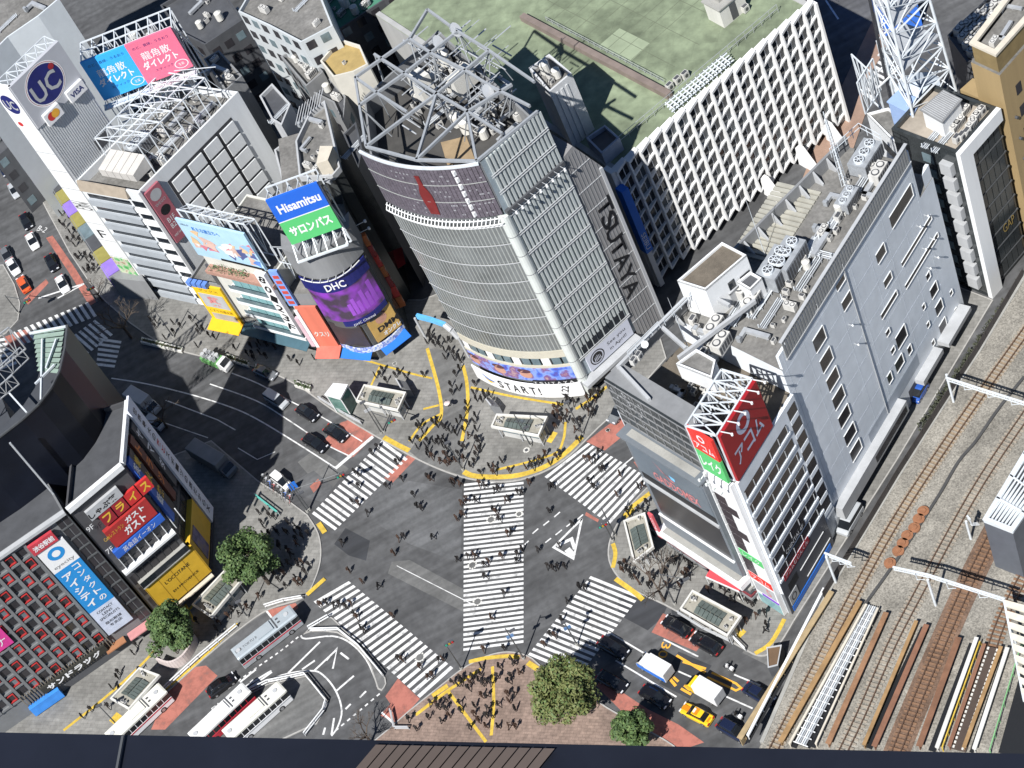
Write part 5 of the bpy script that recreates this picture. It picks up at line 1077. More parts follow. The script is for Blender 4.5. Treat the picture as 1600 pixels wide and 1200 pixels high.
# orange drug banner at the left flank
ob = thing('orange_banner', 'faded orange vertical drugstore banner and awning left of the curved screen', 'sign', tuple(WD1.pt(-2, 0, 0)))
WO = Wall(P(508, 556), P(545, 556)); 
mb = MB(); mb.wbox(WO, .2, WO.L - .4, 3.0, 12.6, .0, .35); mb.build('panel', M('orange_faded', (.62, .17, .11), .6, 0, .12, .5, streak=True), ob); text('クスリ', WO, WO.L / 2, 6.0, .38, offw, ob, 2.6, 1.2, 0, .03)
mb = MB(); q = [WO.pt(0, 2.9, .2), WO.pt(WO.L, 2.9, .2), WO.pt(WO.L, 2.2, 2.3), WO.pt(0, 2.2, 2.3)]; mb.hexa([q[3], q[2], q[1], q[0]] + [x + Vector((0, 0, .1)) for x in (q[3], q[2], q[1], q[0])]); mb.build('awning', M('orange_aw', (.62, .14, .10), .6), ob)
nbd = thing('slim_infill_building', 'slim infill building with blue vertical sign between terrace and curved screen', 'building', tuple(WO.pt(1, 0, -.5)))
pol = ccw([V2(WO.A), V2(WO.B), V2(WO.B) + Vector((3, 16)), V2(WO.A) + Vector((3, 16))]); MB().prism([p + Vector((0, .4)) for p in pol], 0, 15, 0, mt=1).build('wall', [mgrey, roofc], nbd)
bsn = block('blue_board', WO, -.6, .9, 12.8, 21, -.2, .25, M('board_blue', (.20, .34, .72), .5), nbd); 
for i in range(6): block('red_mark', WO, -.3, .7, 13.3 + i * 1.2, 14.0 + i * 1.2, .25, .29, M('mark_red', (.5, .08, .06), .5), bsn)
block('pink_board', WO, -.9, -.2, 3, 10, 0, .5, M('board_pink', (.65, .45, .5), .5), nbd); block('white_board', WO, -.1, .5, 2.5, 12, .36, .55, whites, nbd)
# two-tone roof billboard
hz0 = 28.4
ha, hb_ = P(456, 380, hz0), P(534, 352, hz0); WH = Wall(ha, hb_); _, ht = WH.pick(414, 312)
HB = thing('pharmacy_billboard', 'blue and green pharmacy billboard with white lettering above the curved screen', 'billboard', tuple(ha))
zm = (hz0 + ht) / 2
h1 = block('panel', WH, 0, WH.L, zm + .08, ht, 0, .4, M('his_blue', (.02, .13, .62), .45, 0, .03, .5), HB); h2 = block('panel', WH, 0, WH.L, hz0, zm - .08, 0, .4, M('his_green', (.10, .52, .17), .45, 0, .03, .5), HB); block('divider', WH, 0, WH.L, zm - .08, zm + .08, 0, .42, whites, HB)
text('Hisamitsu', WH, WH.L * .52, (zm + ht) / 2, .43, whites, h1, WH.L * .82, (ht - zm) * .38, 0, .03); text('サロンパス', WH, WH.L * .5, (zm + hz0) / 2, .43, whites, h2, WH.L * .82, (zm - hz0) * .42, 0, .04)
for k in range(2): m2 = MB(); lattice(m2, WH.pt(0, 24.5, -.4 - 2.6 * k), WH.pt(WH.L, 24.5, -.4 - 2.6 * k), ht - 25, 5, .2); m2.build('lattice_frame', steelw, HB)
m2 = MB()
for i in range(6): u = i * WH.L / 5; m2.bar(WH.pt(u, ht - .4, -.4), WH.pt(u, ht - 1.4, -3), .16); m2.bar(WH.pt(u, hz0, .0), WH.pt(u, 26.5, 2.4), .16)
m2.bar(WH.pt(0, 26.6, 2.4), WH.pt(WH.L, 26.6, 2.4), .3); m2.build('lattice_brace', steelw, HB)
# glazed dark wedge behind, with alley signs
Wd = thing('wedge_building', 'wedge shaped dark building with cluttered roof behind the pharmacy billboard', 'building', tuple(P(500, 240)))
wp_ = ccw([V2(P(x, y, 30)) for x, y in ((468, 278), (520, 276), (532, 262), (508, 158), (484, 176), (462, 222))])
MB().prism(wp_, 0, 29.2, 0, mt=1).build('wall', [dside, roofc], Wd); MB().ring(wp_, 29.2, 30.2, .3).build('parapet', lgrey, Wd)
clutter(Wd, inset(wp_, -.6), 29.22, 9, .6, 4, ('air_unit', 'small_unit', 'duct', 'water_tank', 'small_unit'), (.6, .95))
mb = MB(); mb.prism([P(x, y, 32.5) for x, y in ((494, 256), (512, 250), (520, 228), (500, 228))], 29.2, 32.5); mb.build('white_tank_room', M('cream', (.58, .53, .44), .7, 0, .15, .5), Wd)
mb = MB()
for i in range(9): q = P(462 + i * 4.6, 195 - i * 3.6, 30.4); mb.bar(q, q + Vector((1.8, 3.6, 0)), .12)
mb.build('pergola', lgrey, Wd)
als = thing('alley_sign_strip', 'string of orange and red vertical signs down the dark alley wall', 'sign', tuple(P(600, 440)))
for i in range(7):
    q = WDs.pt(3 + i * .25, 20.5 - i * 2.5, .6); m2 = MB(); m2.wbox(WDs, 2.6 + i * .1, 3.4 + i * .1, 18.6 - i * 2.5, 20.9 - i * 2.5, .15, 1.1); m2.build('sign_box', (M('neon_orange', (.45, .12, .03), .5), M('sign_maroon', (.30, .02, .03)), red)[i % 3], als)
    text('酒場焼肉カラオ'[i], WDs, 3.0 + i * .1, 19.75 - i * 2.5, 1.12, whites, als, .6, .9)
for i in range(2): m2 = MB(); a = WDs.pt(3, 23 - i * 1.6, .1); m2.bar(a, WDs.pt(3, 23.2 - i * 1.6, 2.0), .08); m2.tube(WDs.pt(3, 23.0 - i * 1.6, 2.0), WDs.pt(3, 23.4 - i * 1.6, 2.0), .2, 8); m2.build('lamp', white, als)
m2 = MB(); a = P(630, 402, 6); m2.hexa([P(612, 392, 6), P(622, 420, 6), P(634, 412, 6), P(628, 386, 6), P(612, 392, 6.2), P(622, 420, 6.2), P(634, 412, 6.2), P(628, 386, 6.2)]); m2.build('red_awning', red, als)
# ================================================================ dark curved glass building (left) with open roof
DZ = 42.0
dkg = M('black_glass', (.007, .009, .016), .3, 0, .4, .12, spec=.25)
DK = thing('dark_curved_building', 'large black glass building with a concave curved front and open framed roof', 'building', tuple(P(60, 640)))
rim_px = [(105, 508), (101, 545), (93, 580), (80, 606), (60, 632), (35, 655), (0, 682), (-40, 712), (-90, 745)]
rim = [P(x, y, DZ) for x, y in rim_px]
foot = [V2(p) for p in rim] + [V2(P(x, y, DZ)) for x, y in ((-110, 715), (-50, 672), (-8, 640), (20, 612), (38, 585), (48, 550), (52, 520))]
fp = ccw(foot)
mb = MB(); mb.prism(fp, 0, DZ - 3.0, 0, mt=1); mb.build('wall', [dkg, M('roof_slate', (.05, .055, .065), .8, 0, .2, .4)], DK)
mb = MB(); mb.prism([P(x, y, 22) for x, y in ((-330, 760), (-200, 640), (-30, 640), (60, 690), (90, 760), (-90, 960))], 0, 33, 0); mb.build('raised_rear_wing', M('roof_slate', (.05, .055, .065)), DK)  # wing behind the curved wall, raised to deepen the shade on the road
mb = MB()
for a, b2 in zip(rim, rim[1:]):
    mb.poly([Vector((a.x, a.y, DZ - 3)), Vector((b2.x, b2.y, DZ - 3)), b2, a] if (b2 - a).cross(Vector((0, 0, 1))).dot(Vector((0, 200, 0))) > 0 else [a, b2, Vector((b2.x, b2.y, DZ - 3)), Vector((a.x, a.y, DZ - 3))])
mb.build('parapet', dkg, DK)
mb = MB()
for a, b2 in zip(rim, rim[1:]): mb.bar(a, b2, .3, .25)
mb.build('coping', dsteel, DK)
mb = MB(); c_ = P(15, 690, DZ); mb.bar(c_ + Vector((0, -.25, 0)), (c_.x, c_.y - .25, 10), .25, .25); mb.build('seam', steel, DK)
MB().prism([(-104, 208), (-79, 208), (-79, 237), (-104, 237)], 0, 54).build('unseen_shade_tower', M('shade_tower_grey', (.3, .3, .3), .7, 0, .1, .5), DK)  # out-of-view tower block added to throw shade over the left crossings
sl_g = M('roof_slat_green', (.24, .32, .27), .7, 0, .2, .6)
for i in range(9):
    a = P(52 + i * 1.0, 520 + i * 7, DZ - .8); b2 = P(101 - i * 1.2, 512 + i * 8.5, DZ - .8); mb = MB(); mb.bar(a, b2, .7, .1); mb.build('roof_slat', sl_g, DK)
mb = MB()
for a, b2 in (((66, 530), (64, 625)), ((15, 615), (42, 645)), ((46, 521), (103, 510)), ((55, 600), (85, 570)), ((88, 530), (72, 575))): mb.bar(P(*a, DZ - .4), P(*b2, DZ - .4), .22, .3)
mb.build('roof_beam', steelw, DK)
mb = MB(); lattice(mb, P(-40, 640, DZ - 4), P(45, 560, DZ - 4), 2.5, 7, .14); lattice(mb, P(-40, 655, DZ - 5), P(30, 600, DZ - 5), 2.0, 7, .14); lattice(mb, P(-30, 600, DZ - 10), P(40, 545, DZ - 10), 5.0, 6, .2); mb.build('roof_lattice', steel, DK)

# ================================================================ restaurant sign building and red-window building (lower left)
GZ = 30.0
ga, gb, gc = P(102, 794, GZ), P(187, 723, GZ), P(195, 626, GZ)
WG1 = Wall(ga, gb); WG2 = Wall(gb, gc)
RG = thing('restaurant_sign_building', 'building covered in restaurant signs with a yellow lower front', 'building', tuple(P(300, 900)))
back = [V2(gb) + (V2(gc) - V2(gb)) * 1.0, V2(gc) + Vector((-9, 2)), V2(ga) + (V2(gc) - V2(gb)) * .9]
dkw = M('facade_charcoal', (.07, .07, .075), .6, 0, .15, .5)
body(RG, [ga, gb, gc, back[1], back[2]], GZ, dkw, dgrey, .8)
for k in range(10):
    for j in range(7): 
        if k < 5 or j > 7: block('window', WG1, .5 + j * (WG1.L - 1) / 7, .3 + (j + 1) * (WG1.L - 1) / 7, 1.0 + k * 2.9, 3.0 + k * 2.9, .0, .08, darkw, RG)
    for j in range(5): block('window', WG2, .5 + j * (WG2.L - 1) / 5, .3 + (j + 1) * (WG2.L - 1) / 5, 1.0 + k * 2.9, 3.0 + k * 2.9, .0, .06, darkw, RG)
L1 = WG1.L
m2 = MB(); m2.wbox(WG1, 0, L1, 29.2, 30.1, .0, .7); m2.wbox(WG2, 0, WG2.L, 29.2, 30.1, .0, .5); m2.build('roof_edge', white, RG)
s9 = block('sign_white', WG1, 1.6, L1 - 2.4, 25.4, 27.4, .1, .6, lgrey, RG); text('しゃぶ葉', WG1, L1 * .42, 26.3, .62, blackp, s9, L1 * .5, 1.2, 0, .03)
text('9F', WG1, .8, 24.7, .62, whites, RG, 1.1, 1.0)
for j in range(4):
    o = block('sign_red', WG1, 2.6 + j * 2.2, 4.6 + j * 2.2, 22.8, 25.2, .1, .55, M('sign_maroon', (.30, .02, .03)) if j < 2 else red, RG); text('フライス'[j], WG1, 3.6 + j * 2.2, 24.0, .57, M('letter_gold', (.75, .48, .05), .5), o, 1.3, 1.6, 0, .03)
o = block('sign_cafe', WG1, 1.8, L1 - .3, 18.6, 22.4, .1, .8, M('cafe_red', (.38, .03, .03), .5), RG); text('ガスト', WG1, L1 * .62, 19.9, .83, whites, o, L1 * .38, 1.6, 0, .04); text('ガスト', WG1, L1 * .7, 21.5, .83, whites, o, L1 * .34, 1.1, 0, .04); text('Caféレストラン', WG1, L1 * .3, 21.3, .83, M('letter_gold', (.75, .48, .05)), o, L1 * .36, .8)
text('7F', WG1, .9, 19.0, .62, whites, RG, 1.1, 1.0)
o = block('sign_blue', WG1, 1.0, L1, 16.8, 18.3, .1, .9, M('eon_blue', (.03, .12, .5), .5), RG); text('英会話イーオン', WG1, L1 * .55, 17.55, .93, whites, o, L1 * .6, 1.0)
m2 = MB()
for j in range(8): m2.wbox(WG1, 1 + j * 1.5, 1.1 + j * 1.5, 13.6, 16.6, .1, .5)
m2.wbox(WG1, .3, L1, 13.3, 13.7, 0, 1.0); m2.build('white_grid', white, RG)
# right face signs
for i, (u, c, s) in enumerate(((2.2, M('sign_dark', (.05, .04, .04), .5), '炭火焼'), (4.6, M('sign_brown', (.12, .03, .02), .5), 'トラジ'), (7.2, dgrey, 'ヤマダ'), (.9, M('eon_blue', (.03, .12, .5)), '英会話'))):
    o = block('vertical_sign', WG2, u, u + 1.5, 14, 28.4, .06, .5, c, RG)
    for q, ch in enumerate(s): text(ch, WG2, u + .75, 26 - q * 3.6, .53, (M('letter_gold', (.75, .48, .05)), M('letter_orange', (.7, .2, .03), .5), whites, whites)[i], o, 1.2, 2.2, 0, .03)
WN = Wall(gc, V2(gc) + (V2(gc) - V2(gb)).normalized() * 2.6)
bn = thing('white_banner', 'tall white vertical banner with black lettering on the edge of the sign building', 'sign', tuple(P(310, 770)))
bdir = (P(195, 626, GZ) - P(195, 650, GZ)); 
mb = MB(); mb.wbox(WG2, WG2.L - 2.6, WG2.L + .2, 2.5, 30.6, .55, .9); mb.build('panel', M('banner_white', (.72, .74, .80), .55, 0, .04, .5), bn)
for i, ch in enumerate('世界最大の薬とスポーツの店だからX'): text(ch, WG2, WG2.L - 1.2, 28.6 - i * 1.52, .92, blackp if i not in (5, 6) else red, bn, 1.1, 1.1, -.0, .02)
# yellow lower box
yl = M('choco_yellow', (.62, .38, .03), .55, 0, .10, .5)
m2 = MB(); m2.wbox(WG1, L1 - 8.4, L1 + .6, 3.2, 9.6, .05, 1.6); yo = m2.build('yellow_front', yl, RG)
for j in range(5): block('yellow_joint', WG1, L1 - 8.4 + j * 2.2, L1 - 8.34 + j * 2.2, 3.2, 9.6, 1.6, 1.63, M('joint_ochre', (.35, .2, .02), .6), yo)
text('L’OCCITANE', WG1, L1 - 3.5, 7.6, 1.64, blackp, yo, 4.4, .7); text('EN PROVENCE', WG1, L1 - 3.2, 5.2, 1.64, blackp, yo, 4.6, .45)
m2 = MB(); m2.wbox(WG2, -.4, 8, 3.2, 9.6, .05, .9); m2.build('yellow_return', yl, RG); block('poster', WG2, 1, 3.6, 3.6, 9, .9, 1.0, admat('poster_dark', 0, [(.03, .03, .08), (.15, .12, .25), (.25, .2, .1)], .7), RG)
block('terrace', WG1, 1, L1, 9.8, 10.0, 0, 2.0, conc, RG); block('terrace_glass', WG1, 1, L1, 10, 11.2, 1.9, 1.95, glass, RG)
block('awning', WG1, L1 - 8, L1 + .4, 2.4, 2.6, .1, 2.0, M('cream', (.58, .53, .44)), RG)
# red-window building
RZ = 30.0
ra, rb = P(0, 865, RZ), P(99, 797, RZ); d_ = (V2(rb) - V2(ra)).normalized(); WW = Wall(V2(rb) - d_ * 30, rb)
RW = thing('red_window_building', 'grey gridded building with red window frames and a tall blue eye shop banner', 'building', tuple(P(180, 1020)))
inn = Vector((-WW.n.x, -WW.n.y)) * 12
body(RW, [WW.A, WW.B, WW.B + inn, WW.A + inn], RZ, M('grid_grey', (.17, .175, .18), .6, 0, .12, .5), dgrey, .6)
m2 = MB(); m2.wbox(WW, 0, WW.L, RZ - .3, RZ + .2, 0, .8); m2.build('roof_edge', lgrey, RW)
gridm = M('grid_grey', (.17, .175, .18)); colw = 1.55
redf = MB(); redf.box(0, 1.12, -.22, 0, 1.27, 1.38); redf.box(1.0, 1.14, -.3, 0, 0, 1.27); redf.box(0, 1.12, -.3, 0, -.1, .02); redf = redf.mesh('red_frame', M('frame_red', (.40, .03, .03), .5))
LW_ = WW.L
nrow = 10
for r in range(nrow):
    z0 = 4.4 + r * 2.5
    for c in range(16):
        u = LW_ - 8.6 - c * 1.85
        if u < 1: break
        dark = (r + c) % 2
        o = block('window', WW, u, u + 1.15, z0 + .3, z0 + 1.6, -.3, .04, (darkw if dark else (glass_l if (r * 3 + c) % 4 else darkw)), RW)
        if (r + c) % 2 == 0: part('red_frame', redf, RW, WW.M(u, z0 + .3, .02))
m2 = MB()
for c in range(16): u = LW_ - 7.25 - c * 1.85; m2.wbox(WW, u, u + .42, 4, RZ - .3, .0, .38)
m2.build('pier', gridm, RW)
for r in range(nrow + 1): block('floor_band', WW, .1, LW_ - 6.8, 4.0 + r * 2.5, 4.35 + r * 2.5, .0, .3, gridm, RW)
for r in range(11):
    for c in range(2): block('corner_window', WW, LW_ - 1.9 + c * .95, LW_ - 1.1 + c * .95, 3.2 + r * 2.4, 5.2 + r * 2.4, .0, .05, darkw, RW)
m2 = MB()
for r in range(12): m2.wbox(WW, LW_ - 2.0, LW_, 2.9 + r * 2.4, 3.1 + r * 2.4, .0, .2)
m2.wbox(WW, LW_ - .12, LW_ + .05, 0, RZ, -.1, .3); m2.build('corner_mullion', dsteel, RW)
ec = thing('eye_shop_banner', 'tall blue and white contact lens shop banner on the red-window building', 'sign', tuple(WW.pt(LW_ - 5, 4, .5)))
u0, u1 = LW_ - 6.6, LW_ - 2.4; uc = (u0 + u1) / 2
block('panel_white', WW, u0, u1, 21.4, 26.4, .1, .6, whites, ec); block('panel_blue', WW, u0, u1, 11.0, 21.4, .1, .6, M('eye_blue', (.02, .25, .60), .5, 0, .03, .5), ec); block('panel_foot', WW, u0, u1, 5.0, 11.0, .1, .6, M('eye_lilac', (.55, .60, .72), .5), ec); block('panel_head', WW, u0 - .3, u1 - .6, 26.6, 28.6, .3, .8, M('head_red', (.5, .05, .07), .5), ec)
text('渋谷駅前', WW, uc - .4, 27.6, .83, whites, ec, 3.2, 1.1, 0, .03); text('eyecity', WW, uc, 22.2, .63, mgrey, ec, 3.2, .8)
m2 = MB()
for k, (r, mi) in enumerate(((1.25, 0), (.62, 1))): m2.poly([WW.pt(uc + r * math.cos(i * .314), 24.6 + r * math.sin(i * .314), .62 + k * .01) for i in range(20)], mi)
m2.build('eye_logo', [M('eye_blue', (.02, .25, .60)), whites], ec)
for i, ch in enumerate('コンタクトの'): text(ch, WW, uc + .95, 20.4 - i * 1.6, .63, whites, ec, 1.1, 1.1, 0, .02)
for i, ch in enumerate('アイシティ'): text(ch, WW, uc - .85, 19.6 - i * 1.75, .63, whites, ec, 1.5, 1.4, 0, .03)
text('CONTACT', WW, uc, 10.2, .63, blackp, ec, 2.6, .5); text('LENS', WW, uc, 9.4, .63, blackp, ec, 1.6, .5); text('SPECIALISTS', WW, uc, 8.6, .63, blackp, ec, 3.2, .5); text('隐形眼镜', WW, uc, 7.4, .63, blackp, ec, 2.6, .6); text('专卖店', WW, uc, 6.6, .63, blackp, ec, 2.0, .6)
o = block('shop_sign', WW, LW_ - 19, LW_ - 8, 2.9, 4.2, .1, .9, M('sign_umber', (.03, .03, .025), .6), RW)
for i, ch in enumerate('サンドラッグ'): text(ch, WW, LW_ - 17.4 + i * 1.55, 3.5, .93, whites, o, 1.3, 1.1, 0, .04)
m2 = MB()
for i in range(34): m2.wbox(WW, LW_ - 22 + i * .45, LW_ - 21.88 + i * .45, 2.2, 5.0, .45, .55)
o = m2.build('slat_screen', M('slat_bronze', (.20, .17, .13), .6), RW); tag(o, kind='stuff')
block('blue_poster', WW, LW_ - 22, LW_ - 17, .4, 2.3, .3, 1.2, M('poster_azure', (.05, .25, .7), .5), RW); block('pink_awning', WW, LW_ - 4.6, LW_ - .4, 2.4, 2.6, .1, 1.6, M('awning_pink', (.55, .25, .25), .6), RW); block('brown_awning', WW, LW_ - 8.4, LW_ - 5.2, 2.5, 2.7, .1, 1.3, M('awning_rust', (.35, .16, .08), .6), RW)
block('shopfront', WW, LW_ - 16, LW_ - .5, .1, 2.3, .0, .08, dgrey, RW)
o = block('magenta_sign', WW, LW_ - 19.5, LW_ - 17.0, 15, 19, .4, .6, M('magenta', (.65, .05, .28), .5), RW); text('ナ', WW, LW_ - 18.2, 16.5, .63, whites, o, 1.4, 1.6)

# ================================================================ right side: white pier building, ochre building, lattice mast
PZ = 29.5
pa, pb = P(1494, 239, PZ), P(1557, 167, PZ); WA = Wall(pa, pb)
WPb = thing('white_pier_building', 'dark glazed building with a white corner pier and shed on the roof', 'building', tuple(P(1550, 465)))
nb_ = -WA.n
pp = [V2(pa), V2(pb), V2(pb) + nb_ * 10.5, V2(pa) + nb_ * 10.5]
body(WPb, pp, PZ, fdark, M('roof_tan', (.33, .29, .24), .9, 0, .25, .4), .7, .5)
m2 = MB(); m2.wbox(WA, -.1, 2.3, 0, PZ + .02, .0, .7); m2.wbox(WA, 2.3, WA.L, PZ - 2.2, PZ + .02, .0, .7); m2.build('white_pier', white, WPb)
for k in range(9):
    for j in range(5): block('glass_pane', WA, 2.6 + j * (WA.L - 3) / 5, 2.45 + (j + 1) * (WA.L - 3) / 5, 1 + k * 2.9, 3.75 + k * 2.9, .02, .12, fdark, WPb)
    block('slab_edge', WA, 2.4, WA.L, .75 + k * 2.9, .95 + k * 2.9, .02, .2, dsteel, WPb)
WA2 = Wall(V2(pa) + nb_ * 10.5, pa)
for k in range(9): 
    m2 = MB(); m2.wbox(WA2, WA2.L - 2.6, WA2.L - .8, 2 + k * 2.9, 4 + k * 2.9, .02, .9); m2.build('bay_window', lgrey, WPb); block('window', WA2, WA2.L - 6, WA2.L - 4.2, 2.2 + k * 2.9, 3.8 + k * 2.9, .02, .1, glass_l, WPb)
text('GAP', WA, WA.L * .72, 9, .3, M('letter_brass', (.5, .36, .12), .4, .5), WPb, 2.6, 1.6)
rz = PZ - .7; rp = math.atan2(WA.u.y, WA.u.x)
sh = thing('roof_shed', 'pale shed with ribbed metal roof beside air units on the pier building', 'shed', tuple(P(1470, 190, rz)))
spx = [(1441, 172), (1474, 144), (1500, 157), (1472, 190)]
pl = ccw([V2(P(x, y, rz + 3.2)) for x, y in spx]); MB().prism(pl, rz, rz + 3.2, 0, top=False).build('wall', white, sh); MB().prism(inset(pl, -.25), rz + 3.2, rz + 3.35, 0).build('roof', mgrey, sh)
m2 = MB(); 
for i in range(14): t = i / 13; a = pl[0].lerp(pl[1], t); b2 = pl[3].lerp(pl[2], t); m2.bar((*a, rz + 3.4), (*b2, rz + 3.4), .1, .1)
o = m2.build('rib', lgrey, sh); tag(o, kind='stuff')
for x, y in ((1500, 196), (1494, 203), (1508, 178), (1524, 190), (1530, 182), (1519, 200)): put('air_unit', WPb, x, y, rz, rp, .75)
for x, y in ((1512, 212), (1496, 222), (1504, 218), (1535, 178)): put('small_unit', WPb, x, y, rz, rp, 1.2)
for x, y in ((1460, 215), (1475, 222)): put('pipe_run', WPb, x, y, rz, rp, .8)
wb = thing('white_annex', 'white low annex with a dark window in front of the lattice mast', 'building', tuple(P(1400, 240)))
pl = boxpx(wb, 'wall', [(1354, 177), (1388, 168), (1436, 208), (1410, 234)], 24, 0, white, roofc)
w_ = max(walls(pl), key=lambda w: w.n.dot(Vector((-.6, -.8)))); block('window', w_, w_.L * .35, w_.L * .85, 19.5, 21.2, 0, .08, glass, wb)
bx = thing('blue_plant_box', 'large light blue plant enclosure at the foot of the lattice mast', 'enclosure', tuple(P(1410, 175, 26)))
pl = ccw([V2(P(x, y, 29)) for x, y in ((1388, 160), (1404, 144), (1438, 158), (1426, 180))]); MB().prism(pl, 24, 29, 0).build('casing', M('plant_blue', (.30, .42, .66), .5, 0, .06, .5), bx); MB().prism(inset(pl, -.15), 29, 29.2).build('lid', M('plant_blue', (.30, .42, .66)), bx)
MA = thing('lattice_mast', 'tall white steel lattice mast rising beyond the top edge', 'mast', tuple(P(1440, 180, 24)))
legs = [P(1432, 206, 26), P(1494, 142, 26), P(1430, 120, 26), P(1396, 150, 26)]
apex = Vector((0, 0, 0))
for l in legs: apex += l / 4
top = [apex + (l - apex) * .72 + Vector((0, 0, 30)) for l in legs]
for l, t in zip(legs, top): m2 = MB(); m2.tube(l, t, .2, 8); m2.build('leg', steelw, MA)
for f in range(4):
    a, b2 = legs[f], legs[(f + 1) % 4]; c, d = top[f], top[(f + 1) % 4]
    for k in range(7):
        s0, s1 = k / 7, (k + 1) / 7; m2 = MB(); m2.tube(a.lerp(c, s0), b2.lerp(d, s1), .08, 5); m2.tube(b2.lerp(d, s0), a.lerp(c, s1), .08, 5); m2.tube(a.lerp(c, s1), b2.lerp(d, s1), .13, 5); m2.build('brace', steelw, MA)
for s0 in (.35, .6, .85): m2 = MB(); m2.prism([V2(l.lerp(t, s0)) for l, t in zip(legs, top)], 26 + s0 * 30, 26.15 + s0 * 30, bot=True); m2.build('platform', steel, MA)
m2 = MB(); c = apex + Vector((0, 0, -2))
for i in range(10): a = i * .628; a2 = (i + 1) * .628; m2.poly([c + Vector((3.2 * math.cos(t) , 3.2 * math.sin(t), zz)) for t, zz in ((a, 0), (a2, 0), (a2, 4), (a, 4))]); m2.poly([c + Vector((0, 0, 5.2)), c + Vector((3.2 * math.cos(a), 3.2 * math.sin(a), 4)), c + Vector((3.2 * math.cos(a2), 3.2 * math.sin(a2), 4))])
m2.build('round_tank', M('tank_pale', (.5, .56, .62), .5, 0, .08, .5), MA)
for i in range(4): m2 = MB(); a = P(1372 , 62 + i * 25, 30); m2.bar(a, a + Vector((4, 1.5, 0)), .2); m2.build('outrigger', white, MA)
ladder_mat = M('ladder_dark', (.03, .03, .035), .5); m2 = MB(); a = legs[3]; b2 = top[3]; m2.bar(a + Vector((-.5, 0, 0)), b2 + Vector((-.5, 0, 0)), .5, .3); m2.build('ladder', ladder_mat, MA)
m2 = MB(); lattice(m2, P(1352, 178, 24), P(1376, 140, 24), 6, 5, .2); lattice(m2, P(1345, 140, 20), P(1382, 175, 20), 7, 5, .2); lattice(m2, P(1384, 120, 22), P(1402, 152, 22), 7, 4, .25); m2.build('screen_lattice', steelw, wb)
# ochre building
OZ = 35.0
oc = M('ochre_wall', (.34, .245, .12), .75, 0, .10, .5, streak=True)
OB = thing('ochre_building', 'ochre rendered building with small windows at the right edge', 'building', tuple(P(1615, 400)))
oa = P(1562, 118, OZ); WO1 = Wall(P(1518, 98, OZ), oa); WO2 = Wall(oa, P(1640, 20, OZ))
op = ccw([V2(oa), V2(P(1680, -15, OZ)), V2(P(1630, -50, OZ)), V2(P(1517, 97, OZ))])
MB().prism(op, 0, OZ, 0, mt=1).build('wall', [oc, roofc], OB)
MB().prism(inset(op, .4), OZ, OZ + 3.0, 0, top=False).build('penthouse', M('ochre_dark', (.22, .16, .07), .75), OB); MB().ring(inset(op, .2), OZ + 3, OZ + 3.4, .8).build('coping', M('cream', (.58, .53, .44)), OB)
MB().poly([(*p, OZ + 2.0) for p in inset(op, .6)]).build('roof', roofc, OB)
clutter(OB, inset(op, .2), OZ + 2.02, 6, .6, 3, ('air_unit', 'small_unit', 'duct'), (.6, .9))
WO2 = Wall(oa, P(1680, -15, OZ))
for k in range(7):
    for j in range(5): block('window', WO2, 2.5 + j * 4.2, 3.6 + j * 4.2, 5 + k * 4.0, 6.8 + k * 4.0, .0, .06, darkw, OB); 
for k in range(6): m2 = MB(); q = WO2.pt(1.4, 6 + k * 4, .02); m2.tube(q, WO2.pt(1.4, 6 + k * 4, .4), .22, 8); m2.build('vent', dgrey, OB)
low = MB(); low.prism([P(x, y, 26) for x, y in ((1500, 140), (1520, 122), (1560, 140), (1545, 160))], 0, 26); low.build('low_wing', oc, OB)
# far yard with rows of air units, blue wall
fy = thing('service_yard_building', 'flat roofed building crowded with white air units at the upper right', 'building', tuple(P(1540, 60)))
body(fy, [P(x, y, 20) for x, y in ((1480, 55), (1560, -20), (1640, -20), (1560, 105), (1510, 96))], 20, dgrey, M('roof_grey', (.2, .2, .21), .9), .6)
for r in range(4):
    for c in range(6): put('air_unit', fy, 1502 + c * 13 + r * 7, 52 - c * 9 + r * 11, 19.4, rp, .95)
bw_ = thing('blue_hoarding_building', 'vivid blue hoarding wall beside the lattice mast', 'wall', tuple(P(1380, 40)))
WBl = Wall(P(1330, -60, 0), P(1385, 60, 0)); m2 = MB(); m2.wbox(WBl, 0, WBl.L, 0, 14, -6, 0); m2.build('hoarding', M('hoard_blue', (.04, .16, .62), .5), bw_); block('notice', WBl, WBl.L - 5, WBl.L - 1, 1, 6, .0, .1, whites, bw_); block('notice_band', WBl, WBl.L - 5, WBl.L - 1, 2, 3.6, .1, .14, M('eon_blue', (.03, .12, .5)), bw_)
st_ = struct('side_street_paving', MB().poly([(q.x, q.y, .134) for q in [P(x, y) for x, y in ((1300, 330), (1352, 180), (1345, 140), (1395, 60), (1365, 30), (1290, 190), (1250, 290))]][::-1]), M('side_paving', (.30, .20, .15), .85, 0, .2, .4))

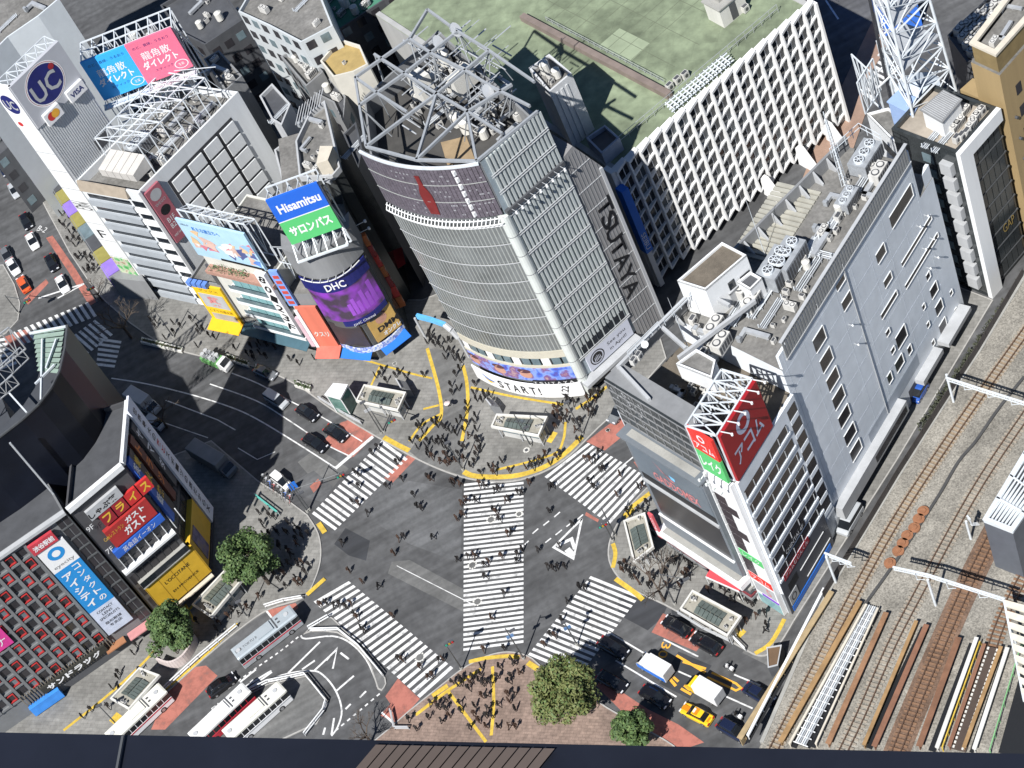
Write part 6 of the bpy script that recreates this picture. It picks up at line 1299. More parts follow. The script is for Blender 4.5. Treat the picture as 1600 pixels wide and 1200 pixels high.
# ================================================================ infill blocks behind the front row
def infill(name, label, px, h, wm, rm=None, n=5, seed=0, win=True, cat='building'):
    b = thing(name, label, cat, tuple(P(px[0][0], px[0][1])))
    pl = body(b, [P(x, y, h) for x, y in px], h, wm, rm or roofc, .7)
    if n: clutter(b, pl, h - .68, n, .5, seed, sc=(.55, .95))
    if win:
        for w in walls(pl):
            if w.n.dot(Vector((0, -1))) > .15 and w.L > 4:
                for r in range(int(h / 3.3)):
                    k = int(w.L / 2.6)
                    for j in range(k): block('window', w, .6 + j * (w.L - .6) / k, .6 + j * (w.L - .6) / k + 1.5, 1.4 + r * 3.3, 3.0 + r * 3.3, .0, .06, darkw if (r + j) % 3 else glass_l, b)
    return b, pl
infill('white_tiled_building', 'white tiled building with roof framework in the upper left corner', [(-60, 130), (12, 58), (60, 25), (92, -2), (40, -60), (-80, 0)], 34, M('white_tile', (.62, .66, .68), .4, 0, .06, .5), None, 6, 2, False)
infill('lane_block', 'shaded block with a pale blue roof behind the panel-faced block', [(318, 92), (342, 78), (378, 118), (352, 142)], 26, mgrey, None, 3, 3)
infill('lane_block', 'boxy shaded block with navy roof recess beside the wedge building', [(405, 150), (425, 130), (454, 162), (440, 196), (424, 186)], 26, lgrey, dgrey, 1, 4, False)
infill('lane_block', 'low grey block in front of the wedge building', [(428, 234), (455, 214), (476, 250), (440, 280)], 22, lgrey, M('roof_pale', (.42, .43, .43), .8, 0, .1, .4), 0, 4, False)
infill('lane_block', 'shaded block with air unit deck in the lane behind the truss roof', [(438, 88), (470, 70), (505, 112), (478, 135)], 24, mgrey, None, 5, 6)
infill('lane_block', 'pale tall block with panelled face at the top edge', [(372, 18), (400, -30), (480, -60), (520, 40), (470, 66), (420, 40)], 30, M('block_pale', (.52, .55, .56), .5, 0, .08, .5), None, 5, 7)
infill('terrace_bar_building', 'building with green roof terrace full of cafe furniture at the top edge', [(505, 62), (600, 0), (640, -20), (600, -60), (500, -30)], 20, dgrey, M('terrace_green', (.06, .20, .13), .8, 0, .2, .5), 16, 8)
infill('dome_building', 'cream building with a half round brown roof beside the truss', [(500, 95), (530, 60), (562, 70), (575, 100), (552, 112), (520, 120)], 26, M('cream_wall', (.55, .53, .47), .7, 0, .1, .5), M('dome_brown', (.36, .26, .10), .8), 1, 9)
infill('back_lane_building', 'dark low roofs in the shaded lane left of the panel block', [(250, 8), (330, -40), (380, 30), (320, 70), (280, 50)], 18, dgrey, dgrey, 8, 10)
infill('rear_block', 'pale low roofs behind the truss roof at the top edge', [(690, 10), (770, -40), (840, 10), (800, 58), (740, 60)], 18, M('cream_wall', (.55, .53, .47)), M('cream', (.58, .53, .44)), 8, 11)
infill('brown_roof_block', 'low block with rusty orange roof panels behind the truss roof', [(742, 55), (775, 32), (812, 58), (780, 84)], 22, M('cream_wall', (.55, .53, .47)), M('roof_orange', (.48, .27, .12), .8, 0, .3, .3), 0, 12, False)
lb, lpl = infill('louvred_block', 'pale louvred block with roof machinery between truss roof and green roof', [(858, 144), (893, 114), (858, 84), (826, 106)], 36, M('louvre_pale', (.60, .61, .62), .5, .1, .08, .5), None, 7, 13, False)
for w in walls(lpl):
    if w.n.dot(Vector((0, -1))) > .1:
        for j in range(int(w.L / .9)): block('louvre', w, j * .9, j * .9 + .4, 8, 35.0, 0, .12, M('louvre_pale', (.60, .61, .62)), lb)
infill('small_roof_hut', 'small dark block with pale face under the sign wing', [(915, 215), (945, 195), (968, 215), (940, 240)], 27, M('hut_blue', (.30, .34, .42), .6), dgrey, 0, 15, False, 'hut')

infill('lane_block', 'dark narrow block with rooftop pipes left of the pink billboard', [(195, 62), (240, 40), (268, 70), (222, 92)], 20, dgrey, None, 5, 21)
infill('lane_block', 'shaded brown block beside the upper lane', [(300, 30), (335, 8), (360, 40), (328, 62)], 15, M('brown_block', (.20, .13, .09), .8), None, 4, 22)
infill('lane_block', 'white low block with red signs at the head of the lane', [(345, 30), (372, 10), (392, 50), (366, 70)], 14, offw, None, 3, 23)
infill('lane_block', 'grey tiled block directly left of the glass building', [(480, 140), (512, 118), (540, 150), (536, 190), (520, 160)], 22, mgrey, dgrey, 2, 24)
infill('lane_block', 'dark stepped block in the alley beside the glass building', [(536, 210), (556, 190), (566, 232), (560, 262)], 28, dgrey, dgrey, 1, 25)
infill('rear_block', 'white slanting roof block at the top edge behind the truss', [(675, -6), (700, -20), (752, 36), (738, 50)], 24, white, white, 0, 26, False)
infill('corner_house', 'dark block cut by the upper left picture edge', [(-40, 200), (-5, 170), (30, 215), (-10, 250)], 14, dgrey, dgrey, 3, 27)
# ================================================================ railway viaduct
RZ_ = 5.5
def rp_(x, y, z=RZ_): return P(x, y, z)
bal = M('ballast', (.235, .22, .19), .95, 0, .35, .22, .3, var2=.42, s2=5)
edge_l = [(1190, 1160), (1288, 935), (1405, 742), (1470, 640), (1530, 548), (1680, 300)]
mb = MB(); poly = [V2(rp_(x, y)) for x, y in edge_l] + [V2(rp_(1900, 380)), V2(rp_(1800, 1250)), V2(rp_(1130, 1300))]
mb.prism(ccw(poly), 0.2, RZ_, 0, bot=True); vd = struct('rail_viaduct', mb, [bal])
cutm = MB()   # concrete retaining wall with dark fence beside the lane
q = [rp_(x, y) for x, y in edge_l]
for a, b2 in zip(q, q[1:]): cutm.bar(a + Vector((0, 0, -.2)), b2 + Vector((0, 0, -.2)), .5, .6)
cutm.build('coping', conc, vd)
fence = thing('track_fence', 'dark panel fence between the lane and the railway tracks', 'fence', tuple(q[2]))
q2 = [rp_(x, y) for x, y in ((1288, 935), (1345, 842), (1405, 742), (1470, 640), (1530, 548), (1600, 430))]
for a, b2 in zip(q2, q2[1:]):
    n = max(2, int((b2 - a).length / 2.2))
    for i in range(n):
        s = a.lerp(b2, i / n); e = a.lerp(b2, (i + .96) / n); m2 = MB(); m2.hexa([s, e, e + Vector((.08, .1, 0)), s + Vector((.08, .1, 0))] + [v + Vector((0, 0, 1.5)) for v in (s, e, e + Vector((.08, .1, 0)), s + Vector((.08, .1, 0)))]); m2.build('panel', M('fence_dark', (.07, .06, .055), .8, 0, .25, .6), fence)
railm = M('rail_steel', (.16, .10, .07), .5, .5, .3, 2); slp = M('sleeper', (.30, .26, .21), .9, 0, .25, 1.5)
slp_r = M('sleeper_rusty', (.21, .12, .07), .9, 0, .3, 1.5)
slm = MB().box(-1.05, 1.05, -.12, .12, 0, .14).mesh('sleeper', slp); slm2 = MB().box(-1.05, 1.05, -.12, .12, 0, .14).mesh('sleeper', slp_r)
def smooth(px, step, z=RZ_):
    pts = [V2(rp_(x, y)) for x, y in curve(px, 10)]; out = [pts[0]]; acc = 0
    L = [0]
    for a, b2 in zip(pts, pts[1:]): L.append(L[-1] + (b2 - a).length)
    n = int(L[-1] / step); res = []; j = 0
    for i in range(n + 1):
        t = i * step
        while j < len(L) - 2 and L[j + 1] < t: j += 1
        k = (t - L[j]) / max(L[j + 1] - L[j], 1e-6); p = pts[j].lerp(pts[j + 1], k); d = (pts[j + 1] - pts[j]).normalized(); res.append((p, d))
    return res
tracks = [([(1185, 1220), (1236, 1120), (1283, 1030), (1335, 930), (1400, 815), (1475, 700), (1545, 600), (1620, 495)], slm, 'pale sleeper railway track nearest the lane'),
          ([(1290, 1230), (1340, 1130), (1393, 1010), (1440, 920), (1500, 810), (1545, 735), (1610, 640)], slm, 'railway track beside the buried cable trough'),
          ([(1380, 1230), (1415, 1140), (1470, 1010), (1510, 920), (1560, 820), (1620, 720)], slm2, 'rust stained railway track between the brown girders'),
          ([(1530, 1080), (1560, 985), (1590, 920), (1625, 860)], slm2, 'short dark railway track at the right edge')]
for px, sm, lab in tracks:
    t = thing('railway_track', lab, 'railway track', tuple(rp_(*px[3])), 'railway tracks')
    res = smooth(px, .64)
    for i, (p, d) in enumerate(res): part('sleeper', sm, t, Matrix(((-d.y, d.x, 0, p.x), (d.x, d.y, 0, p.y), (0, 0, 1, RZ_), (0, 0, 0, 1))))
    for s in (-.53, .53):
        m2 = MB(); pts = [Vector((p.x - d.y * s, p.y + d.x * s, RZ_ + .23)) for p, d in res[::4]]
        for a, b2 in zip(pts, pts[1:]): m2.bar(a, b2, .14, .16)
        m2.build('rail', railm, t)
# bridge girders over the road
gird = [([(1158, 1160), (1302, 930)], .55, M('girder_tan', (.36, .27, .15), .8, 0, .25, .6), 'tan plate girder at the edge of the railway bridge over the road'),
        ([(1222, 1165), (1346, 945)], .5, M('girder_ochre', (.31, .19, .085), .85, 0, .3, .6), 'ochre plate girder beside the pale sleeper track'),
        ([(1296, 1168), (1387, 963)], .5, M('girder_orange', (.26, .14, .075), .85, 0, .35, .7), 'orange girder right of the cable trough'),
        ([(1352, 1170), (1434, 976)], .35, M('girder_ochre', (.31, .19, .085)), 'thin ochre girder beside the dark gap'),
        ([(1368, 1172), (1450, 982)], .5, M('girder_red', (.21, .10, .06), .85, 0, .25, .7), 'red brown girder beside the rust stained track'),
        ([(1438, 1172), (1500, 1002)], .55, M('girder_rust', (.19, .095, .055), .9, 0, .3, .6), 'rusty girder right of the rust stained track'),
        ([(1485, 1172), (1540, 1012)], .35, M('girder_red', (.21, .10, .06)), 'brown edge girder left of the studded deck'),
        ([(1508, 1174), (1566, 1016)], .35, M('girder_ochre', (.31, .19, .085)), 'ochre edge girder right of the studded deck')]
for px, w, m_, lab in gird:
    g_ = thing('bridge_girder', lab, 'girder', tuple(rp_(*px[0])), 'girders of the railway bridge')
    a, b2 = rp_(*px[0]), rp_(*px[1]); m2 = MB(); m2.bar(a + Vector((0, 0, .95)), b2 + Vector((0, 0, .95)), w * 1.35, .12); m2.build('top_flange', m_, g_)
    m2 = MB(); m2.bar(a + Vector((0, 0, .0)), b2 + Vector((0, 0, 0)), .12, 1.8); m2.build('web', m_, g_)
    n = int((b2 - a).length / 1.8); m2 = MB()
    for i in range(n): c = a.lerp(b2, (i + .5) / n); m2.bar(c + Vector((0, 0, -.6)), c + Vector((0, 0, .9)), w * .9, .1)
    m2.build('stiffener', m_, g_)
wst = [([(1171, 1155), (1290, 925)], .35, white, 'white parapet rail at the edge of the railway bridge'), ([(1236, 1168), (1356, 950)], .28, M('cream', (.58, .53, .44)), 'cream beam left of the cable trough'), ([(1277, 1168), (1374, 956)], .25, M('cream', (.58, .53, .44)), 'cream beam right of the cable trough'), ([(1466, 1174), (1528, 1002)], .5, offw, 'thick white beam left of the studded deck'), ([(1474, 1174), (1533, 1008)], .15, yelp, 'thin yellow edge rail of the studded deck'), ([(1524, 1176), (1576, 1018)], .5, offw, 'thick white beam right of the studded deck'), ([(1548, 1178), (1598, 1010)], .12, M('rail_green', (.2, .45, .2), .5), 'green hand rail at the platform edge')]
for px, w, m_, lab in wst:
    a, b2 = rp_(*px[0]), rp_(*px[1]); g_ = thing('edge_beam', lab, 'beam', tuple(a), 'edge beams of the railway bridge'); m2 = MB(); m2.bar(a + Vector((0, 0, .9)), b2 + Vector((0, 0, .9)), w, .25); m2.build('cap', m_, g_)
    m2 = MB(); n = int((b2 - a).length / 2)
    for i in range(n + 1): c = a.lerp(b2, i / n); m2.bar(c, c + Vector((0, 0, .85)), .12, .12)
    m2.build('post', m_, g_)
ct = thing('cable_trough', 'open trough of parallel silver pipes between the cream beams', 'pipes', tuple(rp_(1300, 1060)))
a0, b0 = rp_(1252, 1165), rp_(1364, 950); d = (b0 - a0).normalized(); s = Vector((-d.y, d.x, 0))
for k in range(6): m2 = MB(); m2.tube(a0 + s * (k * .26 - .65) + Vector((0, 0, .5)), b0 + s * (k * .26 - .65) + Vector((0, 0, .5)), .1, 6); m2.build('pipe', (steel, steelw, white)[k % 3], ct)
m2 = MB(); n = 20
for i in range(n): c = a0.lerp(b0, i / n) + Vector((0, 0, .4)); m2.bar(c - s * 1.0, c + s * 1.0, .12, .1)
m2.build('cross_bar', white, ct)
m2 = MB(); m2.hexa([a0 - s * 1.2 + Vector((0, 0, .02)), a0 + s * 1.2 + Vector((0, 0, .02)), b0 + s * 1.2 + Vector((0, 0, .02)), b0 - s * 1.2 + Vector((0, 0, .02))] + [v + Vector((0, 0, .1)) for v in (a0 - s * 1.2, a0 + s * 1.2, b0 + s * 1.2, b0 - s * 1.2)]); m2.build('tray', black, ct)
for px, w, lab in (([(1350, 1172), (1440, 985)], 1.1, 'black strip painted as the shaded gap beside the ochre girder'),): a, b2 = rp_(*px[0]), rp_(*px[1]); m2 = MB(); m2.bar(a + Vector((.5, 0, .06)), b2 + Vector((.5, 0, .06)), w, .1); tag(m2.build('gap_shade_strip', black), lab, 'shade_strip')  # black strip painted on the deck as a shaded open gap
sd = thing('studded_deck', 'dark walkway deck with rows of pale studs between white beams', 'deck', tuple(rp_(1520, 1100)))
a0, b0 = rp_(1497, 1174), rp_(1553, 1014); d = (b0 - a0).normalized(); s = Vector((-d.y, d.x, 0)); m2 = MB(); m2.bar(a0 + Vector((0, 0, .3)), b0 + Vector((0, 0, .3)), 2.0, .15); m2.build('plate', M('deck_umber', (.07, .05, .04), .8), sd)
stud = MB().box(-.16, .16, -.12, .12, 0, .14).mesh('stud', offw)
for i in range(24):
    for k in (-.55, .55): c = a0.lerp(b0, (i + .5) / 24) + s * k + Vector((0, 0, .375)); part('stud', stud, sd, Matrix.Translation(c) @ Matrix.Rotation(math.atan2(d.y, d.x), 4, 'Z'))
m2 = MB(); q = curve([(1352, 945), (1400, 878), (1438, 820), (1470, 770), (1498, 722), (1525, 690), (1560, 640), (1600, 590)], 5)
cb = thing('track_cable', 'black cable snaking along the ballast between two tracks', 'cable', tuple(rp_(1480, 750)))
for a, b2 in zip(q, q[1:]): m2.bar(rp_(*a) + Vector((0, 0, .12)), rp_(*b2) + Vector((0, 0, .12)), .38, .22)
m2.build('sheath', M('cable_black', (.06, .06, .06), .7, 0, .2, 1), cb)
for i, (x, y) in enumerate(((1391, 881), (1404, 862), (1411, 850), (1418, 838), (1429, 826), (1436, 812), (1443, 800))):
    c = rp_(x, y); m2 = MB(); m2.tube(c, c + Vector((0, 0, .3)), .78, 14); m2.tube(c + Vector((0, 0, .3)), c + Vector((0, 0, .42)), .4, 10)
    tag(m2.build('cable_drum', M('drum_rust', (.27, .12, .06), .9, 0, .25, 2)), ('rust brown round cover, number %s of the row counted from the near end' % ('one', 'two', 'three', 'four', 'five', 'six', 'seven')[i]), 'cover', 'round covers beside the black cable')
# overhead line gantries
def gantry(lab, feet, px, h, cat='gantry'):
    t = thing('line_gantry', lab, cat, tuple(rp_(*feet[0])), 'overhead line gantries')
    for f in feet: a = rp_(*f); m2 = MB(); m2.tube(a, a + Vector((0, 0, h)), .17, 8); m2.build('mast', steelw, t)
    for k in range(len(px) - 1):
        a, b2 = P(*px[k], RZ_ + h), P(*px[k + 1], RZ_ + h)
        m2 = MB(); m2.bar(a, b2, .22, .22); m2.bar(a + Vector((0, 0, -.6)), b2 + Vector((0, 0, -.6)), .12, .12)
        n = 8
        for i in range(n): m2.bar(a.lerp(b2, i / n), a.lerp(b2, (i + .5) / n) + Vector((0, 0, -.6)), .07); m2.bar(a.lerp(b2, (i + .5) / n) + Vector((0, 0, -.6)), a.lerp(b2, (i + 1) / n), .07)
        m2.build('beam', steelw, t)
    for i in range(3): a = P(*px[0], RZ_ + h).lerp(P(*px[-1], RZ_ + h), .2 + .28 * i); m2 = MB(); m2.tube(a, a + Vector((.1, 0, -1.6)), .06, 5); m2.bar(a + Vector((0, 0, -1.5)), a + Vector((.9, -.5, -1.5)), .06); m2.build('hanger', steelw, t)
gantry('pale blue gantry with long beam across the tracks at the upper right', [(1490, 628)], [(1478, 590), (1540, 610), (1610, 632)], 6.0)
gantry('pale gantry beam spanning the tracks in front of the grey gate structure', [(1462, 946)], [(1395, 886), (1450, 898), (1570, 936)], 6.0)
gantry('short pale gantry arm beside the corner of the screen building', [(1306, 910)], [(1288, 864), (1330, 880)], 6.0)
gantry('small white line post in the ballast beside the gate structure', [(1517, 842)], [(1511, 806), (1516, 812)], 4.0)
for a_, b_ in (((1200, 1040), (1640, 470)), ((1300, 1100), (1640, 560))):
    pass
# grey gate structure at the right edge
gs = thing('grey_gate_structure', 'dark grey boxy structure with open white truss top at the right edge', 'structure', tuple(rp_(1570, 920)))
gz = 16.0
gpx = [(1536, 812), (1582, 830), (1680, 690), (1640, 640)]
pl = ccw([V2(P(x, y, gz)) for x, y in gpx]); gm = M('gate_grey', (.10, .11, .13), .5, 0, .15, .4); MB().prism(pl, RZ_, gz - .6, 0, mt=1).build('cladding', [gm, dgrey], gs)
m2 = MB(); m2.ring(pl, gz - .6, gz + .1, .5); m2.build('rim', steelw, gs)
for i in range(10): t = i / 9; a = pl[0].lerp(pl[1], t); b2 = pl[3].lerp(pl[2], t); m2 = MB(); m2.bar((*a, gz - .1), (*b2, gz - .1), .2); m2.bar((*a, gz - .1), (*pl[3].lerp(pl[2], min(1, t + .2)), gz - .4), .14); m2.build('truss_bar', steelw, gs)
for i in range(4): t = (i + 1) / 5; a = pl[1].lerp(pl[2], t); b2 = pl[0].lerp(pl[3], t); m2 = MB(); m2.bar((*a, gz), (*b2, gz), .2); m2.build('truss_bar', steelw, gs)
rf_ = thing('platform_roof', 'cream slatted platform roof at the lower right edge', 'roof', tuple(rp_(1590, 990)))
for i in range(9): q = [(1569 + i * 3.2, 938 + i * 17), (1620, 938 + i * 17 + 14), (1620, 950 + i * 17 + 14), (1571 + i * 3.2, 948 + i * 17)]; m2 = MB(); v = [P(x, y, 9.5) for x, y in q]; m2.hexa([v[3], v[2], v[1], v[0]] + [k + Vector((0, 0, .2)) for k in (v[3], v[2], v[1], v[0])]); m2.build('slat', M('cream_pale', (.66, .62, .52), .7), rf_)
m2 = MB(); m2.bar(P(1568, 935, 9.4), P(1600, 1095, 9.4), .25, .5); m2.bar(P(1580, 980, 9.3), (P(1580, 980, 9.3).x, P(1580, 980, 9.3).y, RZ_), .2); m2.build('beam', steelw, rf_)
# lane surface beside the railway with planting and barriers
# observation deck ledge the picture was taken from
tw_ = thing('observation_tower', 'dark roof ledge of the observation tower along the lower picture edge', 'building', (0, -10, 0))
e0, e1 = P(-400, 1136, 223.2), P(2000, 1186, 223.2); WE = Wall(e0, e1); eL = WE.L
if WE.n.y < 0: WE = Wall(e1, e0)
ledg = M('ledge_navy', (.012, .014, .022), .35, 0, .5, 1.5); ledb = M('ledge_brown', (.085, .065, .055), .6, 0, .25, 4)
m2 = MB(); m2.wbox(WE, -30, WE.L + 30, 222.9, 223.2, -.9, 0); m2.build('ledge', ledg, tw_)
ua, _ = WE.pick(580, 1175); ub_, _ = WE.pick(880, 1185)
c0 = P(590, 1160, 223.205); c1 = P(872, 1166, 223.205)
for i in range(15):
    a = c0.lerp(c1, i / 15); b2 = c0.lerp(c1, (i + .88) / 15); d_ = (P(500, 1400, 223.205) - P(700, 1160, 223.205)); m2 = MB(); a = a + d_ * .015; b2 = b2 + d_ * .015; m2.poly([a, a + d_, b2 + d_, b2] if ((b2 - a).cross(d_)).z < 0 else [a, b2, b2 + d_, a + d_]); m2.build('brown_strip', ledb, tw_)  # row of brown strips across the middle of the ledge
m2 = MB(); a = P(192, 1150, 223.205); b2 = P(172, 1260, 223.205); m2.bar(a, b2, .003, .002); m2.build('joint', dsteel, tw_)
m2 = MB(); m2.wbox(WE, -25, WE.L + 20, .2, 222.9, -40, -.25); m2.build('shaft', M('tower_glass', (.05, .06, .07), .15, 0, .2, .3), tw_)

# rust-stained ballast under two tracks, black strips painted as the shaded deck gaps
mb = MB()
for px, w in ((tracks[2][0], 3.2), (tracks[0][0], 1.7)):
    res = smooth(px, 2.0); 
    for (p, d), (q, e) in zip(res, res[1:]):
        n1 = Vector((-d.y, d.x)) * w / 2; n2 = Vector((-e.y, e.x)) * w / 2; mb.poly([(*(p - n1), RZ_ + .006), (*(q - n2), RZ_ + .006), (*(q + n2), RZ_ + .006), (*(p + n1), RZ_ + .006)][::-1])
    if w > 2: k1 = len(mb.f)
mb.m = [0] * k1 + [1] * (len(mb.f) - k1)
mb.build('stained_ballast', [M('ballast_rust', (.15, .095, .065), .95, 0, .4, .3, var2=.35, s2=5), M('ballast_tan', (.25, .19, .13), .95, 0, .3, .4, var2=.3, s2=5)], vd)
for px, w, lab in (([(1240, 1168), (1352, 960)], .8, 'black strip painted as the shaded gap left of the cable trough'), ([(1270, 1168), (1368, 962)], .7, 'black strip painted as the shaded gap right of the cable trough'), ([(1456, 1174), (1520, 1006)], .9, 'black strip painted as the shaded gap left of the thick white beam'), ([(1518, 1176), (1570, 1020)], .5, 'black strip painted as the shaded gap right of the studded deck'), ([(1168, 1160), (1296, 930)], .5, 'black strip painted as the shaded gap beside the bridge edge')):
    a, b2 = rp_(*px[0]), rp_(*px[1]); m2 = MB(); m2.bar(a + Vector((0, 0, .03)), b2 + Vector((0, 0, .03)), w, .06); tag(m2.build('gap_shade_strip', black), lab, 'shade_strip')
m2 = MB(); a, b2 = rp_(1580, 1180), rp_(1618, 1040); m2.bar(a + Vector((0, 0, .05)), b2 + Vector((0, 0, .05)), 3.0, .08); tag(m2.build('gap_shade_strip', black), 'wide black strip painted as the shaded recess beside the green hand rail', 'shade_strip')
# ================================================================ street furniture
def canopy(label, px, z, rot_glass=True, h0=2.0):
    c = thing('subway_canopy', label, 'subway entrance', tuple(P(*px[0])), 'subway entrance canopies')
    pl = [V2(P(x, y, z)) for x, y in px]; pl = ccw(pl)
    MB().ring(pl, z - .35, z + .15, .26).build('roof_rim', offw, c)
    inn = inset(pl, .26); L = [(inn[i] - inn[i - 1]).length for i in range(4)]
    i0 = 0 if (inn[1] - inn[0]).length > (inn[2] - inn[1]).length else 1
    a, b2, c2, d2 = (inn[(i0 + k) % 4] for k in range(4))
    for k in range(6):
        s, e = .22 + k * .093, .22 + (k + .9) * .093; q = [a.lerp(b2, s), a.lerp(b2, e), d2.lerp(c2, e), d2.lerp(c2, s)]
        for h_ in (0, 1):
            m = [(q[0].lerp(q[3], .12 + .4 * h_)), (q[1].lerp(q[2], .12 + .4 * h_)), (q[1].lerp(q[2], .48 + .4 * h_)), (q[0].lerp(q[3], .48 + .4 * h_))]
            MB().hexa([(*p, z - .12 + (.25 if (h_ == 0 and j > 1) or (h_ == 1 and j < 2) else 0)) for j, p in enumerate(m)] + [(*p, z - .06 + (.25 if (h_ == 0 and j > 1) or (h_ == 1 and j < 2) else 0)) for j, p in enumerate(m)]).build('skylight_pane', M('canopy_glass', (.10, .12, .11), .15, 0, .25, 1, spec=.6), c)
    MB().poly([(*p, z - .2) for p in inn]).build('roof_deck', M('canopy_deck', (.30, .285, .24), .8, 0, .25, .8), c)
    m2 = MB(); m2.prism(inset(pl, .9), .13, 1.25, top=False); m2.build('side_wall', M('canopy_wall', (.5, .5, .48), .6), c)
    m2 = MB()
    for k in range(4):
        w = Wall(inset(pl, .9)[k], inset(pl, .9)[(k + 1) % 4]); m2.wbox(w, .1, w.L - .1, 1.3, z - .4, -.05, 0)
    m2.build('side_glass', glass_l, c)
    for k in range(4):
        for t in (0, .5): p = inset(pl, .6)[k].lerp(inset(pl, .6)[(k + 1) % 4], t); m2 = MB(); m2.tube((*p, .1), (*p, z - .2), .09, 6); m2.build('post', lgrey, c)
    r = random.Random(sum(px[0])); 
    for k in range(5):
        t = r.choice((.06, .12, .9, .95)); p = a.lerp(b2, t).lerp(d2.lerp(c2, t), r.uniform(.2, .8)); part('roof_fan', KIT['small_unit'], c, Matrix.Translation((*p, z - .2)) @ Matrix.Rotation(r.random() * 6, 4, 'Z') @ Matrix.Diagonal((.5, .5, .5, 1)))
    return c
canopy('glazed subway canopy on the plaza nearest the curved road', [(569, 601), (635, 613), (622, 642), (556, 627)], 3.4)
canopy('glazed subway canopy in front of the curved glass building', [(776, 647), (856, 651), (842, 682), (767, 667)], 3.4)
canopy('glazed subway canopy below the video screens, beside a bare tree', [(974, 814), (1008, 801), (1022, 855), (990, 880)], 3.4)
canopy('glazed subway canopy beside the two black cars by the red awning', [(1082, 922), (1159, 963), (1137, 995), (1062, 952)], 3.4)
canopy('glazed subway canopy in front of the red-window building', [(172, 1092), (218, 1043), (250, 1055), (202, 1109)], 3.4)
canopy('glazed subway canopy between the two round trees at left', [(300, 945), (352, 890), (380, 905), (330, 965)], 3.4)
lf = thing('glass_lift', 'glass lift box with white roof beside the plaza canopy', 'lift', tuple(P(525, 640)))
lp = ccw([V2(P(x, y, 4.6)) for x, y in ((507, 617), (521, 599), (544, 601), (532, 624))]); MB().prism(lp, 4.4, 4.7, bot=True).build('roof', white, lf); MB().prism(inset(lp, .2), .13, 4.4, top=False).build('glass_wall', M('lift_glass', (.10, .20, .17), .1, 0, .3, 1, spec=.6), lf)
m2 = MB()
for p in inset(lp, .12): m2.bar((*p, .1), (*p, 4.4), .15)
m2.build('corner_post', white, lf)
def wedge(label, px, h):
    t = thing('stair_head_hood', label, 'hood', tuple(P(*px[0]))); q = [P(x, y, .13) for x, y in px]; q = q if area([V2(v) for v in q]) > 0 else q[::-1]; m2 = MB(); m2.hexa(q + [v + Vector((0, 0, h * (1 if i < 2 else .6))) for i, v in enumerate(q)]); m2.build('casing', mgrey, t); MB().bar(q[0] + Vector((0, 0, h + .05)), q[1] + Vector((0, 0, h + .05)), .2, .2).build('edge', lgrey, t)
wedge('grey angular hood at the end of the plaza canopy', [(628, 608), (636, 622), (648, 620), (640, 606)], 2.6)
wedge('grey angular hood left of the canopy by the glass building', [(768, 640), (776, 650), (786, 646), (776, 634)], 2.6)
def lamp(label, foot, h, arm=None, head='lamp', sign=None):
    t = thing('street_lamp' if head == 'lamp' else 'traffic_signal', label, 'street lamp' if head == 'lamp' else 'traffic light', tuple(P(*foot)))
    a = P(*foot); m2 = MB(); m2.tube(a, a + Vector((0, 0, h)), .12, 7, 0, .07); m2.build('pole', dsteel, t); m2 = MB(); m2.tube(a, a + Vector((0, 0, .5)), .22, 8); m2.build('base', conc, t)
    top = a + Vector((0, 0, h))
    if arm:
        b2 = P(*arm, h + .3); m2 = MB(); m2.tube(top - Vector((0, 0, .4)), b2, .06, 6); m2.build('arm', dsteel, t); top = b2
    if head == 'lamp': m2 = MB(); m2.box(top.x - .45, top.x + .45, top.y - .2, top.y + .2, top.z - .08, top.z + .1); m2.build('lamp_head', dgrey, t)
    else:
        m2 = MB(); m2.box(top.x - .7, top.x + .7, top.y - .18, top.y + .18, top.z - .6, top.z - .1); m2.build('signal_head', dgrey, t)
        for k, c in enumerate(('signal_green', 'signal_amber', 'signal_red')): m2 = MB(); m2.tube((top.x - .45 + k * .45, top.y - .18, top.z - .35), (top.x - .45 + k * .45, top.y - .3, top.z - .35), .16, 8); m2.build('lens', M(c, ((.02, .3, .2), (.4, .25, .02), (.4, .02, .02))[k], .3), t)
    if sign: m2 = MB(); q = a + Vector((0, 0, h * .75)); m2.box(q.x - .5, q.x + .5, q.y - .05, q.y + .05, q.z - .3, q.z + .3); m2.build('sign_plate', sign, t)
lamp('tall dark lamp post at the kerb of the red lane by the screen building', (911, 680), 8)
lamp('tall dark lamp post beside the zebra crossing in building shade', (481, 800), 10, (470, 770))
lamp('traffic signal on the far left corner of the shaded zebra crossing', (484, 797), 6, (530, 740), 'sig')
lamp('lamp post on the north kerb carrying a pale sign', (597, 678), 8, None, 'lamp', lgrey)
lamp('traffic signal on the north kerb beside the canopy', (601, 676), 5.5, (610, 655), 'sig')
lamp('traffic signal at the foot of the central crossing, left side', (722, 1046), 6.5, (700, 1002), 'sig')
lamp('lamp post with blue sign at the foot of the central crossing, right side', (819, 1030), 8, (800, 985), 'lamp', M('sign_steel_blue', (.10, .20, .38), .5))
lamp('lamp post on the plaza in front of the large canopy', (830, 698), 8, (822, 668))
lamp('lamp post on the kerb between plaza and central crossing', (724, 735), 7)
lamp('lamp post on the right corner beside the canopy below the screens', (962, 838), 7, (948, 812), 'lamp')
lamp('lamp post next to the bare tree on the right corner', (1055, 945), 8, (1072, 905))
lamp('traffic signal beside the lamp post on the right corner', (958, 846), 5, (940, 818), 'sig')
lamp('lamp post on the left pavement beside the round tree', (388, 965), 8, (372, 940))
lamp('lamp post with double heads in front of the red-window building', (190, 1140), 7)
lamp('lamp post at the corner of the yellow shop', (342, 505), 6, (325, 470))
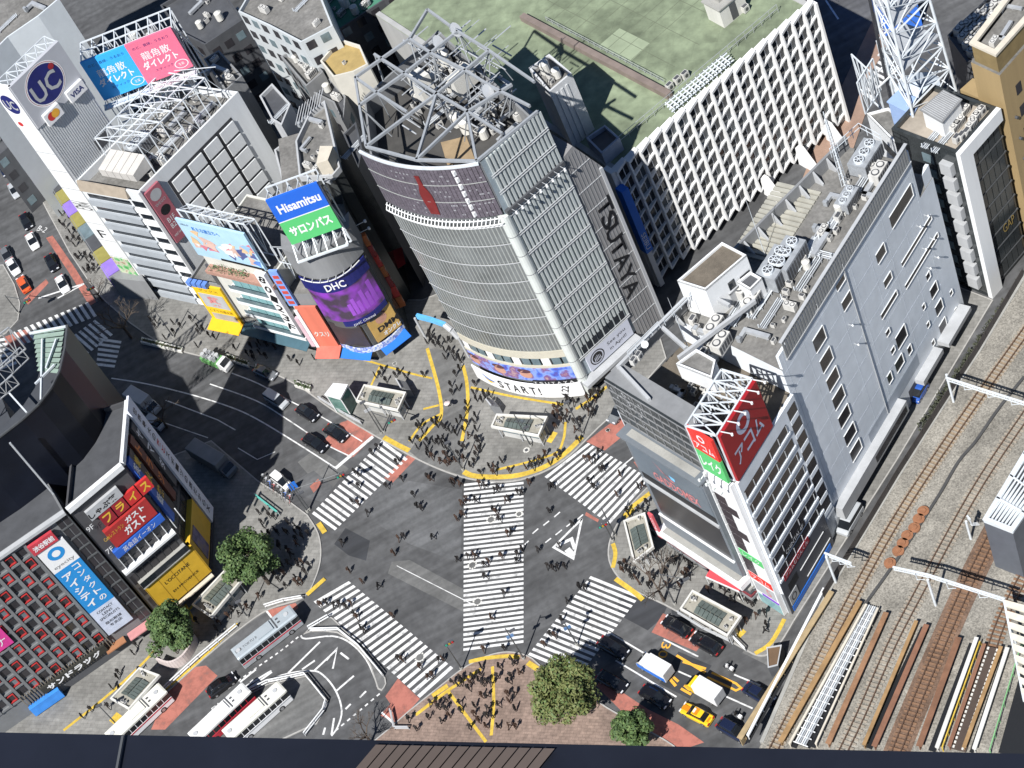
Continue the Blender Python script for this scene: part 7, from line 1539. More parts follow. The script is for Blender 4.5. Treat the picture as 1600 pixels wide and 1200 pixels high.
lamp('lamp post on the pavement above the green truck', (272, 528), 7, (258, 506))
lamp('traffic signal by the orange car', (30, 490), 5, (40, 468), 'sig')
lamp('traffic signal by the waiting white car', (152, 470), 5, (140, 448), 'sig')
lamp('lamp post behind the large plaza tree', (902, 1008), 6, None, 'lamp', M('sign_steel_blue', (.10, .20, .38), .5))
def guard(label, px, h=1.0, mat=white, cat='guard rail'):
    t = thing('guard_rail', label, cat, tuple(P(*px[0]))); q = [P(x, y, .1) for x, y in px]
    for a, b2 in zip(q, q[1:]):
        m2 = MB(); d = (b2 - a).normalized(); s = Vector((-d.y, d.x, 0)) * .12
        for k in (.45, .95): m2.bar(a + Vector((0, 0, h * k)), b2 + Vector((0, 0, h * k)), .16, .12)
        m2.build('rail', mat, t); n = max(1, int((b2 - a).length / 1.6))
        for i in range(n + 1): c = a.lerp(b2, i / n); m2 = MB(); m2.bar(c, c + Vector((0, 0, h)), .09); m2.build('post', lgrey, t)
guard('white guard rail beside the silver bus stop bay', [(416, 950), (445, 941), (474, 936)])
guard('white guard rail on the tip of the traffic island', [(484, 984), (515, 966)])
guard('long white guard rail following the traffic island edge', [(486, 987), (530, 986), (562, 1012), (600, 1058)])
guard('white guard rail around the bus platform', [(372, 1092), (420, 1068), (478, 1056), (512, 1098), (508, 1112), (478, 1150)])
guard('white guard rail along the bus lane kerb', [(252, 1085), (312, 1030), (372, 980)])
guard('pale guard rail along the curved road kerb by the glass lift', [(500, 625), (540, 650), (566, 664)], 1.0, lgrey)
guard('dark guard rail by the right hand canopy kerb', [(1060, 960), (1100, 985), (1140, 1004)], .9, lgrey)
guard('white barrier at the right corner beside the bridge', [(1146, 998), (1166, 1018)], 1.0)
guard('teal glass fence beside the shaded zebra crossing', [(402, 778), (438, 806)], 1.2, M('teal_fence', (.10, .42, .36), .4))
guard('dark barrier on the pavement edge by the wide zebra crossing', [(612, 1112), (618, 1140), (640, 1140)], .9, lgrey)
guard('green hand rail beside the lane planting', [(1440, 690), (1490, 625), (1540, 560), (1600, 470)], 1.0, M('rail_green', (.2, .45, .2), .5))
def planter(label, px, mat=M('brick_edge', (.38, .22, .17))):
    t = thing('planter', label, 'planter', tuple(P(*px[0]))); q = ccw([V2(P(x, y)) for x, y in px]); MB().ring(q, .1, .65, .25).build('rim', offw, t); MB().poly([(*p, .55) for p in inset(q, .2)]).build('soil', M('soil', (.07, .055, .035), .95, 0, .3, 2), t)
    r = random.Random(int(px[0][0])); m2 = MB()
    for i in range(140):
        k = r.random(); p = q[0].lerp(q[1], k).lerp(q[3].lerp(q[2], k), r.uniform(.15, .85)); s = .22; v = Vector((p.x, p.y, .6 + r.random() * .35)); d = Vector((r.uniform(-s, s), r.uniform(-s, s), r.uniform(-s, s) * .5)); e = Vector((r.uniform(-s, s), r.uniform(-s, s), r.uniform(-s, s) * .5)); m2.poly([v, v + d, v + d + e, v + e])
    tag(m2.build('shrub', M('shrub_dark', (.05, .08, .03), .8, 0, .4, 3), t), kind='stuff')
planter('low planter with shrubs beside the bare tree at left', [(224, 530), (288, 546), (286, 553), (222, 538)])
planter('small dark planter beside the green truck', [(356, 556), (392, 568), (390, 576), (353, 564)])
planter('small dark planter near the glass lift', [(402, 572), (426, 582), (424, 590), (400, 580)])
planter('small dark planter at the shadow edge by the kerb', [(464, 598), (488, 606), (486, 614), (462, 606)])
pl = thing('tree_seat_wall', 'curved pale wall ringing the round tree beside the red-window building', 'wall', tuple(P(280, 1020)))
cpx = curve([(252, 1038), (272, 1044), (292, 1034), (305, 1015), (308, 1000), (300, 990)], 5)
for a, b2 in zip(cpx, cpx[1:]): p, q = P(*a, .13), P(*b2, .13); m2 = MB(); m2.bar(p + Vector((0, 0, .9)), q + Vector((0, 0, .9)), .3, 1.8); m2.build('segment', M('pastel_wall', (.55, .48, .46), .6, 0, .2, .5), pl)
bcx = thing('crate_bin', 'brown topped crate at the end of the pavement by the bridge', 'crate', tuple(P(1205, 1040))); q = ccw([V2(P(x, y, 2.2)) for x, y in ((1198, 1012), (1222, 1008), (1216, 1040), (1200, 1044))]); MB().prism(q, 0, 2.2, 0, mt=1).build('box', [dgrey, M('crate_brown', (.13, .08, .045), .8)], bcx); MB().ring(q, 2.2, 2.35, .15).build('rim', lgrey, bcx)
pr = thing('pedestal_board', 'blue portrait board on the left pavement beside parked bicycles', 'sign', tuple(P(462, 765))); q = P(462, 766); m2 = MB(); m2.box(q.x - .6, q.x + .6, q.y - .06, q.y + .06, .3, 1.9); m2.build('board', blue, pr); m2 = MB(); m2.box(q.x - .7, q.x + .7, q.y - .2, q.y + .2, .0, .3); m2.build('foot', dgrey, pr)
st = thing('blue_street_arch', 'blue and white arch over the entrance of the alley', 'arch', tuple(P(650, 500)))
m2 = MB(); pts = [P(652, 494, 6), P(675, 500, 6), P(697, 508, 6)]
for a, b2 in zip(pts, pts[1:]): m2.bar(a, b2, .5, .9)
m2.build('arch_beam', M('arch_blue', (.12, .42, .75), .4), st); m2 = MB(); pts = [P(695, 507, 6), P(706, 516, 5.5), P(716, 527, 4)]
for a, b2 in zip(pts, pts[1:]): m2.tube(a, b2, .5, 8)
m2.build('arch_end', lgrey, st)
for x, y in ((648, 497), (716, 527)): p = P(x, y, 5); m2 = MB(); m2.tube((p.x, p.y, .1), p, .2, 8); m2.build('post', lgrey, st)

# ================================================================ trees
leafA = M('leaf_green', (.055, .10, .028), .7, 0, .45, .9); leafB = M('leaf_olive', (.13, .145, .045), .7, 0, .4, .9)
leafA2 = M('leaf_light', (.10, .15, .045), .7, 0, .35, .9); bark = M('bark', (.09, .07, .055), .9, 0, .3, 2)
def tree(label, px, z, r, mats, n, seed, name='round_tree', hk=.85):
    rr = random.Random(seed); c = P(*px, z); t = thing(name, label, 'tree', (c.x, c.y, 0), 'leafy street trees'); m2 = MB(); m2.tube((c.x, c.y, 0), (c.x, c.y, z), .32, 8, 0, .2)
    clumps = []
    for i in range(46):
        while True:
            v = Vector((rr.uniform(-1, 1), rr.uniform(-1, 1), rr.uniform(-1, 1)))
            if .45 < v.length < 1: break
        clumps.append((c + Vector((v.x * r * .86, v.y * r * .86, v.z * r * hk * .82)), rr.uniform(.2, .34) * r))
    for k in range(14): m2.tube((c.x, c.y, z * rr.uniform(.45, .95)), clumps[k][0], .1, 5, 0, .03)
    m2.build('trunk', bark, t); m3 = MB()
    for i in range(n):
        q, cr = rr.choice(clumps)
        while True:
            v = Vector((rr.uniform(-1, 1), rr.uniform(-1, 1), rr.uniform(-1, 1)))
            if .3 < v.length < 1: break
        p = q + v * cr; s = rr.uniform(.16, .32); nrm = (v.normalized() + Vector((rr.uniform(-.7, .7), rr.uniform(-.7, .7), rr.uniform(-.1, .9)))).normalized(); a = nrm.orthogonal().normalized(); b2 = nrm.cross(a); th = rr.random() * 6; d = (a * math.cos(th) + b2 * math.sin(th)) * s; e = nrm.cross(d) * .55
        m3.poly([p - d, p - e, p + d, p + e], 0 if rr.random() < .72 else 1)
    tag(m3.build('crown', mats, t), kind='stuff')
tree('round dark green tree on the left corner beside the crowd', (390, 872), 7.0, 4.7, [leafA, leafA2], 13000, 1)
tree('round dark green tree in front of the red-window building', (264, 982), 6.5, 4.1, [leafA, leafA2], 11000, 2)
tree('large olive green tree on the station plaza', (874, 1076), 7.0, 4.9, [leafB, leafA2], 14000, 3)
tree('small bright tree at the bottom edge beside the taxi road', (988, 1139), 5.0, 2.7, [leafA, leafA2], 6000, 4)
def bare(label, px, h, seed, spread=1.0, thick=.2):
    rr = random.Random(seed); c = P(*px); t = thing('bare_tree', label, 'tree', tuple(c), 'bare winter trees'); m2 = MB(); tr_ = MB(); tr_.tube(c, c + Vector((0, 0, h * .3)), thick, 7, 0, thick * .75); tr_.build('trunk', bark, t)
    def grow(p, d, L, r, dep):
        e = p + d * L; m2.tube(p, e, r, 5 if dep > 2 else 4, 0, r * .68, cap=False)
        if dep == 0: return
        for k in range(rr.choice((2, 3, 3))):
            v = (d + Vector((rr.uniform(-1, 1), rr.uniform(-1, 1), rr.uniform(-.15, .55))) * .75 * spread).normalized(); grow(e, v, L * rr.uniform(.6, .85), r * .62, dep - 1)
    for k in range(4): a = k * 1.57 + rr.random(); grow(c + Vector((0, 0, h * .3)), Vector((math.cos(a) * .7 * spread, math.sin(a) * .7 * spread, .8)).normalized(), h * .22, thick * .6, 4)
    m2.build('crown', bark, t)
bare('large bare tree beside the shaded zebra crossings at left', (205, 528), 9, 3, 1.1, .28)
bare('bare tree on the right corner between the two canopies', (1038, 940), 9.5, 5, 1.1, .24)
bare('bare tree at the bottom edge by the bus terminal', (580, 1160), 6, 6, 1.2, .2)
bare('bare tree in the building shade above the parked truck', (262, 668), 7, 9, 1.1, .2)
bare('small bare tree near the corner of the card tower', (160, 470), 5, 10, 1.0, .14)
RND.seed(77)
sh = MB()
for i in range(1500):
    t = RND.random(); a = P(1440, 672); b2 = P(1606, 432); p = a.lerp(b2, t) + Vector((RND.uniform(-.5, .5), RND.uniform(-.5, .5), RND.uniform(.2, 1.3))); s = .3; d = Vector((RND.uniform(-s, s), RND.uniform(-s, s), RND.uniform(-s, s))); e = Vector((RND.uniform(-s, s), RND.uniform(-s, s), RND.uniform(-s, s))); sh.poly([p, p + d, p + d + e, p + e])
tag(sh.build('lane_hedge', M('hedge_dark', (.05, .055, .035), .9, 0, .5, 2)), 'dark scraggly hedge along the lane beside the railway', 'hedge', None, 'stuff')
# ================================================================ vehicles
def loft(mb, secs, mi=0, cap=True):
    """secs: list of rings (same count)"""
    k = len(mb.v); n = len(secs[0])
    for s in secs: mb.v += [tuple(p) for p in s]
    for i in range(len(secs) - 1):
        for j in range(n):
            a = k + i * n + j; b = k + i * n + (j + 1) % n; mb.f.append((a, b, b + n, a + n)); mb.m.append(mi)
    if cap: mb.f.append(tuple(k + n - 1 - j for j in range(n))); mb.m.append(mi); mb.f.append(tuple(k + (len(secs) - 1) * n + j for j in range(n))); mb.m.append(mi)
def sec(x, w, z0, z1, b=.12):
    return [(x, -w, z0), (x, w, z0), (x, w, z1 - b), (x, w - b * 1.2, z1), (x, -w + b * 1.2, z1), (x, -w, z1 - b)]
carglass = M('car_glass', (.012, .014, .017), .05, 0, 0, spec=.7); tyre = M('tyre', (.02, .02, .02), .8, 0, 0); lampw = M('head_lamp', (.7, .72, .75), .2, 0, 0); lampr = M('tail_lamp', (.4, .02, .02), .3, 0, 0); chrome = M('wheel_silver', (.45, .45, .46), .35, .6, 0)
def carpaint(n, c): m = M(n, c, .25, 0, 0); m.node_tree.nodes['Principled BSDF'].inputs['Coat Weight'].default_value = .6; return m
def wheelmesh(r=.32, w=.2):
    m = MB(); m.tube((0, -w / 2, 0), (0, w / 2, 0), r, 14, 0); m.tube((0, -w / 2 - .01, 0), (0, w / 2 + .01, 0), r * .6, 10, 1); return m.mesh('wheel', [tyre, chrome])
WHEEL = wheelmesh(); WHEELB = wheelmesh(.48, .28)
def car_meshes(L, W, H, kind):
    w = W / 2; b = MB(); h = H * .56
    if kind == 'van':
        loft(b, [sec(-L / 2, w * .96, .3, H * .55, .1), sec(-L / 2 + .1, w, .25, H * .62), sec(L / 2 - 1.0, w, .25, H * .62), sec(L / 2 - .35, w, .25, H * .5), sec(L / 2, w * .9, .3, H * .38)])
        g = MB(); loft(g, [sec(-L / 2 + .08, w * .93, H * .58, H * .9, .12), sec(-L / 2 + .2, w * .94, H * .58, H * .96, .12), sec(L / 2 - 1.35, w * .94, H * .58, H * .96, .12), sec(L / 2 - .55, w * .9, H * .5, H * .56, .04)])
        r = MB(); loft(r, [sec(-L / 2 + .15, w * .84, H * .94, H * .98, .03), sec(-L / 2 + .3, w * .88, H * .94, H, .06), sec(L / 2 - 1.6, w * .88, H * .94, H, .06), sec(L / 2 - 1.35, w * .84, H * .94, H * .97, .03)])
    else:
        loft(b, [sec(-L / 2, w * .86, .32, h * .9, .1), sec(-L / 2 + .25, w * .97, .22, h * 1.0), sec(-L * .1, w, .2, h * 1.02), sec(L * .17, w, .2, h * 1.0), sec(L / 2 - .7, w * .98, .22, h * .88), sec(L / 2 - .15, w * .9, .25, h * .74), sec(L / 2, w * .76, .32, h * .6)])
        g = MB(); rear = -L * .36 if kind == 'sedan' else -L * .45
        loft(g, [sec(rear, w * .80, h * .95, h * 1.06, .05), sec(rear + .55, w * .80, h * .95, H * .97, .14), sec(L * .06, w * .80, h * .95, H * .98, .14), sec(L * .24, w * .84, h * .93, h * 1.02, .04)])
        r = MB(); loft(r, [sec(rear + .5, w * .62, H * .95, H * .985, .04), sec(rear + .8, w * .68, H * .95, H, .05), sec(-L * .02, w * .70, H * .95, H, .05), sec(L * .06, w * .66, H * .95, H * .985, .04)])
    hl = MB().box(-.12, .03, -.22, .22, -.07, .07).mesh('lamp', lampw); tl = MB().box(-.03, .1, -.2, .2, -.08, .08).mesh('lamp', lampr)
    return b, g, r, hl, tl
CARS = {}
def car(label, px, to, paint_, kind='sedan', L=4.6, W=1.75, H=1.46, group='cars on the streets', cat='car', stripe=None, z=0.0, name=None):
    key = (kind, L, W, H); 
    if key not in CARS: CARS[key] = car_meshes(L, W, H, kind)
    b, g, r, hl, tl = CARS[key]; p = P(*px, .7); q = P(*to, .7); a = math.atan2(q.y - p.y, q.x - p.x)
    t = bpy.data.objects.new(name or ('parked_van' if kind == 'van' else 'car'), None); COL.objects.link(t); t.location = (p.x, p.y, z); t.rotation_euler = (0, 0, a); tag(t, label, cat, group)
    def add(nm, me, loc=(0, 0, 0)): o = bpy.data.objects.new(nm, me); COL.objects.link(o); o.parent = t; o.location = loc; return o
    ck = (key, paint_.name)
    if ck not in CARS: CARS[ck] = (b.mesh('body', paint_), r.mesh('roof', paint_), g.mesh('glass', carglass))
    bm_, rm_, gm_ = CARS[ck]; add('body', bm_); add('roof', rm_); add('window_glass', gm_)
    for sx in (-L * .31, L * .31):
        for sy in (-W / 2 + .08, W / 2 - .08): add('wheel', WHEEL, (sx, sy, .32))
    for sy in (-W * .33, W * .33): add('headlight', hl, (L / 2 - .08, sy, H * .42 if kind != 'van' else H * .36)); add('tail_light', tl, (-L / 2, sy, H * .48))
    for sy in (-1, 1): m = MB(); m.box(-.1, .08, -.1, .1, -.08, .08); 
    if stripe:
        m = MB(); m.box(-L * .42, L * .42, -.02, .02, 0, .001); s = MB(); s.box(L * .2, L * .44, -.36, .36, H * .575, H * .585); s.box(-L * .12, L * .02, -.5, .5, H + .002, H + .012); s.box(-L * .46, -L * .40, -.4, .4, H * .57, H * .58); add('stripe', s.mesh('stripe', stripe)); s = MB(); s.box(-.12, .12, -.3, .3, H, H + .16); add('roof_lamp', s.mesh('roof_lamp', whites))
    return t
blk = carpaint('paint_black', (.008, .008, .010)); wht = carpaint('paint_white', (.72, .72, .71)); slv = carpaint('paint_silver', (.42, .44, .46)); orn = carpaint('paint_orange', (.62, .11, .03)); gry = carpaint('paint_grey', (.14, .15, .16)); nvy = carpaint('paint_navy', (.01, .015, .04)); yel = carpaint('paint_taxi', (.80, .50, .02)); ora2 = carpaint('stripe_orange', (.75, .22, .01))
dr = lambda c, d, k=20: (c[0] + d[0] * k, c[1] + d[1] * k)
LD = (.86, .52)
car('black sedan at the stop line on the red lane of the shaded road', (524, 676), dr((524, 676), LD), blk)
car('black people carrier in the middle lane of the shaded road', (492, 692), dr((492, 692), LD), blk, 'wagon', 4.8, 1.8, 1.7)
car('black taxi leaving the building shade behind the waiting sedan', (480, 645), dr((480, 645), LD), blk, 'wagon', 4.4, 1.7, 1.7)
car('silver van half in the building shade on the curved road', (432, 625), dr((432, 625), LD), slv, 'van', 4.4, 1.7, 1.95)
car('dark car parked by the planter in deep shade', (414, 581), dr((414, 581), (.9, .42)), gry)
car('black car beside the canopy with the red awning, first at the red lane', (1057, 978), dr((1057, 978), (.87, .5), -20), blk)
car('black estate car behind the first black car by the canopy', (1103, 1005), dr((1103, 1005), (.87, .5), -20), blk, 'wagon', 4.8, 1.8, 1.6)
car('black people carrier leaving the scramble beside the white line', (958, 1012), dr((958, 1012), (.87, .5)), blk, 'wagon', 4.7, 1.8, 1.75)
car('black car half behind the large plaza tree', (956, 1064), dr((956, 1064), (.87, .5)), blk, 'sedan')
car('black sedan with shadow on the red bus lane near the small tree', (1023, 1088), dr((1023, 1088), (.87, .5)), blk)
car('yellow taxi with orange stripes on the lower road', (1088, 1115), dr((1088, 1115), (.87, .45), -20), yel, 'sedan', 4.7, 1.7, 1.5, stripe=ora2, cat='taxi')
car('dark navy car partly under the railway bridge, upper one', (1186, 1084), dr((1186, 1084), (.87, .5)), nvy)
car('dark navy car at the bottom edge beside the taxi', (1146, 1141), dr((1146, 1141), (.87, .5)), nvy, 'wagon', 4.7, 1.8, 1.7)
car('dark car turning by the base of the screen building', (967, 641), dr((967, 641), (-.6, .8)), gry)
car('black car on the bus lane near the silver bus', (346, 1070), dr((346, 1070), (.8, -.6)), blk, 'wagon', 4.6, 1.75, 1.7)
car('silver grey van parked in the lane beside the screen building', (1328, 812), dr((1328, 812), (-.5, .85)), slv, 'van', 4.8, 1.8, 2.0)
car('blue and white small truck parked in the lane by the pale wall', (1436, 612), dr((1436, 612), (-.5, .85)), carpaint('paint_blue', (.03, .10, .40)), 'van', 3.4, 1.5, 1.8, cat='truck')
car('white kei van parked on the left corner beside the crowd', (440, 752), dr((440, 752), (.8, .6)), wht, 'van', 3.6, 1.5, 1.9)
car('white sedan in the far left street below the shade line', (50, 376), dr((50, 376), (.45, .9)), wht)
car('black car right of the white sedan in the far left street', (80, 410), dr((80, 410), (.45, .9)), blk)
car('white car waiting at the stop line in the far left street', (97, 443), dr((97, 443), (.45, .9)), wht)
car('white car above the orange car at the left kerb', (20, 416), dr((20, 416), (.5, .87)), wht)
car('orange car beside the left corner pavement', (36, 443), dr((36, 443), (.5, .87), -20), orn)
car('black car at the shade line above the white sedan', (40, 345), dr((40, 345), (.45, .9)), blk)
car('dark car in the shaded end of the far left street, lower', (10, 398), dr((10, 398), (.45, .9)), gry)
car('pale car in the shaded end of the far left street, middle', (22, 296), dr((22, 296), (.45, .9)), slv)
car('navy car in the shaded end of the far left street, upper', (6, 262), dr((6, 262), (.45, .9)), nvy)
car('small white car parked in deep shade by the white banner', (243, 661), dr((243, 661), (.86, .5)), slv, 'van', 3.6, 1.5, 1.7)
def veh(name, label, px, to, cat, group):
    p = P(*px, .8); q = P(*to, .8); t = bpy.data.objects.new(name, None); COL.objects.link(t); t.location = (p.x, p.y, 0); t.rotation_euler = (0, 0, math.atan2(q.y - p.y, q.x - p.x)); tag(t, label, cat, group)
    def add(nm, mb, mats, loc=(0, 0, 0), me=None): o = bpy.data.objects.new(nm, me or mb.mesh(nm, mats)); COL.objects.link(o); o.parent = t; o.location = loc; return o
    return t, add
def truck(label, px, to, cabm, boxm, L=5.6, W=2.0, H=2.9, group='delivery trucks'):
    t, add = veh('box_truck', label, px, to, 'truck', group); w = W / 2
    b = MB(); loft(b, [sec(L / 2 - 1.6, w * .95, .5, 2.1, .1), sec(L / 2 - .9, w * .95, .45, 2.15, .1), sec(L / 2 - .3, w * .93, .4, 1.5, .1), sec(L / 2, w * .9, .45, 1.1, .08)]); add('cab', b, cabm)
    g = MB(); g.hexa([(L / 2 - .88, -w * .82, 2.1), (L / 2 - .25, -w * .82, 1.5), (L / 2 - .25, w * .82, 1.5), (L / 2 - .88, w * .82, 2.1), (L / 2 - .85, -w * .8, 2.17), (L / 2 - .22, -w * .8, 1.56), (L / 2 - .22, w * .8, 1.56), (L / 2 - .85, w * .8, 2.17)]); add('windscreen', g, carglass)
    m = MB(); loft(m, [sec(-L / 2, w, .75, H, .06), sec(L / 2 - 1.65, w, .75, H, .06)]); add('cargo_box', m, boxm)
    d = MB(); d.box(-L / 2 - .03, -L / 2, -w * .95, -.02, .85, H - .1); d.box(-L / 2 - .03, -L / 2, .02, w * .95, .85, H - .1); add('rear_door', d, lgrey)
    s = MB(); s.box(-L / 2 + .1, L / 2 - .3, -w * .4, w * .4, .45, .75); add('chassis', s, dgrey)
    for sx in (-L * .28, L * .32):
        for sy in (-w + .12, w - .12): add('wheel', None, None, (sx, sy, .36), WHEEL)
    return t, add
t_, ad = truck('white box van with blue flanks on the lower road', (1024, 1044), dr((1024, 1044), (.87, .5), -20), wht, whites, 5.2, 1.95, 2.6)
s = MB(); s.box(-2.5, 2.3, -1.0, -.98, .7, 1.6); s.box(-2.5, 2.3, .98, 1.0, .7, 1.6); ad('blue_flank', s, blue)
truck('white box truck with yellow cab on the lower road', (1102, 1080), dr((1102, 1080), (.87, .5), -20), yel, whites, 5.4, 1.95, 2.7)
t_, ad = truck('green flat truck loaded with pale barrels on the curved road', (340, 566), dr((340, 566), (.92, .38)), wht, M('truck_green', (.12, .30, .10), .5), 5.6, 2.0, 1.8)
for i in range(8): s = MB(); x = -2.3 + (i % 4) * .85; y = -.4 + (i // 4) * .8; s.tube((x, y, 1.8), (x, y, 2.5), .38, 10); ad('barrel', s, lgrey)
truck('pale box truck in deep shade beside the white banner', (226, 632), dr((226, 632), (.86, .5)), slv, lgrey, 6.4, 2.2, 3.0)
truck('long dark truck parked in deep shade above the left pavement', (335, 722), dr((335, 722), (.86, .5)), gry, mgrey, 9.0, 2.4, 3.1)
def bus(label, px, to, roofm, bodym, stripe, L=10.2, W=2.45, H=3.0):
    t, add = veh('city_bus', label, px, to, 'bus', 'city buses at the terminal'); w = W / 2
    b = MB(); loft(b, [sec(-L / 2, w * .97, .35, 1.45, .03), sec(-L / 2 + .1, w, .3, 1.45, .03), sec(L / 2 - .1, w, .3, 1.45, .03), sec(L / 2, w * .96, .35, 1.45, .03)]); add('body', b, bodym)
    g = MB(); loft(g, [sec(-L / 2 + .06, w * .97, 1.45, 2.5, .03), sec(L / 2 - .05, w * .97, 1.45, 2.5, .03)]); add('window_band', g, carglass)
    r = MB(); loft(r, [sec(-L / 2 + .02, w * .97, 2.5, H - .1, .1), sec(-L / 2 + .3, w, 2.5, H, .18), sec(L / 2 - .3, w, 2.5, H, .18), sec(L / 2 - .02, w * .95, 2.5, H - .1, .1)]); add('roof', r, roofm)
    for sy in (-1, 1): s = MB(); s.box(-L / 2 + .1, L / 2 - .1, sy * (w + .012) - .01, sy * (w + .012) + .01, 1.15, 1.4); add('stripe', s, stripe)
    for i in range(9):
        for sy in (-1, 1): s = MB(); x = -L / 2 + .8 + i * (L - 1.2) / 9; s.box(x, x + .09, sy * w * .97 - .015, sy * w * .97 + .015, 1.45, 2.5); add('pillar', s, bodym)
    a = MB(); a.box(-1.2, 1.4, -w * .7, w * .7, H, H + .22); add('roof_unit', a, roofm)
    for x in (L * .38, -L * .42): s = MB(); s.tube((x, 0, H), (x, 0, H + .1), .35, 12); add('roof_vent', s, lgrey)
    s = MB(); s.box(L * .17, L * .19, -w * .9, w * .9, H, H + .06); s.box(L * .22, L * .26, -.5, -.2, H, H + .03); s.box(L * .22, L * .26, .2, .5, H, H + .03); add('roof_hatch', s, dgrey)
    for sx in (-L * .26, L * .30):
        for sy in (-w + .12, w - .12): add('wheel', None, None, (sx, sy, .48), WHEELB)
    return t, add
busred = M('bus_red', (.45, .03, .05), .4)
t_, ad = bus('silver city bus with red stripe by the left pavement', (421, 999), dr((421, 999), (.78, -.6)), M('bus_silver', (.42, .47, .50), .35, .2, .05, 1), M('bus_body', (.36, .38, .40), .4), busred, 10.4)
me = text_mesh('東急 TOKYU BUS', 4.4, .6); me.materials.clear(); me.materials.append(dgrey); o = ad('lettering', None, None, (-2.7, 0, 3.02), me)
bus('white city bus at the lower left pavement edge', (222, 1124), dr((222, 1124), (.72, -.68)), M('bus_cream', (.68, .67, .60), .4, 0, .05, 1), whites, busred)
bus('white and red city bus on the bus platform road', (352, 1124), dr((352, 1124), (.72, -.68)), M('bus_white', (.72, .72, .70), .4), busred, busred)
bus('white city bus beside the platform rail, rightmost at the terminal', (406, 1121), dr((406, 1121), (.74, -.66)), M('bus_cream', (.68, .67, .60)), whites, lgrey)
def motorbike(label, px, to, jacket):
    t, add = veh('motorbike', label, px, to, 'motorbike', 'motorbikes on the lower road')
    m = MB(); m.tube((-.75, 0, .3), (-.6, .001, .3), .01, 4); 
    for x in (-.65, .65): w_ = MB(); w_.tube((x, -.06, .3), (x, .06, .3), .3, 12); add('wheel', w_, tyre)
    b = MB(); loft(b, [sec(-.7, .12, .5, .75, .05), sec(-.2, .18, .35, .85, .05), sec(.3, .16, .4, .95, .05), sec(.6, .08, .5, .85, .03)]); b.bar((.55, -.38, 1.0), (.55, .38, 1.0), .05); b.bar((.65, 0, .35), (.5, 0, 1.0), .08); add('frame', b, dgrey)
    c = MB(); c.box(-.95, -.5, -.22, .22, .8, 1.2); add('top_box', c, whites)
    return t
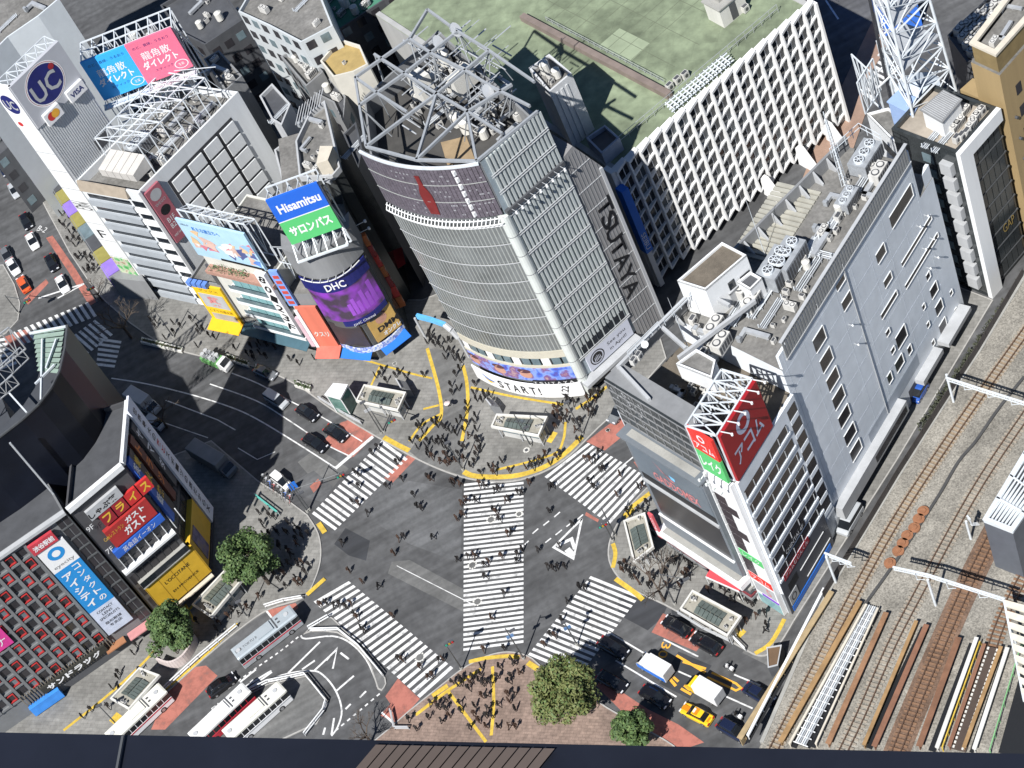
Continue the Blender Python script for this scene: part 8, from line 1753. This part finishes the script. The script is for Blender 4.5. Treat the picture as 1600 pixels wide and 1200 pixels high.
# ================================================================ people
def figure(pose, skirt=False, bag=False):
    """one continuous skinned body; material slots 0 hair 1 skin 2 top 3 legs 4 shoes"""
    J = {}; E_ = []
    def j(n, p, r): J[n] = (Vector(p), r)
    def e(*c): E_.extend(zip(c, c[1:]))
    st, arm, lean = pose
    j('pel', (0, 0, .93), .155); j('spi', (0, lean * .3, 1.15), .15); j('che', (0, lean * .6, 1.34), .17); j('nec', (0, lean * .8, 1.49), .062); j('hea', (0, lean + .02, 1.60), .098); j('crn', (0, lean + .01, 1.70), .085)
    e('pel', 'spi', 'che', 'nec', 'hea', 'crn')
    for s, k in ((-1, 'l'), (1, 'r')):
        f = st * s
        j('hip' + k, (s * .10, 0, .88), .105); j('kne' + k, (s * .11, f * .20 + .03, .50), .07); j('ank' + k, (s * .11, f * .34 - (.08 if f < 0 else 0), .10 + (.05 if f < 0 else 0)), .05); j('toe' + k, (s * .12, f * .34 + .13, .05), .042)
        e('pel', 'hip' + k, 'kne' + k, 'ank' + k, 'toe' + k)
        a = -arm * s
        j('sho' + k, (s * .19, lean * .6, 1.41), .075); j('elb' + k, (s * .25, a * .10 + lean * .4 - .02, 1.14), .055); j('wri' + k, (s * .24, a * .28 + lean * .4 + .08, .93), .042); j('han' + k, (s * .235, a * .32 + lean * .4 + .12, .84), .038)
        e('che', 'sho' + k, 'elb' + k, 'wri' + k, 'han' + k)
    names = list(J); me = bpy.data.meshes.new('fig'); bm = bmesh.new(); lay = bm.verts.layers.skin.verify(); vs_ = {}
    for n in names:
        v = bm.verts.new(J[n][0]); vs_[n] = v; r = J[n][1]; v[lay].radius = (r * (1.18 if n in ('che', 'pel', 'spi') else 1), r * (.8 if n in ('che', 'pel', 'spi') else 1)); v[lay].use_root = (n == 'pel')
    for a, b2 in E_: bm.edges.new((vs_[a], vs_[b2]))
    bm.to_mesh(me); bm.free(); o = bpy.data.objects.new('fig', me); COL.objects.link(o); o.modifiers.new('s', 'SKIN').use_smooth_shade = True; o.modifiers.new('d', 'SUBSURF').levels = 1
    dg = bpy.context.evaluated_depsgraph_get(); out = bpy.data.meshes.new_from_object(o.evaluated_get(dg)); bpy.data.objects.remove(o)
    bm = bmesh.new(); bm.from_mesh(out)
    if skirt:      # flared coat hem grows out of the same body
        for v in bm.verts:
            if .5 < v.co.z < .98 and abs(v.co.x) < .3: k = 1 + (0.98 - v.co.z) * 1.1; v.co.x *= k; v.co.y *= k
    for f in bm.faces:
        c = f.calc_center_median(); z = c.z; f.smooth = True; ax = abs(c.x)
        if z > 1.52: f.material_index = 1 if (c.y > lean + .045 and z < 1.67) else 0
        elif z > 1.475 and ax < .09: f.material_index = 1
        elif z < .10: f.material_index = 4
        elif ax > .17 and z < .91: f.material_index = 1
        elif z > (.62 if skirt else .88) or ax > .19: f.material_index = 2
        else: f.material_index = 3
    if bag:
        for (x0, x1, y0, y1, z0, z1) in ((-.15, .15, -.30, -.13, 1.0, 1.42),): 
            vv = [bm.verts.new(q) for q in ((x0, y0, z0), (x1, y0, z0), (x1, y1, z0), (x0, y1, z0), (x0 * .8, y0 + .04, z1), (x1 * .8, y0 + .04, z1), (x1 * .8, y1, z1), (x0 * .8, y1, z1))]
            for q in ((3, 2, 1, 0), (4, 5, 6, 7), (0, 1, 5, 4), (1, 2, 6, 5), (2, 3, 7, 6), (3, 0, 4, 7)): f = bm.faces.new([vv[i] for i in q]); f.material_index = 5
    bm.to_mesh(out); bm.free()
    out.materials.clear()
    for i in range(6): out.materials.append(None)
    return out
POSES = [figure((1, 1, .05)), figure((-1, .8, .06)), figure((.6, .5, .03), True), figure((.12, .2, 0)), figure((-.1, -.3, .02), False, True), figure((.8, .6, .07), False, True), figure((.05, .1, 0), True)]
pm_ = lambda n, c: M('cloth_' + n, c, .85, 0, 0)
HAIR = [pm_('hair_black', (.012, .010, .010)), pm_('hair_brown', (.05, .025, .015)), pm_('hair_dark', (.02, .016, .015))]
SKIN = [M('skin_a', (.45, .27, .19), .6, 0, 0), M('skin_b', (.36, .21, .14), .6, 0, 0)]
TOPS = [('black coat', (.012, .012, .014)), ('black jacket', (.02, .02, .022)), ('navy jacket', (.015, .022, .06)), ('white top', (.62, .62, .60)), ('grey coat', (.16, .16, .165)), ('beige coat', (.42, .32, .21)), ('black hooded top', (.016, .015, .017)), ('brown jacket', (.13, .07, .035)), ('pale blue shirt', (.30, .40, .55)), ('charcoal coat', (.045, .045, .05)), ('red jacket', (.42, .04, .03)), ('cream jumper', (.56, .50, .40)), ('blue jacket', (.04, .12, .42)), ('yellow jacket', (.6, .42, .04)), ('pink top', (.55, .25, .28)), ('purple top', (.25, .10, .42))]
TW = [9, 7, 7, 14, 8, 8, 5, 5, 6, 6, 3, 8, 4, 2.5, 3, 2]
LEGS = [('black trousers', (.012, .012, .013)), ('blue jeans', (.035, .06, .13)), ('grey trousers', (.11, .11, .115)), ('beige trousers', (.36, .29, .2)), ('white trousers', (.5, .5, .48))]
LWt = [8, 6, 4, 3, 2]
SHOE = [pm_('shoe_black', (.015, .015, .015)), pm_('shoe_white', (.55, .55, .55))]
ONES = ['', 'first', 'second', 'third', 'fourth', 'fifth', 'sixth', 'seventh', 'eighth', 'ninth', 'tenth', 'eleventh', 'twelfth', 'thirteenth', 'fourteenth', 'fifteenth', 'sixteenth', 'seventeenth', 'eighteenth', 'nineteenth']
TENS = ['', '', 'twenty', 'thirty', 'forty', 'fifty', 'sixty', 'seventy', 'eighty', 'ninety']
def ordn(n):
    if n < 20: return ONES[n]
    return (TENS[n // 10] + '-' + ONES[n % 10]) if n % 10 else {20: 'twentieth', 30: 'thirtieth', 40: 'fortieth', 50: 'fiftieth', 60: 'sixtieth', 70: 'seventieth', 80: 'eightieth'}[n]
ZONES = {
 'on the central crossing': ([(708, 758), (721, 759), (752, 760), (760, 763), (775, 770), (781, 768), (811, 773), (817, 774), (829, 757), (724, 790), (731, 785), (746, 786), (793, 786), (797, 783), (773, 800), (778, 804), (782, 815), (716, 814), (725, 808), (796, 837), (801, 834), (742, 870), (734, 873), (745, 874), (786, 873), (759, 886), (765, 880), (717, 878), (810, 880), (818, 862), (811, 870), (758, 1018), (790, 1016), (760, 905), (790, 930), (770, 968)], 0.0, None, 0),
 'on the left carriageway': ([(606, 763), (630, 752), (648, 776), (675, 752), (577, 805), (562, 790), (537, 852), (625, 845), (633, 842), (678, 843), (618, 868), (548, 895), (655, 795), (661, 798), (710, 756), (670, 748), (594, 920), (568, 912)], 0, None, 0),
 'beside the white triangle': ([(860, 802), (843, 862), (876, 856), (896, 822), (858, 888), (866, 892), (873, 890), (884, 888), (861, 765), (864, 763)], 0, None, 0),
 'on the shaded crossing': ([(562, 745), (557, 741), (563, 763), (553, 788), (583, 710), (592, 702), (622, 726), (625, 722)], 0, None, 0),
 'crossing below the screens': ([(916, 720), (924, 722), (932, 722), (938, 710), (941, 738), (946, 735), (971, 745), (922, 755), (930, 765), (966, 777), (1000, 765), (1007, 763)], 0, None, 0),
 'crossing by the buses': ([(503, 948), (512, 945), (525, 950), (533, 948), (543, 952), (550, 945), (556, 962), (560, 968), (567, 985), (572, 989), (615, 965), (625, 1032), (631, 1034), (659, 1045), (672, 1062), (678, 1058), (689, 1035), (694, 1033)], 0, None, 0),
 'crossing before the cars': ([(907, 920), (916, 922), (889, 943), (880, 972), (862, 994), (869, 996), (852, 1010)], 0, None, 0),
 'in the plaza crowd': ([], .136, [(655, 660), (745, 650), (760, 700), (740, 733), (690, 730), (640, 702)], 52),
 'before the glass building': ([], .136, [(705, 585), (770, 608), (770, 640), (735, 655), (700, 650)], 15),
 'at the glass corner': ([], .136, [(862, 640), (930, 600), (955, 632), (905, 680), (865, 690)], 30),
 'along the north kerb': ([], .136, [(740, 725), (850, 715), (905, 680), (915, 690), (850, 735), (750, 748)], 16),
 'at the alley mouth': ([], .136, [(662, 520), (700, 525), (735, 580), (690, 592), (668, 545)], 16),
 'by the blue awnings': ([], .136, [(525, 562), (600, 572), (665, 590), (660, 606), (560, 595), (520, 585)], 8),
 'on the left corner': ([], .136, [(430, 800), (480, 815), (495, 850), (494, 900), (470, 930), (425, 930), (405, 870), (400, 800)], 44),
 'on the station plaza': ([], .136, [(640, 1128), (700, 1076), (750, 1045), (800, 1032), (815, 1045), (815, 1142), (640, 1146)], 50),
 'on the right corner': ([], .136, [(965, 880), (1030, 890), (1062, 870), (1100, 892), (1090, 915), (1040, 925), (985, 915)], 24),
 'waiting below the screens': ([], .136, [(975, 805), (1030, 765), (1038, 775), (1012, 800), (1030, 850), (1020, 850)], 12),
 'by the red awning': ([], .136, [(1100, 912), (1160, 930), (1215, 970), (1190, 1000), (1160, 965), (1105, 930)], 12),
 'by the far-left street': ([], .136, [(68, 300), (92, 300), (165, 432), (150, 455), (125, 410)], 26),
 'near the left planter': ([], .136, [(225, 495), (300, 500), (340, 530), (320, 548), (250, 530)], 14),
 'by the yellow shop': ([], .136, [(345, 535), (420, 540), (500, 560), (500, 580), (400, 565)], 14),
 'by the red-window building': ([], .136, [(110, 1135), (200, 1020), (300, 950), (330, 985), (260, 1050), (180, 1135)], 16),
 'beside the silver bus': ([], .136, [(380, 940), (430, 925), (410, 945), (330, 1005), (330, 985)], 8),
}
RP = random.Random(42); people = []
for zn, (pts, z, pg, n) in ZONES.items():
    lst = [P(x, y, z) for x, y in pts]
    if pg:
        pol = [V2(P(x, y)) for x, y in pg]; xs = [p.x for p in pol]; ys = [p.y for p in pol]; t = 0; got = []
        while len(got) < n and t < 6000:
            t += 1; v = Vector((RP.uniform(min(xs), max(xs)), RP.uniform(min(ys), max(ys))))
            if inpoly(v, pol) and all((v - w).length > .55 for w in got): got.append(v)
        lst += [Vector((v.x, v.y, z)) for v in got]
    people.append((zn, lst))
allp = [(zn, p) for zn, l in people for p in l]
allp.sort(key=lambda a: (a[1] - Vector((0, 0, HC))).length)
chosen = set(id(p) for zn, p in allp[:300])
crowd = []
for zn, l in people:
    l2 = sorted([p for p in l if id(p) in chosen], key=lambda p: PJ(p)[0])
    crowd += [p for p in l if id(p) not in chosen]
    for i, p in enumerate(l2):
        ti = RP.choices(range(len(TOPS)), TW)[0]; li = RP.choices(range(len(LEGS)), LWt)[0]; pi = RP.randrange(len(POSES))
        o = bpy.data.objects.new('person', POSES[pi]); COL.objects.link(o)
        mats = [RP.choice(HAIR), RP.choice(SKIN), pm_(TOPS[ti][0], TOPS[ti][1]), pm_(LEGS[li][0], LEGS[li][1]), RP.choice(SHOE), pm_('bag', (.03, .03, .035))]
        for k, m in enumerate(mats): o.material_slots[k].link = 'OBJECT'; o.material_slots[k].material = m
        s = RP.uniform(.93, 1.06); o.location = p; o.rotation_euler = (0, 0, RP.uniform(0, 6.28)); o.scale = (s * 1.08, s * 1.08, s)
        tag(o, 'person in %s and %s, %s from left %s' % (TOPS[ti][0], LEGS[li][0], ordn(i + 1), zn), 'person', 'people ' + zn)
if crowd:
    m2 = MB(); src = POSES[3]; vv = [v.co.copy() for v in src.vertices]; ff = [(tuple(f.vertices), f.material_index) for f in src.polygons]
    for p in crowd:
        k = len(m2.v); a = RP.uniform(0, 6.28); c, s = math.cos(a), math.sin(a); m2.v += [(p.x + v.x * c - v.y * s, p.y + v.x * s + v.y * c, p.z + v.z) for v in vv]; o2 = RP.choice((0, 5, 10))
        for f, mi in ff: m2.f.append(tuple(k + i for i in f)); m2.m.append(mi)
    tag(m2.build('distant_crowd', [HAIR[0], SKIN[0], pm_('black coat', (0, 0, 0)), pm_('grey trousers', (0, 0, 0)), SHOE[0]], None, True), 'far pedestrians thronging the upper pavements and alley mouth', 'crowd', None, 'stuff')
# parasols held in the crowd
for lab, px, c in (('white parasol carried along the shared lane', (698, 630), (.62, .52, .50)), ('white parasol at the kerb of the left corner', (160, 1), (.6, .6, .6)))[:1]:
    p = P(*px, 2.1); t = thing('parasol', lab, 'umbrella', (p.x, p.y, .8)); m2 = MB()
    for i in range(8): a, b2 = i * .785, (i + 1) * .785; m2.poly([p + Vector((0, 0, .22)), p + Vector((.5 * math.cos(a), .5 * math.sin(a), 0)), p + Vector((.5 * math.cos(b2), .5 * math.sin(b2), 0))])
    m2.build('canopy', M('parasol', c, .7), t); m2 = MB(); m2.tube(p + Vector((0, 0, .3)), p + Vector((0, 0, -1.0)), .015, 5); m2.build('handle', dgrey, t)
for lab, px, jc in (('motorbike with rider in dark clothes on the lower road', (1137, 1042), 0), ('motorbike with rider in orange jacket near the bridge', (1150, 1117), 1)):
    t = motorbike(lab, px, dr(px, (.87, .5), -20), None)
    r_ = bpy.data.objects.new('person', POSES[3]); COL.objects.link(r_); r_.location = t.location + Vector((0, 0, .08)); r_.rotation_euler = (0, 0, t.rotation_euler.z - math.pi / 2); r_.scale = (.95, .95, .9)
    for k, m in enumerate([whites if not jc else HAIR[0], SKIN[0], pm_('black jacket', (0, 0, 0)) if not jc else pm_('orange jacket', (.5, .17, .06)), pm_('black trousers', (0, 0, 0)), SHOE[0], dgrey]): r_.material_slots[k].link = 'OBJECT'; r_.material_slots[k].material = m
    tag(r_, 'rider astride the motorbike %s' % ('in dark clothes and white helmet on the lower road' if not jc else 'in an orange jacket near the railway bridge'), 'person')
# parked bicycles and scooters in the left corner
def bicycle(label, px, rot, mat):
    p = P(*px); t = bpy.data.objects.new('bicycle', None); COL.objects.link(t); t.location = (p.x, p.y, .0); t.rotation_euler = (0, 0, rot); tag(t, label, 'bicycle', 'bicycles parked along the left kerb')
    def add(nm, mb, m): o = bpy.data.objects.new(nm, mb.mesh(nm, m)); COL.objects.link(o); o.parent = t
    for x in (-.52, .52):
        w = MB()
        for i in range(12): a, b2 = i * .5236, (i + 1) * .5236; w.bar((x + .33 * math.cos(a), 0, .33 + .33 * math.sin(a)), (x + .33 * math.cos(b2), 0, .33 + .33 * math.sin(b2)), .04)
        add('wheel', w, tyre)
    f = MB(); f.bar((-.52, 0, .33), (-.1, 0, .35), .04); f.bar((-.1, 0, .35), (-.2, 0, .85), .04); f.bar((-.18, 0, .75), (.4, 0, .8), .04); f.bar((-.1, 0, .35), (.4, 0, .78), .04); f.bar((.52, 0, .33), (.38, 0, 1.0), .04); f.bar((.38, -.28, 1.02), (.38, .28, 1.02), .04); add('frame', f, mat)
    s = MB(); s.box(-.32, -.08, -.07, .07, .85, .92); add('saddle', s, black); b = MB(); b.box(.42, .75, -.17, .17, .75, .98); add('basket', b, lgrey)
for i, px in enumerate(((412, 752), (418, 757), (424, 761), (430, 766), (436, 770), (442, 775), (448, 779), (455, 784))): bicycle('bicycle parked at the left kerb, %s in the row from the left' % ordn(i + 1), px, .9 + .1 * (i % 3), (dsteel, steel, blue, red)[i % 4])
